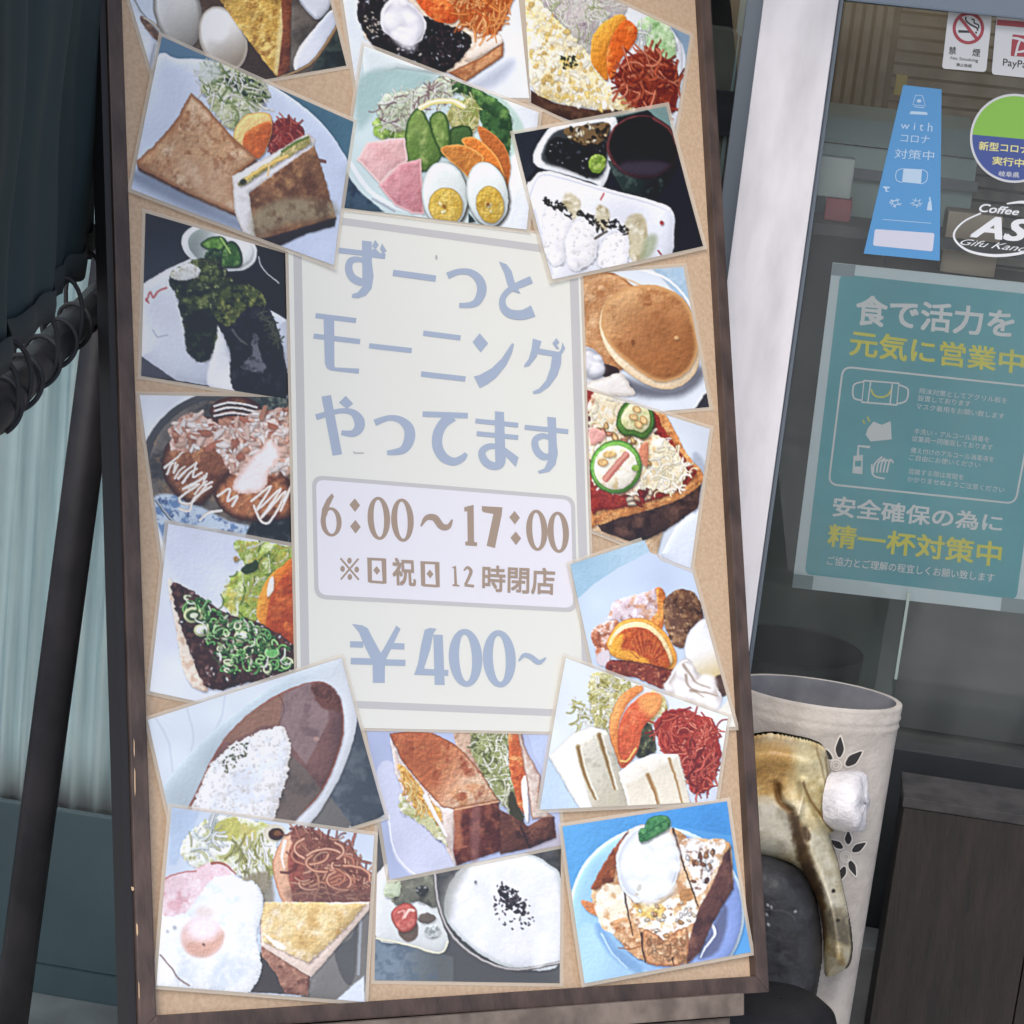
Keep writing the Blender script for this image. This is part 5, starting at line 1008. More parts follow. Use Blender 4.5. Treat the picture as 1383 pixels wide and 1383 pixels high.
# ------------------------------------------------------------------ lay the prints on the board
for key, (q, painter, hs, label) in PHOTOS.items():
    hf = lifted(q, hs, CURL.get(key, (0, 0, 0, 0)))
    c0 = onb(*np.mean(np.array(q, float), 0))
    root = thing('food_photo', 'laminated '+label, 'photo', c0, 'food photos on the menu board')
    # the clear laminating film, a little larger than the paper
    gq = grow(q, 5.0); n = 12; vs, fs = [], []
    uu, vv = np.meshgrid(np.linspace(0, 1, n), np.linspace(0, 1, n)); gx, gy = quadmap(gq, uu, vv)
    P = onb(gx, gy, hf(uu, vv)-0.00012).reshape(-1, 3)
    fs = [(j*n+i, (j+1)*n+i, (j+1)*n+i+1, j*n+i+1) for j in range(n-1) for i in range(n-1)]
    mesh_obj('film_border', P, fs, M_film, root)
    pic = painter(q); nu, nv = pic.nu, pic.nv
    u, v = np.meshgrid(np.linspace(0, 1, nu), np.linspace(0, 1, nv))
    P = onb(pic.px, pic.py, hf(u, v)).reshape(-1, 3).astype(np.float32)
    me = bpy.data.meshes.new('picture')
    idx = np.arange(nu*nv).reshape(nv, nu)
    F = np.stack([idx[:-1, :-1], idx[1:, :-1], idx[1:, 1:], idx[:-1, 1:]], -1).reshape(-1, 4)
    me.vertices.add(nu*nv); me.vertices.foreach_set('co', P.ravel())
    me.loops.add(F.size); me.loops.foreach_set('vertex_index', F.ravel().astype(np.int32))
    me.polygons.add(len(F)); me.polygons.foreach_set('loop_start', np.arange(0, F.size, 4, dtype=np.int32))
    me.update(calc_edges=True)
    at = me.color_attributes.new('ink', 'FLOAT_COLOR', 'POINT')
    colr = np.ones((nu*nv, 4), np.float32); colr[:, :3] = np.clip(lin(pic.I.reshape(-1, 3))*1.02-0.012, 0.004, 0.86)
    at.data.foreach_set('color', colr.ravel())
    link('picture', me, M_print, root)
# ------------------------------------------------------------------ the notice in the middle
M_cream = laminate(mat('cream_paper', (223, 224, 217), 0.5), 0.45, 15, 0.9, 0.05, 1.6)
M_blue = laminate(mat('blue_grey_ink', (160, 173, 193), 0.5), 0.45, 15, 0.9, 0.05, 1.6)
M_brown = laminate(mat('brown_ink', (160, 141, 124), 0.5), 0.45, 15, 0.9, 0.05, 1.6)
M_gline = laminate(mat('grey_ink', (190, 189, 190), 0.5), 0.45, 15, 0.9, 0.05, 1.6)
M_lav = laminate(mat('lilac_white_ink', (224, 223, 231), 0.5), 0.45, 15, 0.9, 0.05, 1.6)
NH = 3*SHEET
nroot = thing('price_notice', 'cream paper notice with large blue grey Japanese lettering, prices and opening hours', 'notice', onb(595, 640))
NQ = [(386, 271.5), (780, 325), (802, 990), (401, 982)]
slab('clear_film', grow(NQ, 4), onb, NH-0.00012, 0.0002, M_film, nroot)
npaper = slab('paper', NQ, onb, NH, 0.0001, M_cream, nroot)
k = Ink(onb, NH+0.0001)
A = [(393, 286), (777.5, 338.5), (798, 970), (405, 954)]; B = [(404.5, 297.5), (766, 347), (785.5, 960), (416.5, 944.5)]
b_ = k._add(A+B)
for i in range(4): j = (i+1) % 4; k.f.append((b_+i, b_+j, b_+4+j, b_+4+i))
k.done('border_line', M_gline, npaper)
def rrect(q, r, n=7):
    """rounded quadrilateral outline"""
    P = np.array(q, float); out = []
    for i in range(4):
        a, b, c = P[i-1], P[i], P[(i+1) % 4]; d1 = (a-b)/np.linalg.norm(a-b); d2 = (c-b)/np.linalg.norm(c-b)
        p0, p1 = b+d1*r, b+d2*r
        for t in np.linspace(0, 1, n): out.append(tuple((1-t)**2*p0+2*t*(1-t)*b+t*t*p1))
    return out
bo = [(419, 642.5), (774, 671), (777.5, 828), (422.5, 809.5)]
k = Ink(onb, NH+0.00014); k.poly(rrect(bo, 16)); k.done('hours_box_outline', M_gline, nroot)
bi = [(424.5, 648.5), (768.5, 676), (772, 822), (428, 804)]
k = Ink(onb, NH+0.0002); k.poly(rrect(bi, 12)); hbox = k.done('hours_box', M_lav, nroot)
TH = NH+0.00026
# line one: zu - tsu to       (crop 420,310 x4.322)
k = Ink(onb, TH, 420, 310, 4.322)
k.stroke([(142, 126), (285, 143), (424, 163)], 32, smooth=False)
k.poly([(288, 70), (345, 76), (346, 200), (356, 280), (344, 350), (310, 392), (262, 408), (228, 404), (230, 384), (262, 372), (290, 340), (298, 300), (288, 200)])
k.stroke([(300, 190, 26), (262, 180, 32), (222, 190, 40), (210, 236, 44), (232, 286, 46), (280, 312, 46), (318, 312, 34)])
k.poly([(290, 190), (320, 190), (320, 320), (290, 325)])
k.poly([(364, 66), (386, 96), (366, 124), (346, 104)]); k.poly([(404, 86), (432, 132), (410, 150), (392, 120)]); k.poly([(346, 122), (366, 118), (400, 150), (424, 150), (420, 172), (346, 160)])
k.stroke([(468, 258), (718, 292)], 36, smooth=False)
k.stroke([(786, 276, 40), (850, 252, 34), (920, 256, 38), (972, 300, 52), (986, 362, 56), (960, 424, 46), (916, 446, 34), (854, 448, 28)])
k.poly([(1086, 192), (1130, 208), (1160, 248), (1180, 320), (1212, 380), (1160, 364), (1136, 330), (1118, 262)])
k.stroke([(1276, 298, 44), (1200, 330, 40), (1140, 364, 34), (1108, 410, 36), (1112, 460, 44), (1150, 496, 52), (1220, 504, 58), (1286, 480, 68)])
k.done('lettering', M_blue, npaper)
# line two: mo - ni n gu      (crop 410,415 x3.738)
k = Ink(onb, TH, 410, 415, 3.738)
k.stroke([(52, 47), (257, 72)], 26, smooth=False); k.stroke([(42, 150), (277, 178)], 26, smooth=False)
k.poly([(92, 50), (146, 56), (147, 300), (150, 308), (272, 314), (270, 340), (130, 324), (110, 314), (99, 290)])
k.stroke([(322, 199), (537, 223)], 26, smooth=False); k.stroke([(595, 135), (783, 159)], 26, smooth=False); k.stroke([(584, 341), (808, 366)], 27, smooth=False)
k.poly([(880, 136), (922, 186), (885, 232), (844, 180)])
k.poly([(850, 354), (880, 346), (940, 312), (990, 264), (1026, 210), (1044, 184), (1053, 192), (1044, 232), (1014, 296), (962, 360), (920, 392), (880, 412), (872, 396)])
k.poly([(1148, 162), (1192, 176), (1180, 214), (1166, 256), (1130, 300), (1104, 308), (1104, 296), (1126, 266), (1140, 220)])
k.poly([(1178, 212), (1292, 232), (1286, 258), (1174, 240)])
k.poly([(1246, 240), (1292, 236), (1290, 290), (1270, 350), (1230, 404), (1186, 436), (1152, 442), (1146, 430), (1180, 414), (1214, 374), (1236, 310), (1244, 256)])
k.poly([(1266, 160), (1282, 182), (1268, 196), (1282, 214), (1268, 216), (1246, 186)]); k.poly([(1298, 180), (1312, 212), (1296, 240), (1276, 234), (1290, 216)])
k.done('lettering', M_blue, npaper)
# line three: ya tsu te ma su (crop 410,525 x3.738)
k = Ink(onb, TH, 410, 525, 3.738)
k.poly([(82, 44), (130, 36), (186, 334), (138, 342)])
k.stroke([(54, 148, 30), (110, 132, 28), (180, 116, 26), (238, 124, 34), (270, 160, 52), (272, 200, 50), (240, 230, 36), (182, 226, 24)])
k.poly([(204, 40), (242, 80), (210, 106), (170, 74)])
k.stroke([(350, 176, 34), (420, 152, 28), (480, 162, 36), (522, 204, 52), (524, 262, 54), (490, 314, 40), (412, 328, 22)])
k.stroke([(592, 132), (820, 140)], 28, smooth=False)
k.stroke([(742, 142, 56), (696, 180, 50), (668, 236, 52), (668, 300, 52), (700, 352, 48), (750, 372, 40), (792, 354, 34), (812, 330, 20)])
k.stroke([(858, 166), (1074, 188)], 24, smooth=False); k.stroke([(864, 230), (1074, 250)], 24, smooth=False)
k.poly([(956, 118), (1002, 122), (1008, 300), (1076, 350), (1062, 398), (1012, 346), (1008, 380), (980, 408), (960, 410), (956, 300)])
k.stroke([(985, 300, 22), (930, 294, 30), (892, 320, 36), (902, 364, 40), (940, 392, 40), (984, 388, 34), (1000, 350, 20)])
k.stroke([(1106, 198), (1326, 220)], 24, smooth=False)
k.poly([(1220, 146), (1264, 150), (1268, 280), (1274, 330), (1262, 386), (1230, 422), (1180, 432), (1172, 420), (1206, 406), (1226, 360), (1226, 250)])
k.stroke([(1240, 254, 22), (1196, 242, 30), (1160, 264, 34), (1166, 312, 38), (1200, 346, 38), (1244, 344, 26)])
k.done('lettering', M_blue, npaper)
# hours                        (crop 415,640 x3.738)
k = Ink(onb, TH, 415, 640, 3.738)
k.ring(112, 246, 53, 74, 26, -0.06, wx=14); k.poly([(116, 102), (126, 118), (104, 164), (92, 210), (78, 236), (58, 240), (66, 180), (90, 130)])
for x, y in ((231, 161), (234, 270), (1037, 224), (1043, 328)): k.poly([(x, y-34), (x+27, y+1), (x+1, y+35), (x-27, y-2)])
for x, y in ((352, 228), (471, 237), (1149, 288), (1257, 298)): k.ring(x, y, 57 if x < 900 else 54, 109 if x < 900 else 104, 31, -0.05, wx=15)
k.stroke([(564, 268, 8), (592, 226, 26), (634, 226, 34), (668, 268, 34), (702, 270, 26), (722, 234, 8)])
k.poly([(782, 172), (830, 160), (832, 346), (848, 350), (847, 368), (788, 364), (788, 346), (800, 344), (798, 192), (784, 194)])
k.poly([(872, 166), (976, 172), (972, 212), (938, 378), (896, 366), (930, 206), (884, 198), (872, 190)])
k.done('opening_hours', M_brown, hbox)
# closing note                 (crop 435,740 x4.191)
k = Ink(onb, TH, 435, 740, 4.191)
k.stroke([(94, 62), (198, 184)], 11, smooth=False); k.stroke([(196, 64), (96, 182)], 11, smooth=False)
for x, y in ((145, 76), (147, 168), (106, 122), (186, 126)): k.ell(x, y, 13, 17)
k.done('closing_note', M_brown, hbox)
for x, y in ((299, 132), (600, 152)):
    k = Ink(onb, TH, 435, 740, 4.191); k.poly([(x-54, y-74), (x-28, y-72), (x-26, y+64), (x-50, y+66)]); k.poly([(x+26, y-70), (x+54, y-68), (x+56, y+74), (x+34, y+72)])
    k.stroke([(x-40, y-66), (x+40, y-62)], 15, smooth=False); k.stroke([(x-40, y+62), (x+44, y+68)], 15, smooth=False)
    k.poly([(x, y-26), (x+20, y), (x+1, y+24), (x-20, y-3)]); k.done('closing_note', M_brown, hbox)
k = Ink(onb, TH, 435, 740, 4.191); k.poly([(724, 112), (748, 104), (754, 210), (768, 214), (768, 222), (728, 220), (728, 210), (738, 208), (736, 122)])
k.stroke([(792, 132, 10), (812, 114, 16), (832, 134, 20), (822, 168, 18), (800, 212, 16)]); k.stroke([(796, 214), (850, 220)], 16, smooth=False)
k.done('closing_note', M_brown, hbox)
def cq(ox, oy, sc, *p): return [(x/sc+ox, y/sc+oy) for x, y in p]
text('closing_note', '祝', cq(435, 740, 4.191, (384, 58), (514, 64), (522, 222), (390, 214)), onb, TH+0.0003, M_brown, hbox, bold=0.022)
text('closing_note', '時閉店', cq(435, 740, 4.191, (896, 100), (1308, 118), (1306, 272), (894, 248)), onb, TH+0.0003, M_brown, hbox, bold=0.02)
# price                        (crop 450,830 x4.61)
k = Ink(onb, TH, 450, 830, 4.61)
k.poly([(106, 62), (170, 70), (204, 88), (230, 140), (284, 238), (312, 290), (310, 428), (236, 428), (234, 300), (180, 190), (150, 116)])
k.poly([(382, 72), (408, 92), (314, 290), (270, 262), (300, 220)])
k.stroke([(94, 188), (176, 190)], 38, smooth=False); k.stroke([(330, 198), (432, 202)], 38, smooth=False); k.stroke([(98, 292), (240, 296)], 40, smooth=False); k.stroke([(304, 300), (438, 304)], 38, smooth=False)
k.poly([(558, 98), (590, 86), (632, 92), (612, 120), (592, 220), (552, 340), (706, 348), (704, 384), (492, 378), (516, 310), (536, 190)])
k.poly([(612, 128), (670, 130), (682, 440), (620, 440)])
k.ring(812, 272, 104, 180, 64, -0.05, wx=34); k.ring(1022, 278, 102, 178, 62, -0.05, wx=34)
k.stroke([(1142, 292, 10), (1176, 256, 26), (1220, 268, 32), (1268, 300, 30), (1312, 272, 10)])
k.done('price', M_blue, npaper)
# small smudges on the paper
k = Ink(onb, TH); k.poly([(474, 610), (478, 612), (490, 612), (488, 614), (476, 614)]); k.done('smudge', mat('grey_mark', (176, 176, 178), .8), npaper); k = Ink(onb, TH); k.ell(587, 349, 1.6, 3.4); k.done('smudge', mat('grey_smudge', (170, 170, 172), .8), npaper)
# ------------------------------------------------------------------ signs and stickers on the right window
def cx(fr): ox, oy, sc = fr; return lambda *p: [(x/sc+ox, y/sc+oy) for x, y in p]
M_swhite = mat('sticker_white', (208, 211, 216), 0.4); M_red = mat('sticker_red', (158, 58, 72), 0.4); M_black = mat('sticker_black', (48, 50, 54), 0.5)
FN = (1260, 0, 11.24); c = cx(FN)
t = thing('no_smoking_sticker', 'white sticker with a red no smoking ring on the window glass', 'sticker', ong(1306, 52, 0.001))
slab('backing', rrect(c((240, 125), (900, 180), (805, 1095), (135, 1040)), 5), ong, 0.0012, 0.0008, M_swhite, t)
k = Ink(ong, 0.0014, *FN); k.ring(537, 428, 241, 246, 50); k.poly([(388, 282), (424, 250), (692, 580), (650, 612)]); k.done('prohibition_ring', M_red, t)
k = Ink(ong, 0.0013, *FN); k.poly([(385, 455), (560, 464), (560, 500), (385, 496)]); k.poly([(640, 478), (668, 480), (668, 510), (640, 508)])
k.stroke([(500, 255), (500, 310), (560, 366), (640, 410), (676, 440), (672, 470)], 26); k.stroke([(580, 292), (620, 300), (628, 350), (690, 380), (690, 430)], 22); k.done('cigarette', M_black, t)
text('wording', '禁', c((245, 705), (355, 708), (350, 832), (238, 825)), ong, 0.0014, M_black, t, bold=0.012); text('wording', '煙', c((605, 735), (722, 745), (712, 865), (592, 850)), ong, 0.0014, M_black, t, bold=0.012)
text('wording', 'No Smoking', c((270, 856), (690, 892), (682, 958), (262, 912)), ong, 0.0014, M_black, t, bold=0.006); text('wording', '禁止吸烟', c((355, 955), (588, 976), (582, 1028), (352, 1004)), ong, 0.0014, M_black, t, bold=0.012)

t = thing('payment_sticker', 'white PayPay payment sticker with a red band, cut by the right edge of the photo', 'sticker', ong(1375, 60, 0.001))
slab('backing', rrect(c((970, 185), (1640, 245), (1555, 1195), (888, 1128)), 5), ong, 0.0012, 0.0008, M_swhite, t)
k = Ink(ong, 0.0014, *FN); k.poly([(972, 296), (1628, 352), (1620, 440), (966, 382)]); k.poly([(1210, 520), (1420, 545), (1520, 590), (1480, 870), (1180, 850), (1195, 630)]); k.done('red_emblem', M_red, t)
k = Ink(ong, 0.0016, *FN); k.stroke([(1200, 575, 30), (1300, 590, 40), (1430, 650, 44), (1440, 740, 40), (1360, 780, 36), (1270, 790, 26)]); k.stroke([(1318, 620), (1286, 700), (1250, 850)], 34); k.done('emblem_letter', M_swhite, t)
text('wording', 'PayPay', c((1066, 888), (1500, 935), (1488, 1080), (1056, 1030)), ong, 0.0014, M_black, t, bold=0.007)
k = Ink(ong, 0.0014, *FN); k.stroke([(1090, 252), (1250, 262)], 26, smooth=False); k.stroke([(1330, 268), (1500, 280)], 26, smooth=False); k.done('fine_print', mat('sticker_grey', (150, 154, 158), .5), t)

M_sky = mat('sign_blue', (84, 150, 206), 0.4); M_pale = mat('sign_pale_ink', (184, 210, 234), 0.4)
FB = (930, 0, 3.053); c = cx(FB)
t = thing('window_sign', 'tapering blue window sign with pale Japanese lettering and a blank white box', 'window sign', ong(1230, 230, 0.001))
slab('backing', c((885, 350), (1043, 368), (1035, 1075), (722, 1045)), ong, 0.0016, 0.0012, M_sky, t)
text('lettering', 'w i t h', c((876, 502), (1008, 506), (1004, 543), (873, 530)), ong, 0.0018, M_pale, t)
text('lettering', 'コロナ', c((877, 552), (995, 560), (992, 592), (873, 584)), ong, 0.0018, M_pale, t); text('lettering', '対策中', c((852, 612), (1014, 622), (1010, 662), (847, 652)), ong, 0.0018, M_pale, t)
k = Ink(ong, 0.0018, *FB)
k.poly([(886, 694), (962, 698), (958, 758), (880, 750)]); k.stroke([(884, 694), (858, 706), (856, 740), (880, 752)], 3); k.stroke([(962, 698), (984, 712), (980, 746), (958, 758)], 3)
k.done('mask_icon', M_pale, t); k = Ink(ong, 0.0018, *FB); k.stroke([(936, 392), (964, 394), (976, 436), (924, 432)], 3, closed=True, smooth=False); k.stroke([(930, 440), (972, 444)], 3, smooth=False); k.poly([(916, 458), (982, 462), (986, 474), (910, 470)]); k.ell(950, 416, 9, 7)
k.done('dispenser_icon', M_pale, t); k = Ink(ong, 0.0018, *FB); k.poly([(802, 768), (830, 770), (828, 776), (818, 776), (818, 786), (830, 790), (812, 790), (810, 776), (802, 774)])
k.done('tap_icon', M_pale, t); k = Ink(ong, 0.0018, *FB); rr = random.Random(3)
for bx_, by_, n_ in ((852, 836, 9), (940, 836, 7)):
    for i in range(n_):
        a_ = rr.uniform(0, 6.28); k.stroke([(bx_+26*cos(a_), by_+18*sin(a_)), (bx_+10*cos(a_+1), by_+8*sin(a_+1)), (bx_+24*cos(a_+1.6), by_+20*sin(a_+1.6))], 2.4)
k.done('hands_icon', M_pale, t); k = Ink(ong, 0.0018, *FB); k.poly([(988, 832), (1000, 826), (1004, 868), (982, 866)]); k.stroke([(994, 812), (995, 828)], 6, smooth=False)
k.done('bottle_icon', M_pale, t); k = Ink(ong, 0.0018, *FB); k.stroke([(800, 904), (1000, 920)], 2.2, smooth=False); k.done('fine_print', M_pale, t)
slab('blank_box', rrect(c((768, 944), (1014, 961), (1006, 1036), (760, 1012)), 3), ong, 0.0018, 0.0004, mat('sign_lilac_white', (204, 208, 226), .4), t)

FR_ = (1260, 110, 5.317); c = cx(FR_)
t = thing('round_sticker', 'round green and blue sticker with yellow Japanese lettering and a white rim', 'sticker', ong(1370, 186, 0.001))
disc = [(585+320*cos(a), 408+320*sin(a)) for a in np.linspace(0, 2*pi, 65)[:-1]]
slab('white_rim', c(*disc), ong, 0.0012, 0.0008, M_swhite, t)
top = [(585+303*cos(a), 408+303*sin(a)) for a in np.linspace(pi+0.09, 2*pi+0.09, 34)]; low = [(585+303*cos(a), 408+303*sin(a)) for a in np.linspace(0.09, pi+0.09, 34)]
k = Ink(ong, 0.0013, *FR_); k.poly(top); k.done('upper_half', mat('sticker_green', (134, 190, 78), .4), t)
k = Ink(ong, 0.0013, *FR_); k.poly(low); k.done('lower_half', mat('sticker_blue', (64, 84, 152), .4), t)
M_yel = mat('sticker_yellow', (226, 222, 150), .4)
text('lettering', '新型コロナ対策', c((332, 428), (842, 470), (838, 532), (328, 492)), ong, 0.0015, M_yel, t, bold=0.018); text('lettering', '実行中', c((428, 536), (655, 556), (650, 618), (424, 596)), ong, 0.0015, M_yel, t, bold=0.018)
text('lettering', '岐阜県', c((474, 640), (622, 652), (618, 694), (470, 680)), ong, 0.0015, M_swhite, t, bold=0.012)

M_vinyl = mat('white_vinyl', (228, 232, 238), .5)
t = thing('shop_lettering', 'white vinyl coffee shop lettering in an oval line on the window glass', 'window lettering', ong(1345, 300, 0.001))
text('lettering', 'Coffee', c((338, 872), (624, 912), (614, 962), (328, 936)), ong, 0.0008, M_vinyl, t, bold=0.018, shear=.3)
text('lettering', 'AS', c((292, 958), (712, 992), (690, 1156), (262, 1118)), ong, 0.0008, M_vinyl, t, bold=0.030, shear=.3, space=1.02)
text('lettering', 'Gifu Kano', c((204, 1128), (690, 1178), (672, 1226), (192, 1170)), ong, 0.0008, M_vinyl, t, shear=.5)
k = Ink(ong, 0.0008, *FR_); k.stroke([(345, 945, 12), (230, 1000, 12), (160, 1070, 14), (155, 1130, 15), (210, 1190, 16), (300, 1230, 18), (450, 1250, 22), (620, 1234, 20), (760, 1190, 16)]); k.stroke([(530, 878, 10), (640, 866, 20), (760, 882, 16)]); k.done('oval_line', M_vinyl, t)

# poster behind the glass
FP_ = (1040, 340, 2.659); c = cx(FP_); PH = -0.012
M_pbord = mat('poster_pale_border', (222, 240, 246), .5); M_pteal = mat('poster_teal', (96, 186, 198), .5, (88, 172, 186), 6); M_pw = mat('poster_white_ink', (238, 242, 244), .5); M_py = mat('poster_yellow_ink', (236, 230, 84), .5)
M_ptape = mat('grey_tape', (150, 170, 176), .5)
t = thing('window_poster', 'teal poster with white and yellow Japanese lettering behind the window glass', 'poster', ong(1240, 590, PH))
slab('pale_border', c((225, 42), (1072, 132), (925, 1311), (78, 1215)), ong, PH, 0.0008, M_pbord, t)
pan = slab('printed_panel', rrect(c((252, 84), (1036, 168), (888, 1258), (124, 1166)), 9), ong, PH+0.0004, 0.0003, M_pteal, t)
for q in (((226, 44), (308, 52), (302, 94), (220, 88)), ((84, 1166), (156, 1174), (150, 1222), (79, 1214)), ((836, 1250), (932, 1260), (925, 1310), (830, 1299)), ((990, 124), (1071, 133), (1065, 180), (984, 172))):
    slab('corner_tape', c(*q), ong, PH+0.0008, 0.0003, M_ptape, t)
T2 = PH+0.0009
for s_, q, m_, b in (('食で活力を', ((312, 156), (886, 214), (876, 316), (304, 268)), M_pw, .022), ('元気に営業中', ((290, 282), (918, 362), (912, 446), (284, 378)), M_py, .02),
                  ('安全確保の為に', ((230, 882), (842, 952), (834, 1016), (222, 958)), M_pw, .02), ('精一杯対策中', ((212, 984), (838, 1052), (830, 1142), (204, 1066)), M_py, .02),
                  ('ご協力とご理解の程宜しくお願い致します', ((207, 1100), (810, 1164), (806, 1196), (203, 1132)), M_pw, .006)):
    text('lettering', s_, c(*q), ong, T2, m_, pan, bold=b)
for s_, x, y, L in (('飛沫対策としてアクリル板を', 538, 494, 318), ('設置しております', 534, 520, 190), ('マスク着用をお願い致します', 528, 550, 318), ('手洗い・アルコール消毒を', 520, 640, 272),
                  ('従業員一同徹底しております', 512, 666, 292), ('備え付けのアルコール消毒液を', 508, 708, 300), ('ご自由にお使いください', 503, 734, 256), ('混雑する際は席間を', 499, 784, 200), ('かかりませぬようご注意ください', 496, 812, 350)):
    text('small_print', s_, c((x, y), (x+L, y+L*.115), (x+L-3, y+L*.115+21), (x-3, y+21)), ong, T2, M_pw, pan)
k = Ink(ong, T2, *FP_)
k.stroke(rrect([(262, 418), (964, 492), (884, 912), (210, 842)], 34), 7, smooth=False, closed=True); k.done('box_outline', M_pw, pan); k = Ink(ong, T2, *FP_)
k.stroke([(338, 468), (464, 478), (456, 556), (330, 546)], 7, smooth=False, closed=True); k.stroke([(362, 472), (352, 546)], 5, smooth=False); k.stroke([(440, 478), (432, 552)], 5, smooth=False)
k.stroke([(336, 472), (302, 484), (300, 528), (328, 540)], 6); k.stroke([(466, 484), (496, 500), (490, 540), (458, 552)], 6)
k.done('mask_icon', M_pw, pan); k = Ink(ong, T2, *FP_); k.poly([(352, 640), (372, 616), (402, 628), (434, 614), (438, 680), (362, 688), (344, 664)]); k.done('glove_icon', M_pw, pan); k = Ink(ong, T2, *FP_); k.poly([(300, 740), (334, 736), (332, 806), (296, 802)]); k.stroke([(316, 738), (318, 704), (360, 708)], 9, smooth=False); k.done('bottle_icon', M_pw, pan); k = Ink(ong, T2, *FP_)
for i in range(5): k.stroke([(372+i*12, 800), (376+i*14, 770-i*4), (404+i*10, 742+i*6)], 6)
k.stroke([(366, 770), (372, 810), (412, 822)], 6); k.done('hands_icon', M_pw, pan)
k = Ink(ong, T2+.0001, *FP_); k.stroke([(364, 500), (374, 520), (400, 528), (424, 520), (434, 504)], 6); k.done('smile_mark', M_py, pan); k = Ink(ong, T2+.0001, *FP_); k.stroke([(334, 610), (340, 624)], 5, smooth=False); k.stroke([(350, 598), (358, 616)], 5, smooth=False); k.done('sparkle_marks', M_py, pan)
k = Ink(ong, T2+.0001, *FP_); k.poly([(306, 758), (328, 757), (327, 778), (305, 778)]); k.done('bottle_label', M_pteal, pan)

# ------------------------------------------------------------------ inside the shop
def zz(x, y, Y): return float(ony(x, y, Y)[2])
def xx(x, y, Y): return float(ony(x, y, Y)[0])
M_cur = mat('pale_teal_curtain', (176, 204, 208), 0.85, (166, 194, 198), 20, bump=.1, bscale=300)
_n = M_cur.node_tree.nodes; _L = M_cur.node_tree.links; _tc = _n.new('ShaderNodeTexCoord'); _mp = _n.new('ShaderNodeMapping'); _mp.inputs['Scale'].default_value = (1, 0, .03); _L.new(_tc.outputs['Object'], _mp.inputs[0])
_t = _n.new('ShaderNodeTexNoise'); _t.inputs['Scale'].default_value = 70; _t.inputs['Detail'].default_value = 5; _L.new(_mp.outputs[0], _t.inputs['Vector'])
_r = _n.new('ShaderNodeValToRGB'); _r.color_ramp.elements[0].position = .38; _r.color_ramp.elements[1].position = .56; _r.color_ramp.elements[0].color = rgba((168, 202, 210)); _r.color_ramp.elements[1].color = rgba((214, 238, 242))
_L.new(_t.outputs['Fac'], _r.inputs[0]); _L.new(_r.outputs[0], _n['Principled BSDF'].inputs['Base Color'])
def curtain(name, x0, x1, z0, z1, Y, label, seed, amp=.010):
    rs = np.random.RandomState(seed); n = int((x1-x0)/0.004)+2; m = 24; vs = []
    ph = rs.uniform(0, 6, 6); fr = rs.uniform(90, 340, 6)
    for j in range(m):
        for i in range(n):
            x = x0+(x1-x0)*i/(n-1); s = sum(math.sin(x*fr[q]+ph[q]+.25*j/m*q) for q in range(6))/2.2
            vs.append((x+.002*math.sin(j*.7+i*.05), Y+amp*s*(.75+.25*j/m), z1+(z0-z1)*j/(m-1)))
    fs = [(j*n+i, (j+1)*n+i, (j+1)*n+i+1, j*n+i+1) for j in range(m-1) for i in range(n-1)]
    o = mesh_obj(name, vs, fs, M_cur, smooth=True)
    sm = o.modifiers.new('thickness', 'SOLIDIFY'); sm.thickness = .001
    return tag(o, label, 'curtain')
YC = YG+0.06
zc = zz(80, 1092, YC)
curtain('curtain', -2.0, xx(300, 1100, YC), zc, 2.4, YC, 'long pale teal curtain hanging in folds behind the left window', 3)
curtain('curtain', xx(972, 200, YC+.1), xx(1040, 100, YC+.1), .1, 2.4, YC+.1, 'narrow strip of pale teal curtain seen between the menu board and the white post', 5, amp=.006)
box_obj('lower_panel', -2.2, XL-0.02, YG-.012, YG-.0005, .0605, zz(80, 1095, YG-.012), M_sill, shop, bevel=.001)
tag(box_obj('stone_step', -2.3, -.30, 2.03, YG-.0185, .001, .024, mat('dark_grey_stone', (82, 92, 95), .8, (64, 72, 75), 14, bump=.4, bscale=80, detail=9), None, bevel=.003), 'dark grey stone step under the left window, behind the pipe stand', 'step')

# chair behind the glass, seen between the board and the post
M_seat = mat('dark_navy_cushion', (66, 74, 86), .8, (50, 58, 70), 30); M_olive = mat('olive_grey_chair_shell', (120, 124, 116), .6, (98, 104, 98), 12)
YK = YG+0.16; x0, x1 = xx(945, 120, YK), xx(1008, 120, YK); zt, zb = zz(970, 34, YK), zz(950, 320, YK)
chair = thing('chair', 'dark padded chair behind the glass, between the menu board and the white post', 'chair', ((x0+x1)/2-.08, YK+.2, .05))
prof = [(x0-.2, zb-.02), (x1, zb-.02), (x1, zt-.03), (x1-.012, zt-.006), (x1-.03, zt), (x0-.17, zt), (x0-.2, zt-.03)]
bm = bmesh.new(); hexa(bm, [(a, YK, b) for a, b in prof], [(a, YK+.03, b) for a, b in prof]); bm_obj('backrest', bm, M_olive, chair, bevel=.004)
box_obj('back_cushion', x0-.19, x1-.005, YK-.014, YK-.0005, zz(950, 180, YK), zz(960, 120, YK), M_seat, chair, bevel=.005)
box_obj('seat', x0-.2, x1, YK+.031, YK+.40, .46, .51, M_seat, chair, bevel=.01)
for a in (x0-.185, x1-.03):
    for b in (YK+.04, YK+.37): box_obj('leg', a, a+.022, b, b+.022, .051, .459, M_olive, chair)

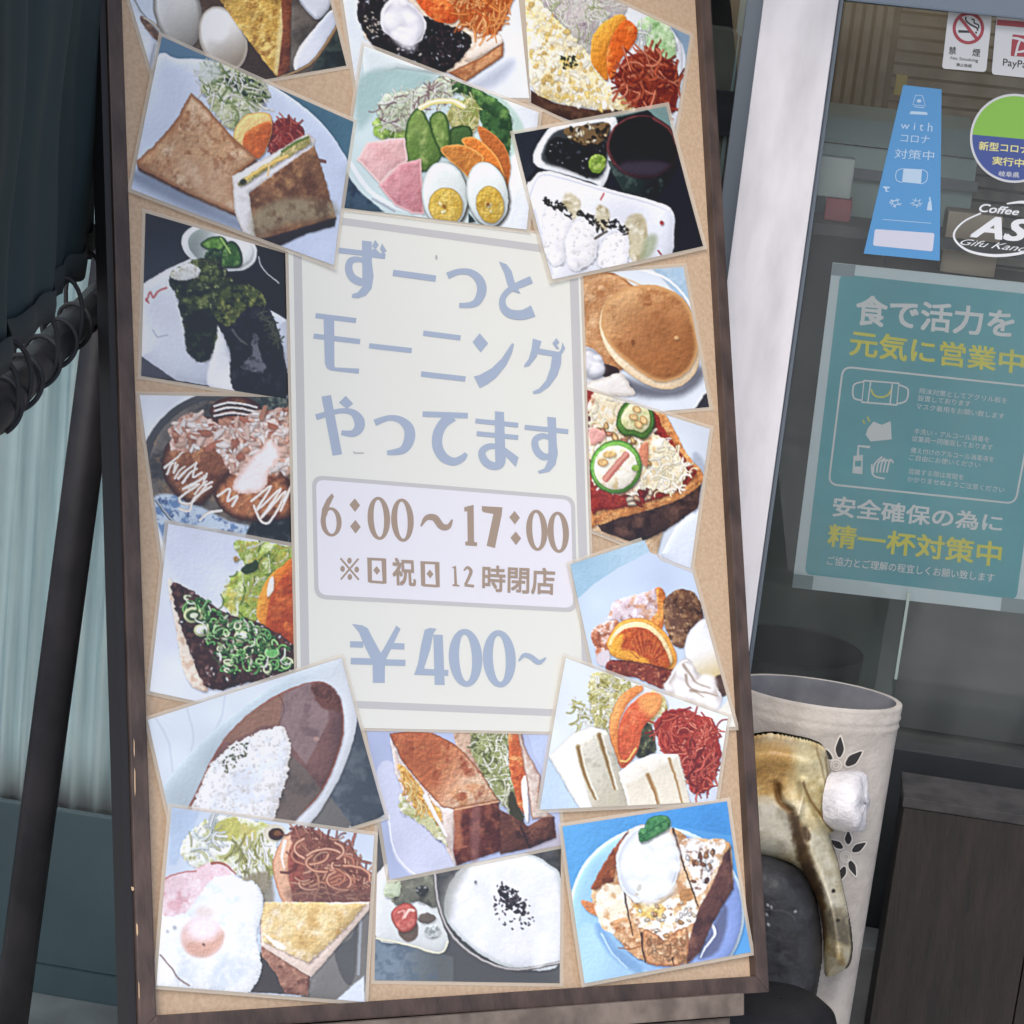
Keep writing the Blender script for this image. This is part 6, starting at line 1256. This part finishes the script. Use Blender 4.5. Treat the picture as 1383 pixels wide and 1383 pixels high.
# slats behind the glass, standing in for the reflected house opposite
YS = YG+0.55
M_slat = mat('grey_brown_slats', (134, 130, 122), .7, (92, 91, 88), 22, stretch=(1, 1, 1))
scr = thing('reflection_slats', 'grey brown slats behind the window stickers, standing in for a reflected house', 'screen', (xx(1290, 80, YS), YS, .05))
xs0, xs1 = xx(1135, 60, YS), xx(1207, 60, YS); ztop = zz(1200, -260, YS); zlow = zz(1290, 175, YS)
bm = bmesh.new()
for i in range(5):
    a = xs0+(xs1-xs0)*i/5; box(bm, a, a+(xs1-xs0)/5*.62, YS, YS+.02, zlow-.4, ztop)
bm_obj('upright_slats', bm, M_slat, scr)
bm = bmesh.new(); i = 0; z = zlow-.4
while z < ztop: box(bm, xs1+.004, xs1+1.1, YS+.003*(i % 3), YS+.02, z, z+.0125); z += .0165; i += 1
bm_obj('level_slats', bm, M_slat, scr)
box_obj('back_board', xs0-.05, xs1+1.1, YS+.03, YS+.04, .06, ztop, mat('dark_board', (66, 64, 62), .8), scr)

# pale teal counter case with a sloping top, and the goods in front of it
YD = YG+0.20
M_case = mat('pale_teal_enamel', (176, 204, 200), .5, (160, 190, 188), 6)
A_ = ony(1105, 152, YD); xa, za = float(A_[0]), float(A_[2]); xb = xx(1325, 190, YD)
case = thing('counter_case', 'pale teal counter case with a sloping lid, behind the blue window sign', 'counter', ((xa+xb)/2, YD, .05))
zl = za-.028; ze = zz(1200, 300, YD)
bm = bmesh.new(); hexa(bm, [(xa-.1, YD, zl), (xb, YD, zl), (xb-.012, YD+.06, za+.012), (xa-.1, YD+.06, za+.012)], [(xa-.1, YD+.002, zl-.004), (xb, YD+.002, zl-.004), (xb-.012, YD+.062, za+.006), (xa-.1, YD+.062, za+.006)])
bm_obj('lid', bm, M_case, case)
box_obj('front_panel', xa-.1, xb, YD+.004, YD+.02, ze, zl-.006, M_case, case); box_obj('rail', xa-.1, xb+.004, YD-.006, YD+.003, zl-.042, zl-.03, M_alu, case)
box_obj('side_panel', xb-.006, xb-.001, YD+.021, YD+.30, ze, zl-.006, M_case, case); box_obj('base', xa-.1, xb, YD+.004, YD+.30, .051, ze-.001, mat('dark_green_grey', (92, 110, 106), .7), case)
def goods(name, px0, py0, px1, py1, Y, dy, m, label, cat, bev=.003):
    a = ony(px0, py1, Y); b = ony(px1, py0, Y)
    o = box_obj(name, float(min(a[0], b[0])), float(max(a[0], b[0])), Y, Y+dy, float(a[2]), float(b[2]), m, None, bevel=bev); return tag(o, label, cat)
shelf = box_obj('display_shelf', xa-.1, xb+.35, YG+.03, YG+.19, zz(1150, 300, YG+.1)-.012, zz(1150, 300, YG+.1), mat('dark_shelf', (70, 78, 78), .7), None); tag(shelf, 'dark shelf inside the window carrying boxes and a paper bag, behind the blue sign', 'shelf')
zsh = zz(1150, 300, YG+.1)
def stand(name, px0, px1, py0, Y, dy, m, label, cat, zb=None, bev=.003):
    zb = zsh+.0005 if zb is None else zb; xa_, xb_ = xx(px0, py0+30, Y), xx(px1, py0+30, Y); zt_ = zz((px0+px1)/2, py0, Y)
    return tag(box_obj(name, xa_, xb_, Y, Y+dy, zb, zt_, m, None, bevel=bev), label, cat), zt_
M_redb = mat('dull_red_card', (180, 96, 104), .6, (166, 80, 88), 30); M_wb = mat('white_card', (206, 220, 216), .7, (190, 206, 204), 20)
o, zr_ = stand('red_box', 1112, 1148, 268, YG+.08, .06, M_redb, 'dull red box under a white one inside the window, left of the blue sign', 'box')
stand('white_box', 1098, 1152, 212, YG+.08, .05, M_wb, 'white box stacked on the red box inside the window', 'box', zb=zr_+.0005)
M_bag = mat('tan_paper', (186, 176, 158), .8, (172, 160, 142), 20, bump=.3, bscale=60)
stand('paper_bag', 1276, 1352, 288, YG+.05, .07, M_bag, 'tan paper bag behind the white coffee lettering', 'bag', zb=zz(1310, 372, YG+.05), bev=.004)
bag_sh = box_obj('bag_shelf', xx(1200, 360, YG+.03), xx(1500, 360, YG+.03), YG+.03, YG+.18, zz(1310, 372, YG+.05)-.014, zz(1310, 372, YG+.05)-.0005, mat('grey_shelf', (84, 90, 90), .7), None); tag(bag_sh, 'grey shelf board under the tan paper bag, half hidden by the poster', 'shelf')
o = goods('yellow_tag', 1207, 102, 1226, 128, YS-.03, .012, mat('yellow_card', (190, 176, 84), .6), 'small yellow card on the slats just above the blue sign', 'card', .001)
M_lowcab = mat('grey_low_cabinet', (134, 140, 140), .6, (108, 114, 116), 4, stretch=(.3, 1, 3), lo=.3, hi=.7)
cab = box_obj('low_cabinet', XR+.02, 2.2, YG+.24, YG+.7, .051, zz(1300, 560, YG+.24), M_lowcab, None, bevel=.004); tag(cab, 'long grey low cabinet inside the window below the teal poster', 'cabinet')

# ------------------------------------------------------------------ below the window on the right
M_blk = mat('black_rail', (38, 42, 46), .5, (30, 33, 37), 10)
zrail = zz(1300, 1023, YG-.03)
box_obj('bottom_rail', XR+0.006, 2.4, YG-.03, YG+.05, .002, zrail, M_blk, shop, bevel=.002)
bm = bmesh.new(); sx = xx(1217, 870, YG-.004); box(bm, sx-.0016, sx+.0016, YG-.004, YG-.0005, zz(1212, 918, YG-.004), zz(1226, 800, YG-.004)); bm_obj('glass_seam', bm, mat('greenish_glass_edge', (140, 156, 152), .4), shop)
M_wood = mat('dark_brown_boards', (40, 33, 31), .65, (22, 20, 21), 34, bump=.8, bscale=140, stretch=(3.0, 1, .35), lo=.3, hi=.7); M_woodtop = mat('grey_worn_wood', (62, 61, 62), .85, (42, 42, 44), 40, bump=.3, bscale=100)
YB = 2.07; xbL = xx(1223, 1076, YB); zbt = zz(1223, 1076, YB)
wb = thing('wooden_box', 'dark brown wooden box with worn grey top, right of the cream pot', 'box', (xbL+.2, YB+.04, 0))
for i in range(4): box_obj('front_board', xbL+.147*i, xbL+.147*(i+1)-.0015, YB, YB+.012, .004, zbt-.012, M_wood, wb, bevel=.0012)
box_obj('top_board', xbL-.002, xbL+.6, YB-.002, YB+.078, zbt-.011, zbt, M_woodtop, wb, bevel=.0015); box_obj('side_board', xbL, xbL+.012, YB+.0125, YB+.072, .004, zbt-.012, M_wood, wb); box_obj('back_board', xbL+.013, xbL+.59, YB+.06, YB+.072, .004, zbt-.012, M_wood, wb)
blk = box_obj('grey_block', xx(1142, 1280, 2.17), xx(1190, 1280, 2.17), 2.165, 2.225, .001, zz(1165, 1277, 2.17), mat('grey_concrete', (112, 116, 116), .85, (96, 100, 101), 30, bump=.3), None, bevel=.003); tag(blk, 'small grey concrete block between the cream pot and the wooden box', 'block')

# cream pot with cut-out flowers
YPT = 2.055; pc = ony(1104, 934, YPT); PX, PZ = float(pc[0]), float(pc[2]); PR = .0865
M_pot = mat('grey_cream_stoneware', (190, 184, 178), .8, (160, 154, 149), 34, bump=.45, bscale=260, detail=10, lo=.4, hi=.75)
pot = thing('ceramic_pot', 'tall greyish cream ceramic pot with cut out flowers standing beside the menu board', 'pot', (PX, YPT, 0))
OV = 0.55
def lathe(name, prof, m, parent, cx_, cy_, n=72, smooth=True, ov=1.0):
    vs, fs = [], []
    for r, z in prof:
        for i in range(n): a = 2*pi*i/n; vs.append((cx_+r*cos(a), cy_+r*sin(a)*ov, z))
    for j in range(len(prof)-1):
        for i in range(n): fs.append((j*n+i, j*n+(i+1) % n, (j+1)*n+(i+1) % n, (j+1)*n+i))
    o = mesh_obj(name, vs, fs, m, parent, smooth); return o
R = PR; z1 = PZ
pbody = lathe('body', [(R*.93, .001), (R*.94, .02), (R*.965, z1-.30), (R*.985, z1-.05), (R*.99, z1-.026), (R*1.006, z1-.0235), (R*.992, z1-.021), (R*.994, z1-.017), (R*1.01, z1-.0145), (R*.996, z1-.012), (R*1.004, z1-.004), (R*1.0, z1-.001), (R*.985, z1), (R*.93, z1-.0005)], M_pot, pot, PX, YPT, ov=OV)
lathe('inner_wall', [(R*.93, z1-.0005), (R*.915, z1-.004), (R*.86, z1-.2), (R*.84, .03), (0.001, .028)], mat('grey_shaded_inside', (112, 114, 120), .85, (92, 94, 100), 30), pot, PX, YPT, ov=OV)  # shade inside the pot is put into this darker grey
def onc(x, y, h=0):
    """point on the pot's wall (front) behind pixel x, y"""
    d = ray(x, y); o = CAMP; e = (1, 1/OV); a = (d[0])**2+(d[1]*e[1])**2; rr_ = PR*.985+h; b = 2*((o[0]-PX)*d[0]+(o[1]-YPT)*d[1]*e[1]**2); cc = (o[0]-PX)**2+((o[1]-YPT)*e[1])**2-rr_**2
    D = b*b-4*a*cc
    t_ = (-b-math.sqrt(max(D, 0)))/(2*a); return o+t_*d
FO = (940, 820, 2.456)
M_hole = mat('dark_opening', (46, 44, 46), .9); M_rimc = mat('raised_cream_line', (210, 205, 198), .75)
def petal(cx_, cy_, l, w_, a):
    ca, sa = cos(a), sin(a); sh = [(0, -l), (w_*.7, -l*.35), (w_, l*.25), (w_*.5, l*.85), (0, l), (-w_*.5, l*.85), (-w_, l*.25), (-w_*.7, -l*.35)]
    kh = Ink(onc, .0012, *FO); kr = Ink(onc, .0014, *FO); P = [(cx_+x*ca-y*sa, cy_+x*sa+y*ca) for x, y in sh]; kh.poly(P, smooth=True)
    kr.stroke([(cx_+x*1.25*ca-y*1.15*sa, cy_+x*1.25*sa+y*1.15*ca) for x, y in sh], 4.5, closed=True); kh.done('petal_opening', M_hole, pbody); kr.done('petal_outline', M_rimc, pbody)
for p_ in ((477, 464, 33, 13, .05), (524, 502, 34, 15, .85), (424, 482, 34, 12, -.9), (505, 764, 22, 11, 0), (541, 796, 26, 12, 1.0), (520, 866, 27, 11, 2.75), (484, 886, 26, 11, 3.5), (466, 786, 24, 11, -1.0)): petal(*p_)
for x, y in ((465, 524), (497, 828)): kr = Ink(onc, .0014, *FO); kr.ring(x, y, 20, 20, 5); kr.ring(x, y, 12, 12, 4); kr.done('flower_centre', M_rimc, pbody)

basin = thing('dark_basin', 'dark round basin behind the glass, just above the rim of the cream pot', 'basin', (PX-.05, YG+.1, .05))
bq = ony(1092, 878, YG+.1); br_ = .085
lathe('bowl', [(br_*.7, .052), (br_*.9, float(bq[2])-.12), (br_, float(bq[2])), (br_*.95, float(bq[2])), (br_*.85, float(bq[2])-.04), (.001, float(bq[2])-.05)], mat('dark_blue_grey_glaze', (44, 54, 58), .5), basin, float(bq[0])-.02, YG+.105)

# glazed relief of a tree stump leaning on the pot: an inflated body with folds, glaze stains and fold shade painted in its colours
def relief(name, q, frame, outline, swell, folds, paint, Y, parent, m, depth=.05, res=1.0):
    """solid relief: front swollen from the outline, flat back; paint fills the glaze colours"""
    p = Pic(q, frame, (150, 140, 120), res=res); P = crom(outline, 5, True).astype(np.float32)
    d = -sdf(p.X, p.Y, P); t = np.clip(d/swell, 0, 1); h = np.sqrt(np.clip(1-(1-t)**2, 0, 1))*depth
    for pts, w_, amp in folds:
        L = crom(pts, 6); best = np.full(d.shape, 1e9)
        for (ax, ay), (bx, by) in zip(L[:-1], L[1:]):
            ex, ey = bx-ax, by-ay; tt = np.clip(((p.X-ax)*ex+(p.Y-ay)*ey)/(ex*ex+ey*ey+1e-6), 0, 1); best = np.minimum(best, np.hypot(p.X-ax-ex*tt, p.Y-ay-ey*tt))
        h = h+amp*np.exp(-(best/w_)**2)*np.clip(t*2, 0, 1)
    h = h+.0016*(fbm(p.X, p.Y, 40, 9, 4)-.5)*np.clip(t*3, 0, 1)
    paint(p)
    D = ray(p.px, p.py); tq = (Y-h-CAMP[1])/D[..., 1]; F_ = CAMP+tq[..., None]*D
    ok = d > -1.5; idx = -np.ones(d.shape, int); idx[ok] = np.arange(ok.sum()); V_ = F_[ok]; n0 = len(V_); B_ = V_.copy(); B_[:, 1] = Y+.012
    fs = []; edges = {}
    for j in range(d.shape[0]-1):
        for i in range(d.shape[1]-1):
            c4 = (idx[j, i], idx[j+1, i], idx[j+1, i+1], idx[j, i+1])
            if min(c4) < 0: continue
            fs.append(c4)
            for a_, b_ in zip(c4, c4[1:]+c4[:1]): edges[(a_, b_)] = 1
    side = [(b_, a_, a_+n0, b_+n0) for (a_, b_) in edges if (b_, a_) not in edges]
    back = [tuple(v+n0 for v in f_[::-1]) for f_ in fs]
    me = bpy.data.meshes.new(name); me.from_pydata(np.vstack([V_, B_]).tolist(), [], [tuple(int(v) for v in f_) for f_ in fs+back+side]); me.update()
    at = me.color_attributes.new('ink', 'FLOAT_COLOR', 'POINT'); cl = np.ones((2*n0, 4), np.float32); cc = lin(p.I[ok]); cl[:n0, :3] = cc; cl[n0:, :3] = cc; at.data.foreach_set('color', cl.ravel())
    for f_ in me.polygons: f_.use_smooth = True
    return link(name, me, m, parent)
def glaze_mat(name, rough):
    m = bpy.data.materials.new(name); m.use_nodes = True; n = m.node_tree.nodes; b = n['Principled BSDF']
    a_ = n.new('ShaderNodeVertexColor'); a_.layer_name = 'ink'; m.node_tree.links.new(a_.outputs[0], b.inputs['Base Color']); b.inputs['Roughness'].default_value = rough; b.inputs['Coat Weight'].default_value = .15; b.inputs['Coat Roughness'].default_value = .3
    tc = n.new('ShaderNodeTexCoord'); t_ = n.new('ShaderNodeTexNoise'); t_.inputs['Scale'].default_value = 180; t_.inputs['Detail'].default_value = 5; m.node_tree.links.new(tc.outputs['Object'], t_.inputs['Vector'])
    bp = n.new('ShaderNodeBump'); bp.inputs['Strength'].default_value = .35; bp.inputs['Distance'].default_value = .002; m.node_tree.links.new(t_.outputs['Fac'], bp.inputs['Height']); m.node_tree.links.new(bp.outputs[0], b.inputs['Normal']); return m
M_glaze = glaze_mat('ochre_grey_glaze', .5); M_char = glaze_mat('charcoal_glaze', .6)
YO = 1.985
st = thing('stump_ornament', 'ochre and grey glazed stump ornament with a white sawn branch, leaning on the cream pot', 'ornament', ony(1060, 1300, YO)*np.array([1, 1, 0]))
def paint_trunk(p):
    f = p.fill; K = dict(sh=0, vol=0)
    f([(0, 300), (600, 300), (600, 1400), (0, 1400)], (204, 192, 156), sm=0, tex=[((176, 160, 118), 90, .45, .65), ((220, 212, 186), 60, .55, .7)], **K)
    f([(60, 420), (220, 430), (330, 470), (330, 560), (270, 640), (180, 640), (60, 600)], (176, 128, 58), soft=60, a=.75, jag=14, tex=[((196, 160, 100), 40, .5, .66), ((150, 104, 46), 40, .55, .7)], **K)
    f([(330, 450), (430, 490), (450, 700), (400, 720), (340, 600)], (204, 192, 150), soft=34, a=.85, jag=8, tex=[((176, 156, 104), 40, .5, .68)], **K)
    f([(180, 640), (330, 680), (330, 780), (250, 830), (100, 800)], (198, 194, 180), soft=50, a=.85, jag=14, tex=[((160, 154, 136), 40, .5, .66)], **K)
    f([(360, 760), (430, 760), (470, 900), (480, 1020), (440, 1000), (400, 880)], (214, 210, 190), soft=24, a=.85, jag=8, tex=[((180, 170, 140), 34, .52, .68)], **K)
    f([(310, 680), (350, 720), (390, 860), (425, 960), (436, 1090), (420, 1130), (390, 980), (340, 840)], (84, 62, 40), soft=20, a=.9, jag=10, tex=[((112, 84, 50), 30, .5, .66)], **K)
    f([(430, 1010), (490, 1000), (515, 1120), (470, 1110), (440, 1080)], (112, 106, 92), soft=26, a=.9, jag=10, tex=[((150, 140, 116), 30, .5, .66)], **K)
    f([(430, 1110), (480, 1120), (515, 1150), (505, 1190), (440, 1210)], (202, 194, 168), soft=18, a=.9, jag=6, tex=[((166, 140, 90), 30, .5, .66)], **K)
    f([(262, 590), (284, 590), (284, 640), (322, 668), (300, 680), (266, 640)], (104, 74, 38), soft=14, a=.85, **K); p.line([(356, 582), (380, 640), (450, 742)], 9, (112, 84, 44), a=.8, soft=8); p.line([(430, 500), (442, 600), (458, 740)], 7, (120, 96, 56), a=.7, soft=7)  # darker creases: shade of the folds put into the glaze colour
    p.line([(400, 470), (424, 560), (446, 700)], 6, (128, 104, 64), a=.6, soft=7); p.ell(366, 752, 14, 24, (90, 72, 50), rot=-25, soft=8, a=.9, **K); p.ell(456, 942, 6, 6, (60, 56, 50), **K); p.ell(470, 1040, 6, 5, (60, 56, 50), **K)
    p.line([(510, 1040), (518, 1140), (500, 1200)], 8, (70, 66, 60), a=.8, soft=6); p.grade(8)
TR_OUT = [(60, 440), (180, 441), (250, 434), (330, 448), (388, 462), (430, 490), (444, 560), (452, 620), (462, 700), (454, 748), (440, 752), (452, 800), (470, 852), (482, 920), (502, 1010), (516, 1090), (519, 1150), (508, 1190), (470, 1216), (430, 1224), (424, 1150), (418, 1050), (396, 960), (352, 880), (300, 846), (200, 826), (60, 830)]
FQ = [(965, 985), (1165, 985), (1165, 1330), (965, 1330)]
trunk = relief('glazed_trunk', FQ, FO, TR_OUT, 80, [([(320, 660), (370, 780), (430, 960), (480, 1170)], 30, .014), ([(356, 580), (390, 660), (446, 744)], 12, .007), ([(404, 470), (428, 570), (452, 730)], 9, .006), ([(434, 500), (446, 600), (460, 720)], 8, .005), ([(266, 590), (280, 640), (318, 676)], 12, -.008),
    ([(120, 520), (240, 480), (360, 500)], 60, .012), ([(366, 735), (368, 770)], 10, -.006), ([(350, 580), (352, 640), (340, 690)], 10, .006)], paint_trunk, YO, st, M_glaze, depth=.034)
def paint_dark(p):
    p.fill([(0, 600), (700, 600), (700, 1500), (0, 1500)], (52, 54, 60), sm=0, sh=0, vol=0, tex=[((66, 68, 74), 60, .5, .68), ((40, 41, 46), 40, .55, .7)])
    for x, y in ((238, 988), (250, 994), (236, 1020), (240, 1052), (282, 832), (330, 1010)): p.ell(x, y, 6, 3.5, (150, 152, 156), rot=x, sh=0, vol=0)
    p.line([(200, 1000), (300, 1010), (330, 1040)], 3, (90, 92, 98), a=.7); p.grade(8)
DK_OUT = [(60, 800), (190, 812), (280, 838), (346, 880), (392, 964), (412, 1060), (418, 1160), (408, 1240), (396, 1310), (380, 1400), (60, 1400)]
relief('dark_hollow', [(965, 1130), (1125, 1130), (1125, 1400), (965, 1400)], FO, DK_OUT, 150, [], paint_dark, YO-.006, st, M_char, depth=.05, res=.8)
# the white branch: a short round billet with a chipped edge
a_, b_c = ony(1120, 1080, YO-.012), ony(1166, 1085, YO-.020)
dv = V(b_c-a_); ax = dv.normalized(); s1 = ax.orthogonal().normalized(); s2 = ax.cross(s1); vs, fs = [], []
prof = [(0, .0265), (.25, .0285), (.55, .0295), (.8, .0298), (.92, .029), (.99, .0265), (1.03, .022), (1.05, .012), (1.055, .001)]; n_ = 56
for j, (t_, r_) in enumerate(prof):
    for i in range(n_):
        q_ = 2*pi*i/n_; rr_ = r_*(1+.03*sin(q_*3+1)+.018*sin(q_*7+t_*5)+.012*sin(q_*17+t_*9)); off = .0012*sin(q_*5)*(1 if j > 4 else 0)
        vs.append(V(a_)+dv*t_+ax*off+(s1*cos(q_)+s2*sin(q_)*1.06)*rr_)
for j in range(len(prof)-1):
    for i in range(n_): fs.append((j*n_+i, j*n_+(i+1) % n_, (j+1)*n_+(i+1) % n_, (j+1)*n_+i))
mesh_obj('sawn_branch', vs, fs, mat('chalk_white', (222, 220, 224), .85, (186, 184, 190), 70, bump=.8, bscale=240, detail=9, lo=.42, hi=.75), trunk, smooth=True)

# black rounded pot at the foot of the easel
bpx = ony(1050, 1392, 1.80); BPX, BPZ = float(bpx[0]), float(ony(1060, 1374, 1.80)[2])
bp_ = thing('black_pot', 'black rounded pot at the lower edge, under the right corner of the menu board', 'pot', (BPX, 1.83, 0))
bz = BPZ; br = .062
lathe('body', [(br*.6, .001), (br*.95, bz*.35), (br*1.05, bz*.6), (br*.98, bz-.03), (br*.86, bz-.008), (br*.7, bz), (br*.4, bz+.003), (.001, bz+.004)], mat('matt_black_glaze', (28, 29, 34), .5, (22, 23, 27), 40, bump=.2), bp_, BPX, 1.83)

# ------------------------------------------------------------------ dark green screen on a pipe stand, left
M_pipe = mat('black_steel_pipe', (26, 27, 32), .5, (40, 39, 43), 22, spec=.3, bump=.25, bscale=90); M_cloth = mat('dark_green_canvas', (34, 58, 62), .85, (24, 42, 46), 7, bump=.3, bscale=30, stretch=(1, 1, .3)); M_cord = mat('black_cord', (30, 32, 36), .7)
YQ = 1.80
base = ony(8, 1440, YQ)
stand_ = thing('canvas_screen', 'dark green canvas laced to a black pipe stand, left of the menu board', 'canvas screen', (float(base[0]), YQ, 0))
pt, pb_ = ony(163, 250, YQ), ony(14, 1383, YQ); d_p = pb_-pt; foot = pt+d_p*(pt[2]/-d_p[2]); head = pt-d_p*.35
bm = bmesh.new(); tube(bm, [head, foot], .0172, 28); bm_obj('upright_pipe', bm, M_pipe, stand_, smooth=True)
b0 = ony(141, 394, YQ-.004); zbar = float(b0[2]); b1 = onz(-20, 566, zbar); dirb = (b1-b0)/np.linalg.norm(b1-b0); b1 = b1+dirb*.25
bm = bmesh.new(); tube(bm, [b0, b0+(b1-b0)*.5, b1], .0135, 24); bm_obj('cross_bar', bm, M_pipe, stand_, smooth=True)
nb = np.cross(dirb, np.array([0, 0, 1.0]))        # normal of the vertical cloth plane
def onp(x, y, h=0.0):
    d = ray(x, y); t_ = ((b0-CAMP) @ nb)/(d @ nb); return CAMP+t_*d+h*nb
h0, h1 = onp(132, 338), onp(-25, 524)
nS, nZ = 120, 40; vs = []
L_ = float((h1-h0) @ dirb)+.25; up_ = .55
for j in range(nZ):
    for i in range(nS):
        s_ = i/(nS-1); zlo = float(h0[2])+(float(h1[2])-float(h0[2]))*s_*L_/float((h1-h0) @ dirb); f_ = j/(nZ-1)
        p = b0+dirb*((h0-b0) @ dirb+L_*s_); z = zlo+up_*f_
        if j == 0: z += .0014*math.sin(s_*L_*2*pi/.055)
        wv = .004*math.sin(s_*26+2*f_)+.003*math.sin(s_*57+5*f_+1)*(1-f_*.5)+.002*math.sin(f_*18+s_*9)
        vs.append(np.array([p[0], p[1], z])+nb*wv)
fs = [(j*nS+i, (j+1)*nS+i, (j+1)*nS+i+1, j*nS+i+1) for j in range(nZ-1) for i in range(nS-1)]
o = canv = mesh_obj('canvas', vs, fs, M_cloth, stand_, smooth=True); s_m = o.modifiers.new('thickness', 'SOLIDIFY'); s_m.thickness = .0012
# hem band
hv = []
for j in range(3):
    for i in range(nS):
        q = vs[i]; hv.append(q+nb*(-.0026 if j != 1 else -.0036)+np.array([0, 0, .001+.011*j]))
hf_ = [(j*nS+i, (j+1)*nS+i, (j+1)*nS+i+1, j*nS+i+1) for j in range(2) for i in range(nS-1)]
o = mesh_obj('hem', hv, hf_, mat('dark_hem', (40, 50, 54), .8), canv, smooth=True); s_m = o.modifiers.new('thickness', 'SOLIDIFY'); s_m.thickness = .001; s_m.offset = 0
# lacing: one loop per eyelet, and the cord winding on round the bar
def barpt(s_): return b0+dirb*s_
slen = float((h1-h0) @ dirb)
S_at = [float((onp(x, y)-b0) @ dirb) for x, y in ((114, 400), (84, 432), (48, 480), (10, 515))]; S_at += [S_at[-1]+.05]
zh = lambda s_: float(h0[2])+(float(h1[2])-float(h0[2]))*(s_-float((h0-b0) @ dirb))/slen
for s_ in S_at:
    pts = []; top_z = zh(s_)+.010
    for q in range(25):
        a = 2*pi*q/24; cz = (top_z+zbar-.0155)/2; rz = (top_z-zbar+.0155)/2; rx = .0150
        p = barpt(s_+.004*cos(a)); pts.append(np.array([p[0], p[1], cz+rz*sin(a)])+nb*rx*cos(a))
    bm = bmesh.new(); tube(bm, pts, .0019, 8, cap=False); bm_obj('lacing_loop', bm, M_cord, canv, smooth=True)
pts = []
S0, S1 = S_at[0]-.03, S_at[-1]
for q in range(220):
    f_ = q/219; s_ = S0+(S1-S0)*f_; a = 2*pi*s_/.085
    p = barpt(s_); pts.append(np.array([p[0], p[1], p[2]])+nb*.0158*cos(a)+np.array([0, 0, .0158*sin(a)]))
bm = bmesh.new(); tube(bm, pts, .0019, 8); bm_obj('lacing_cord', bm, M_cord, stand_, smooth=True)
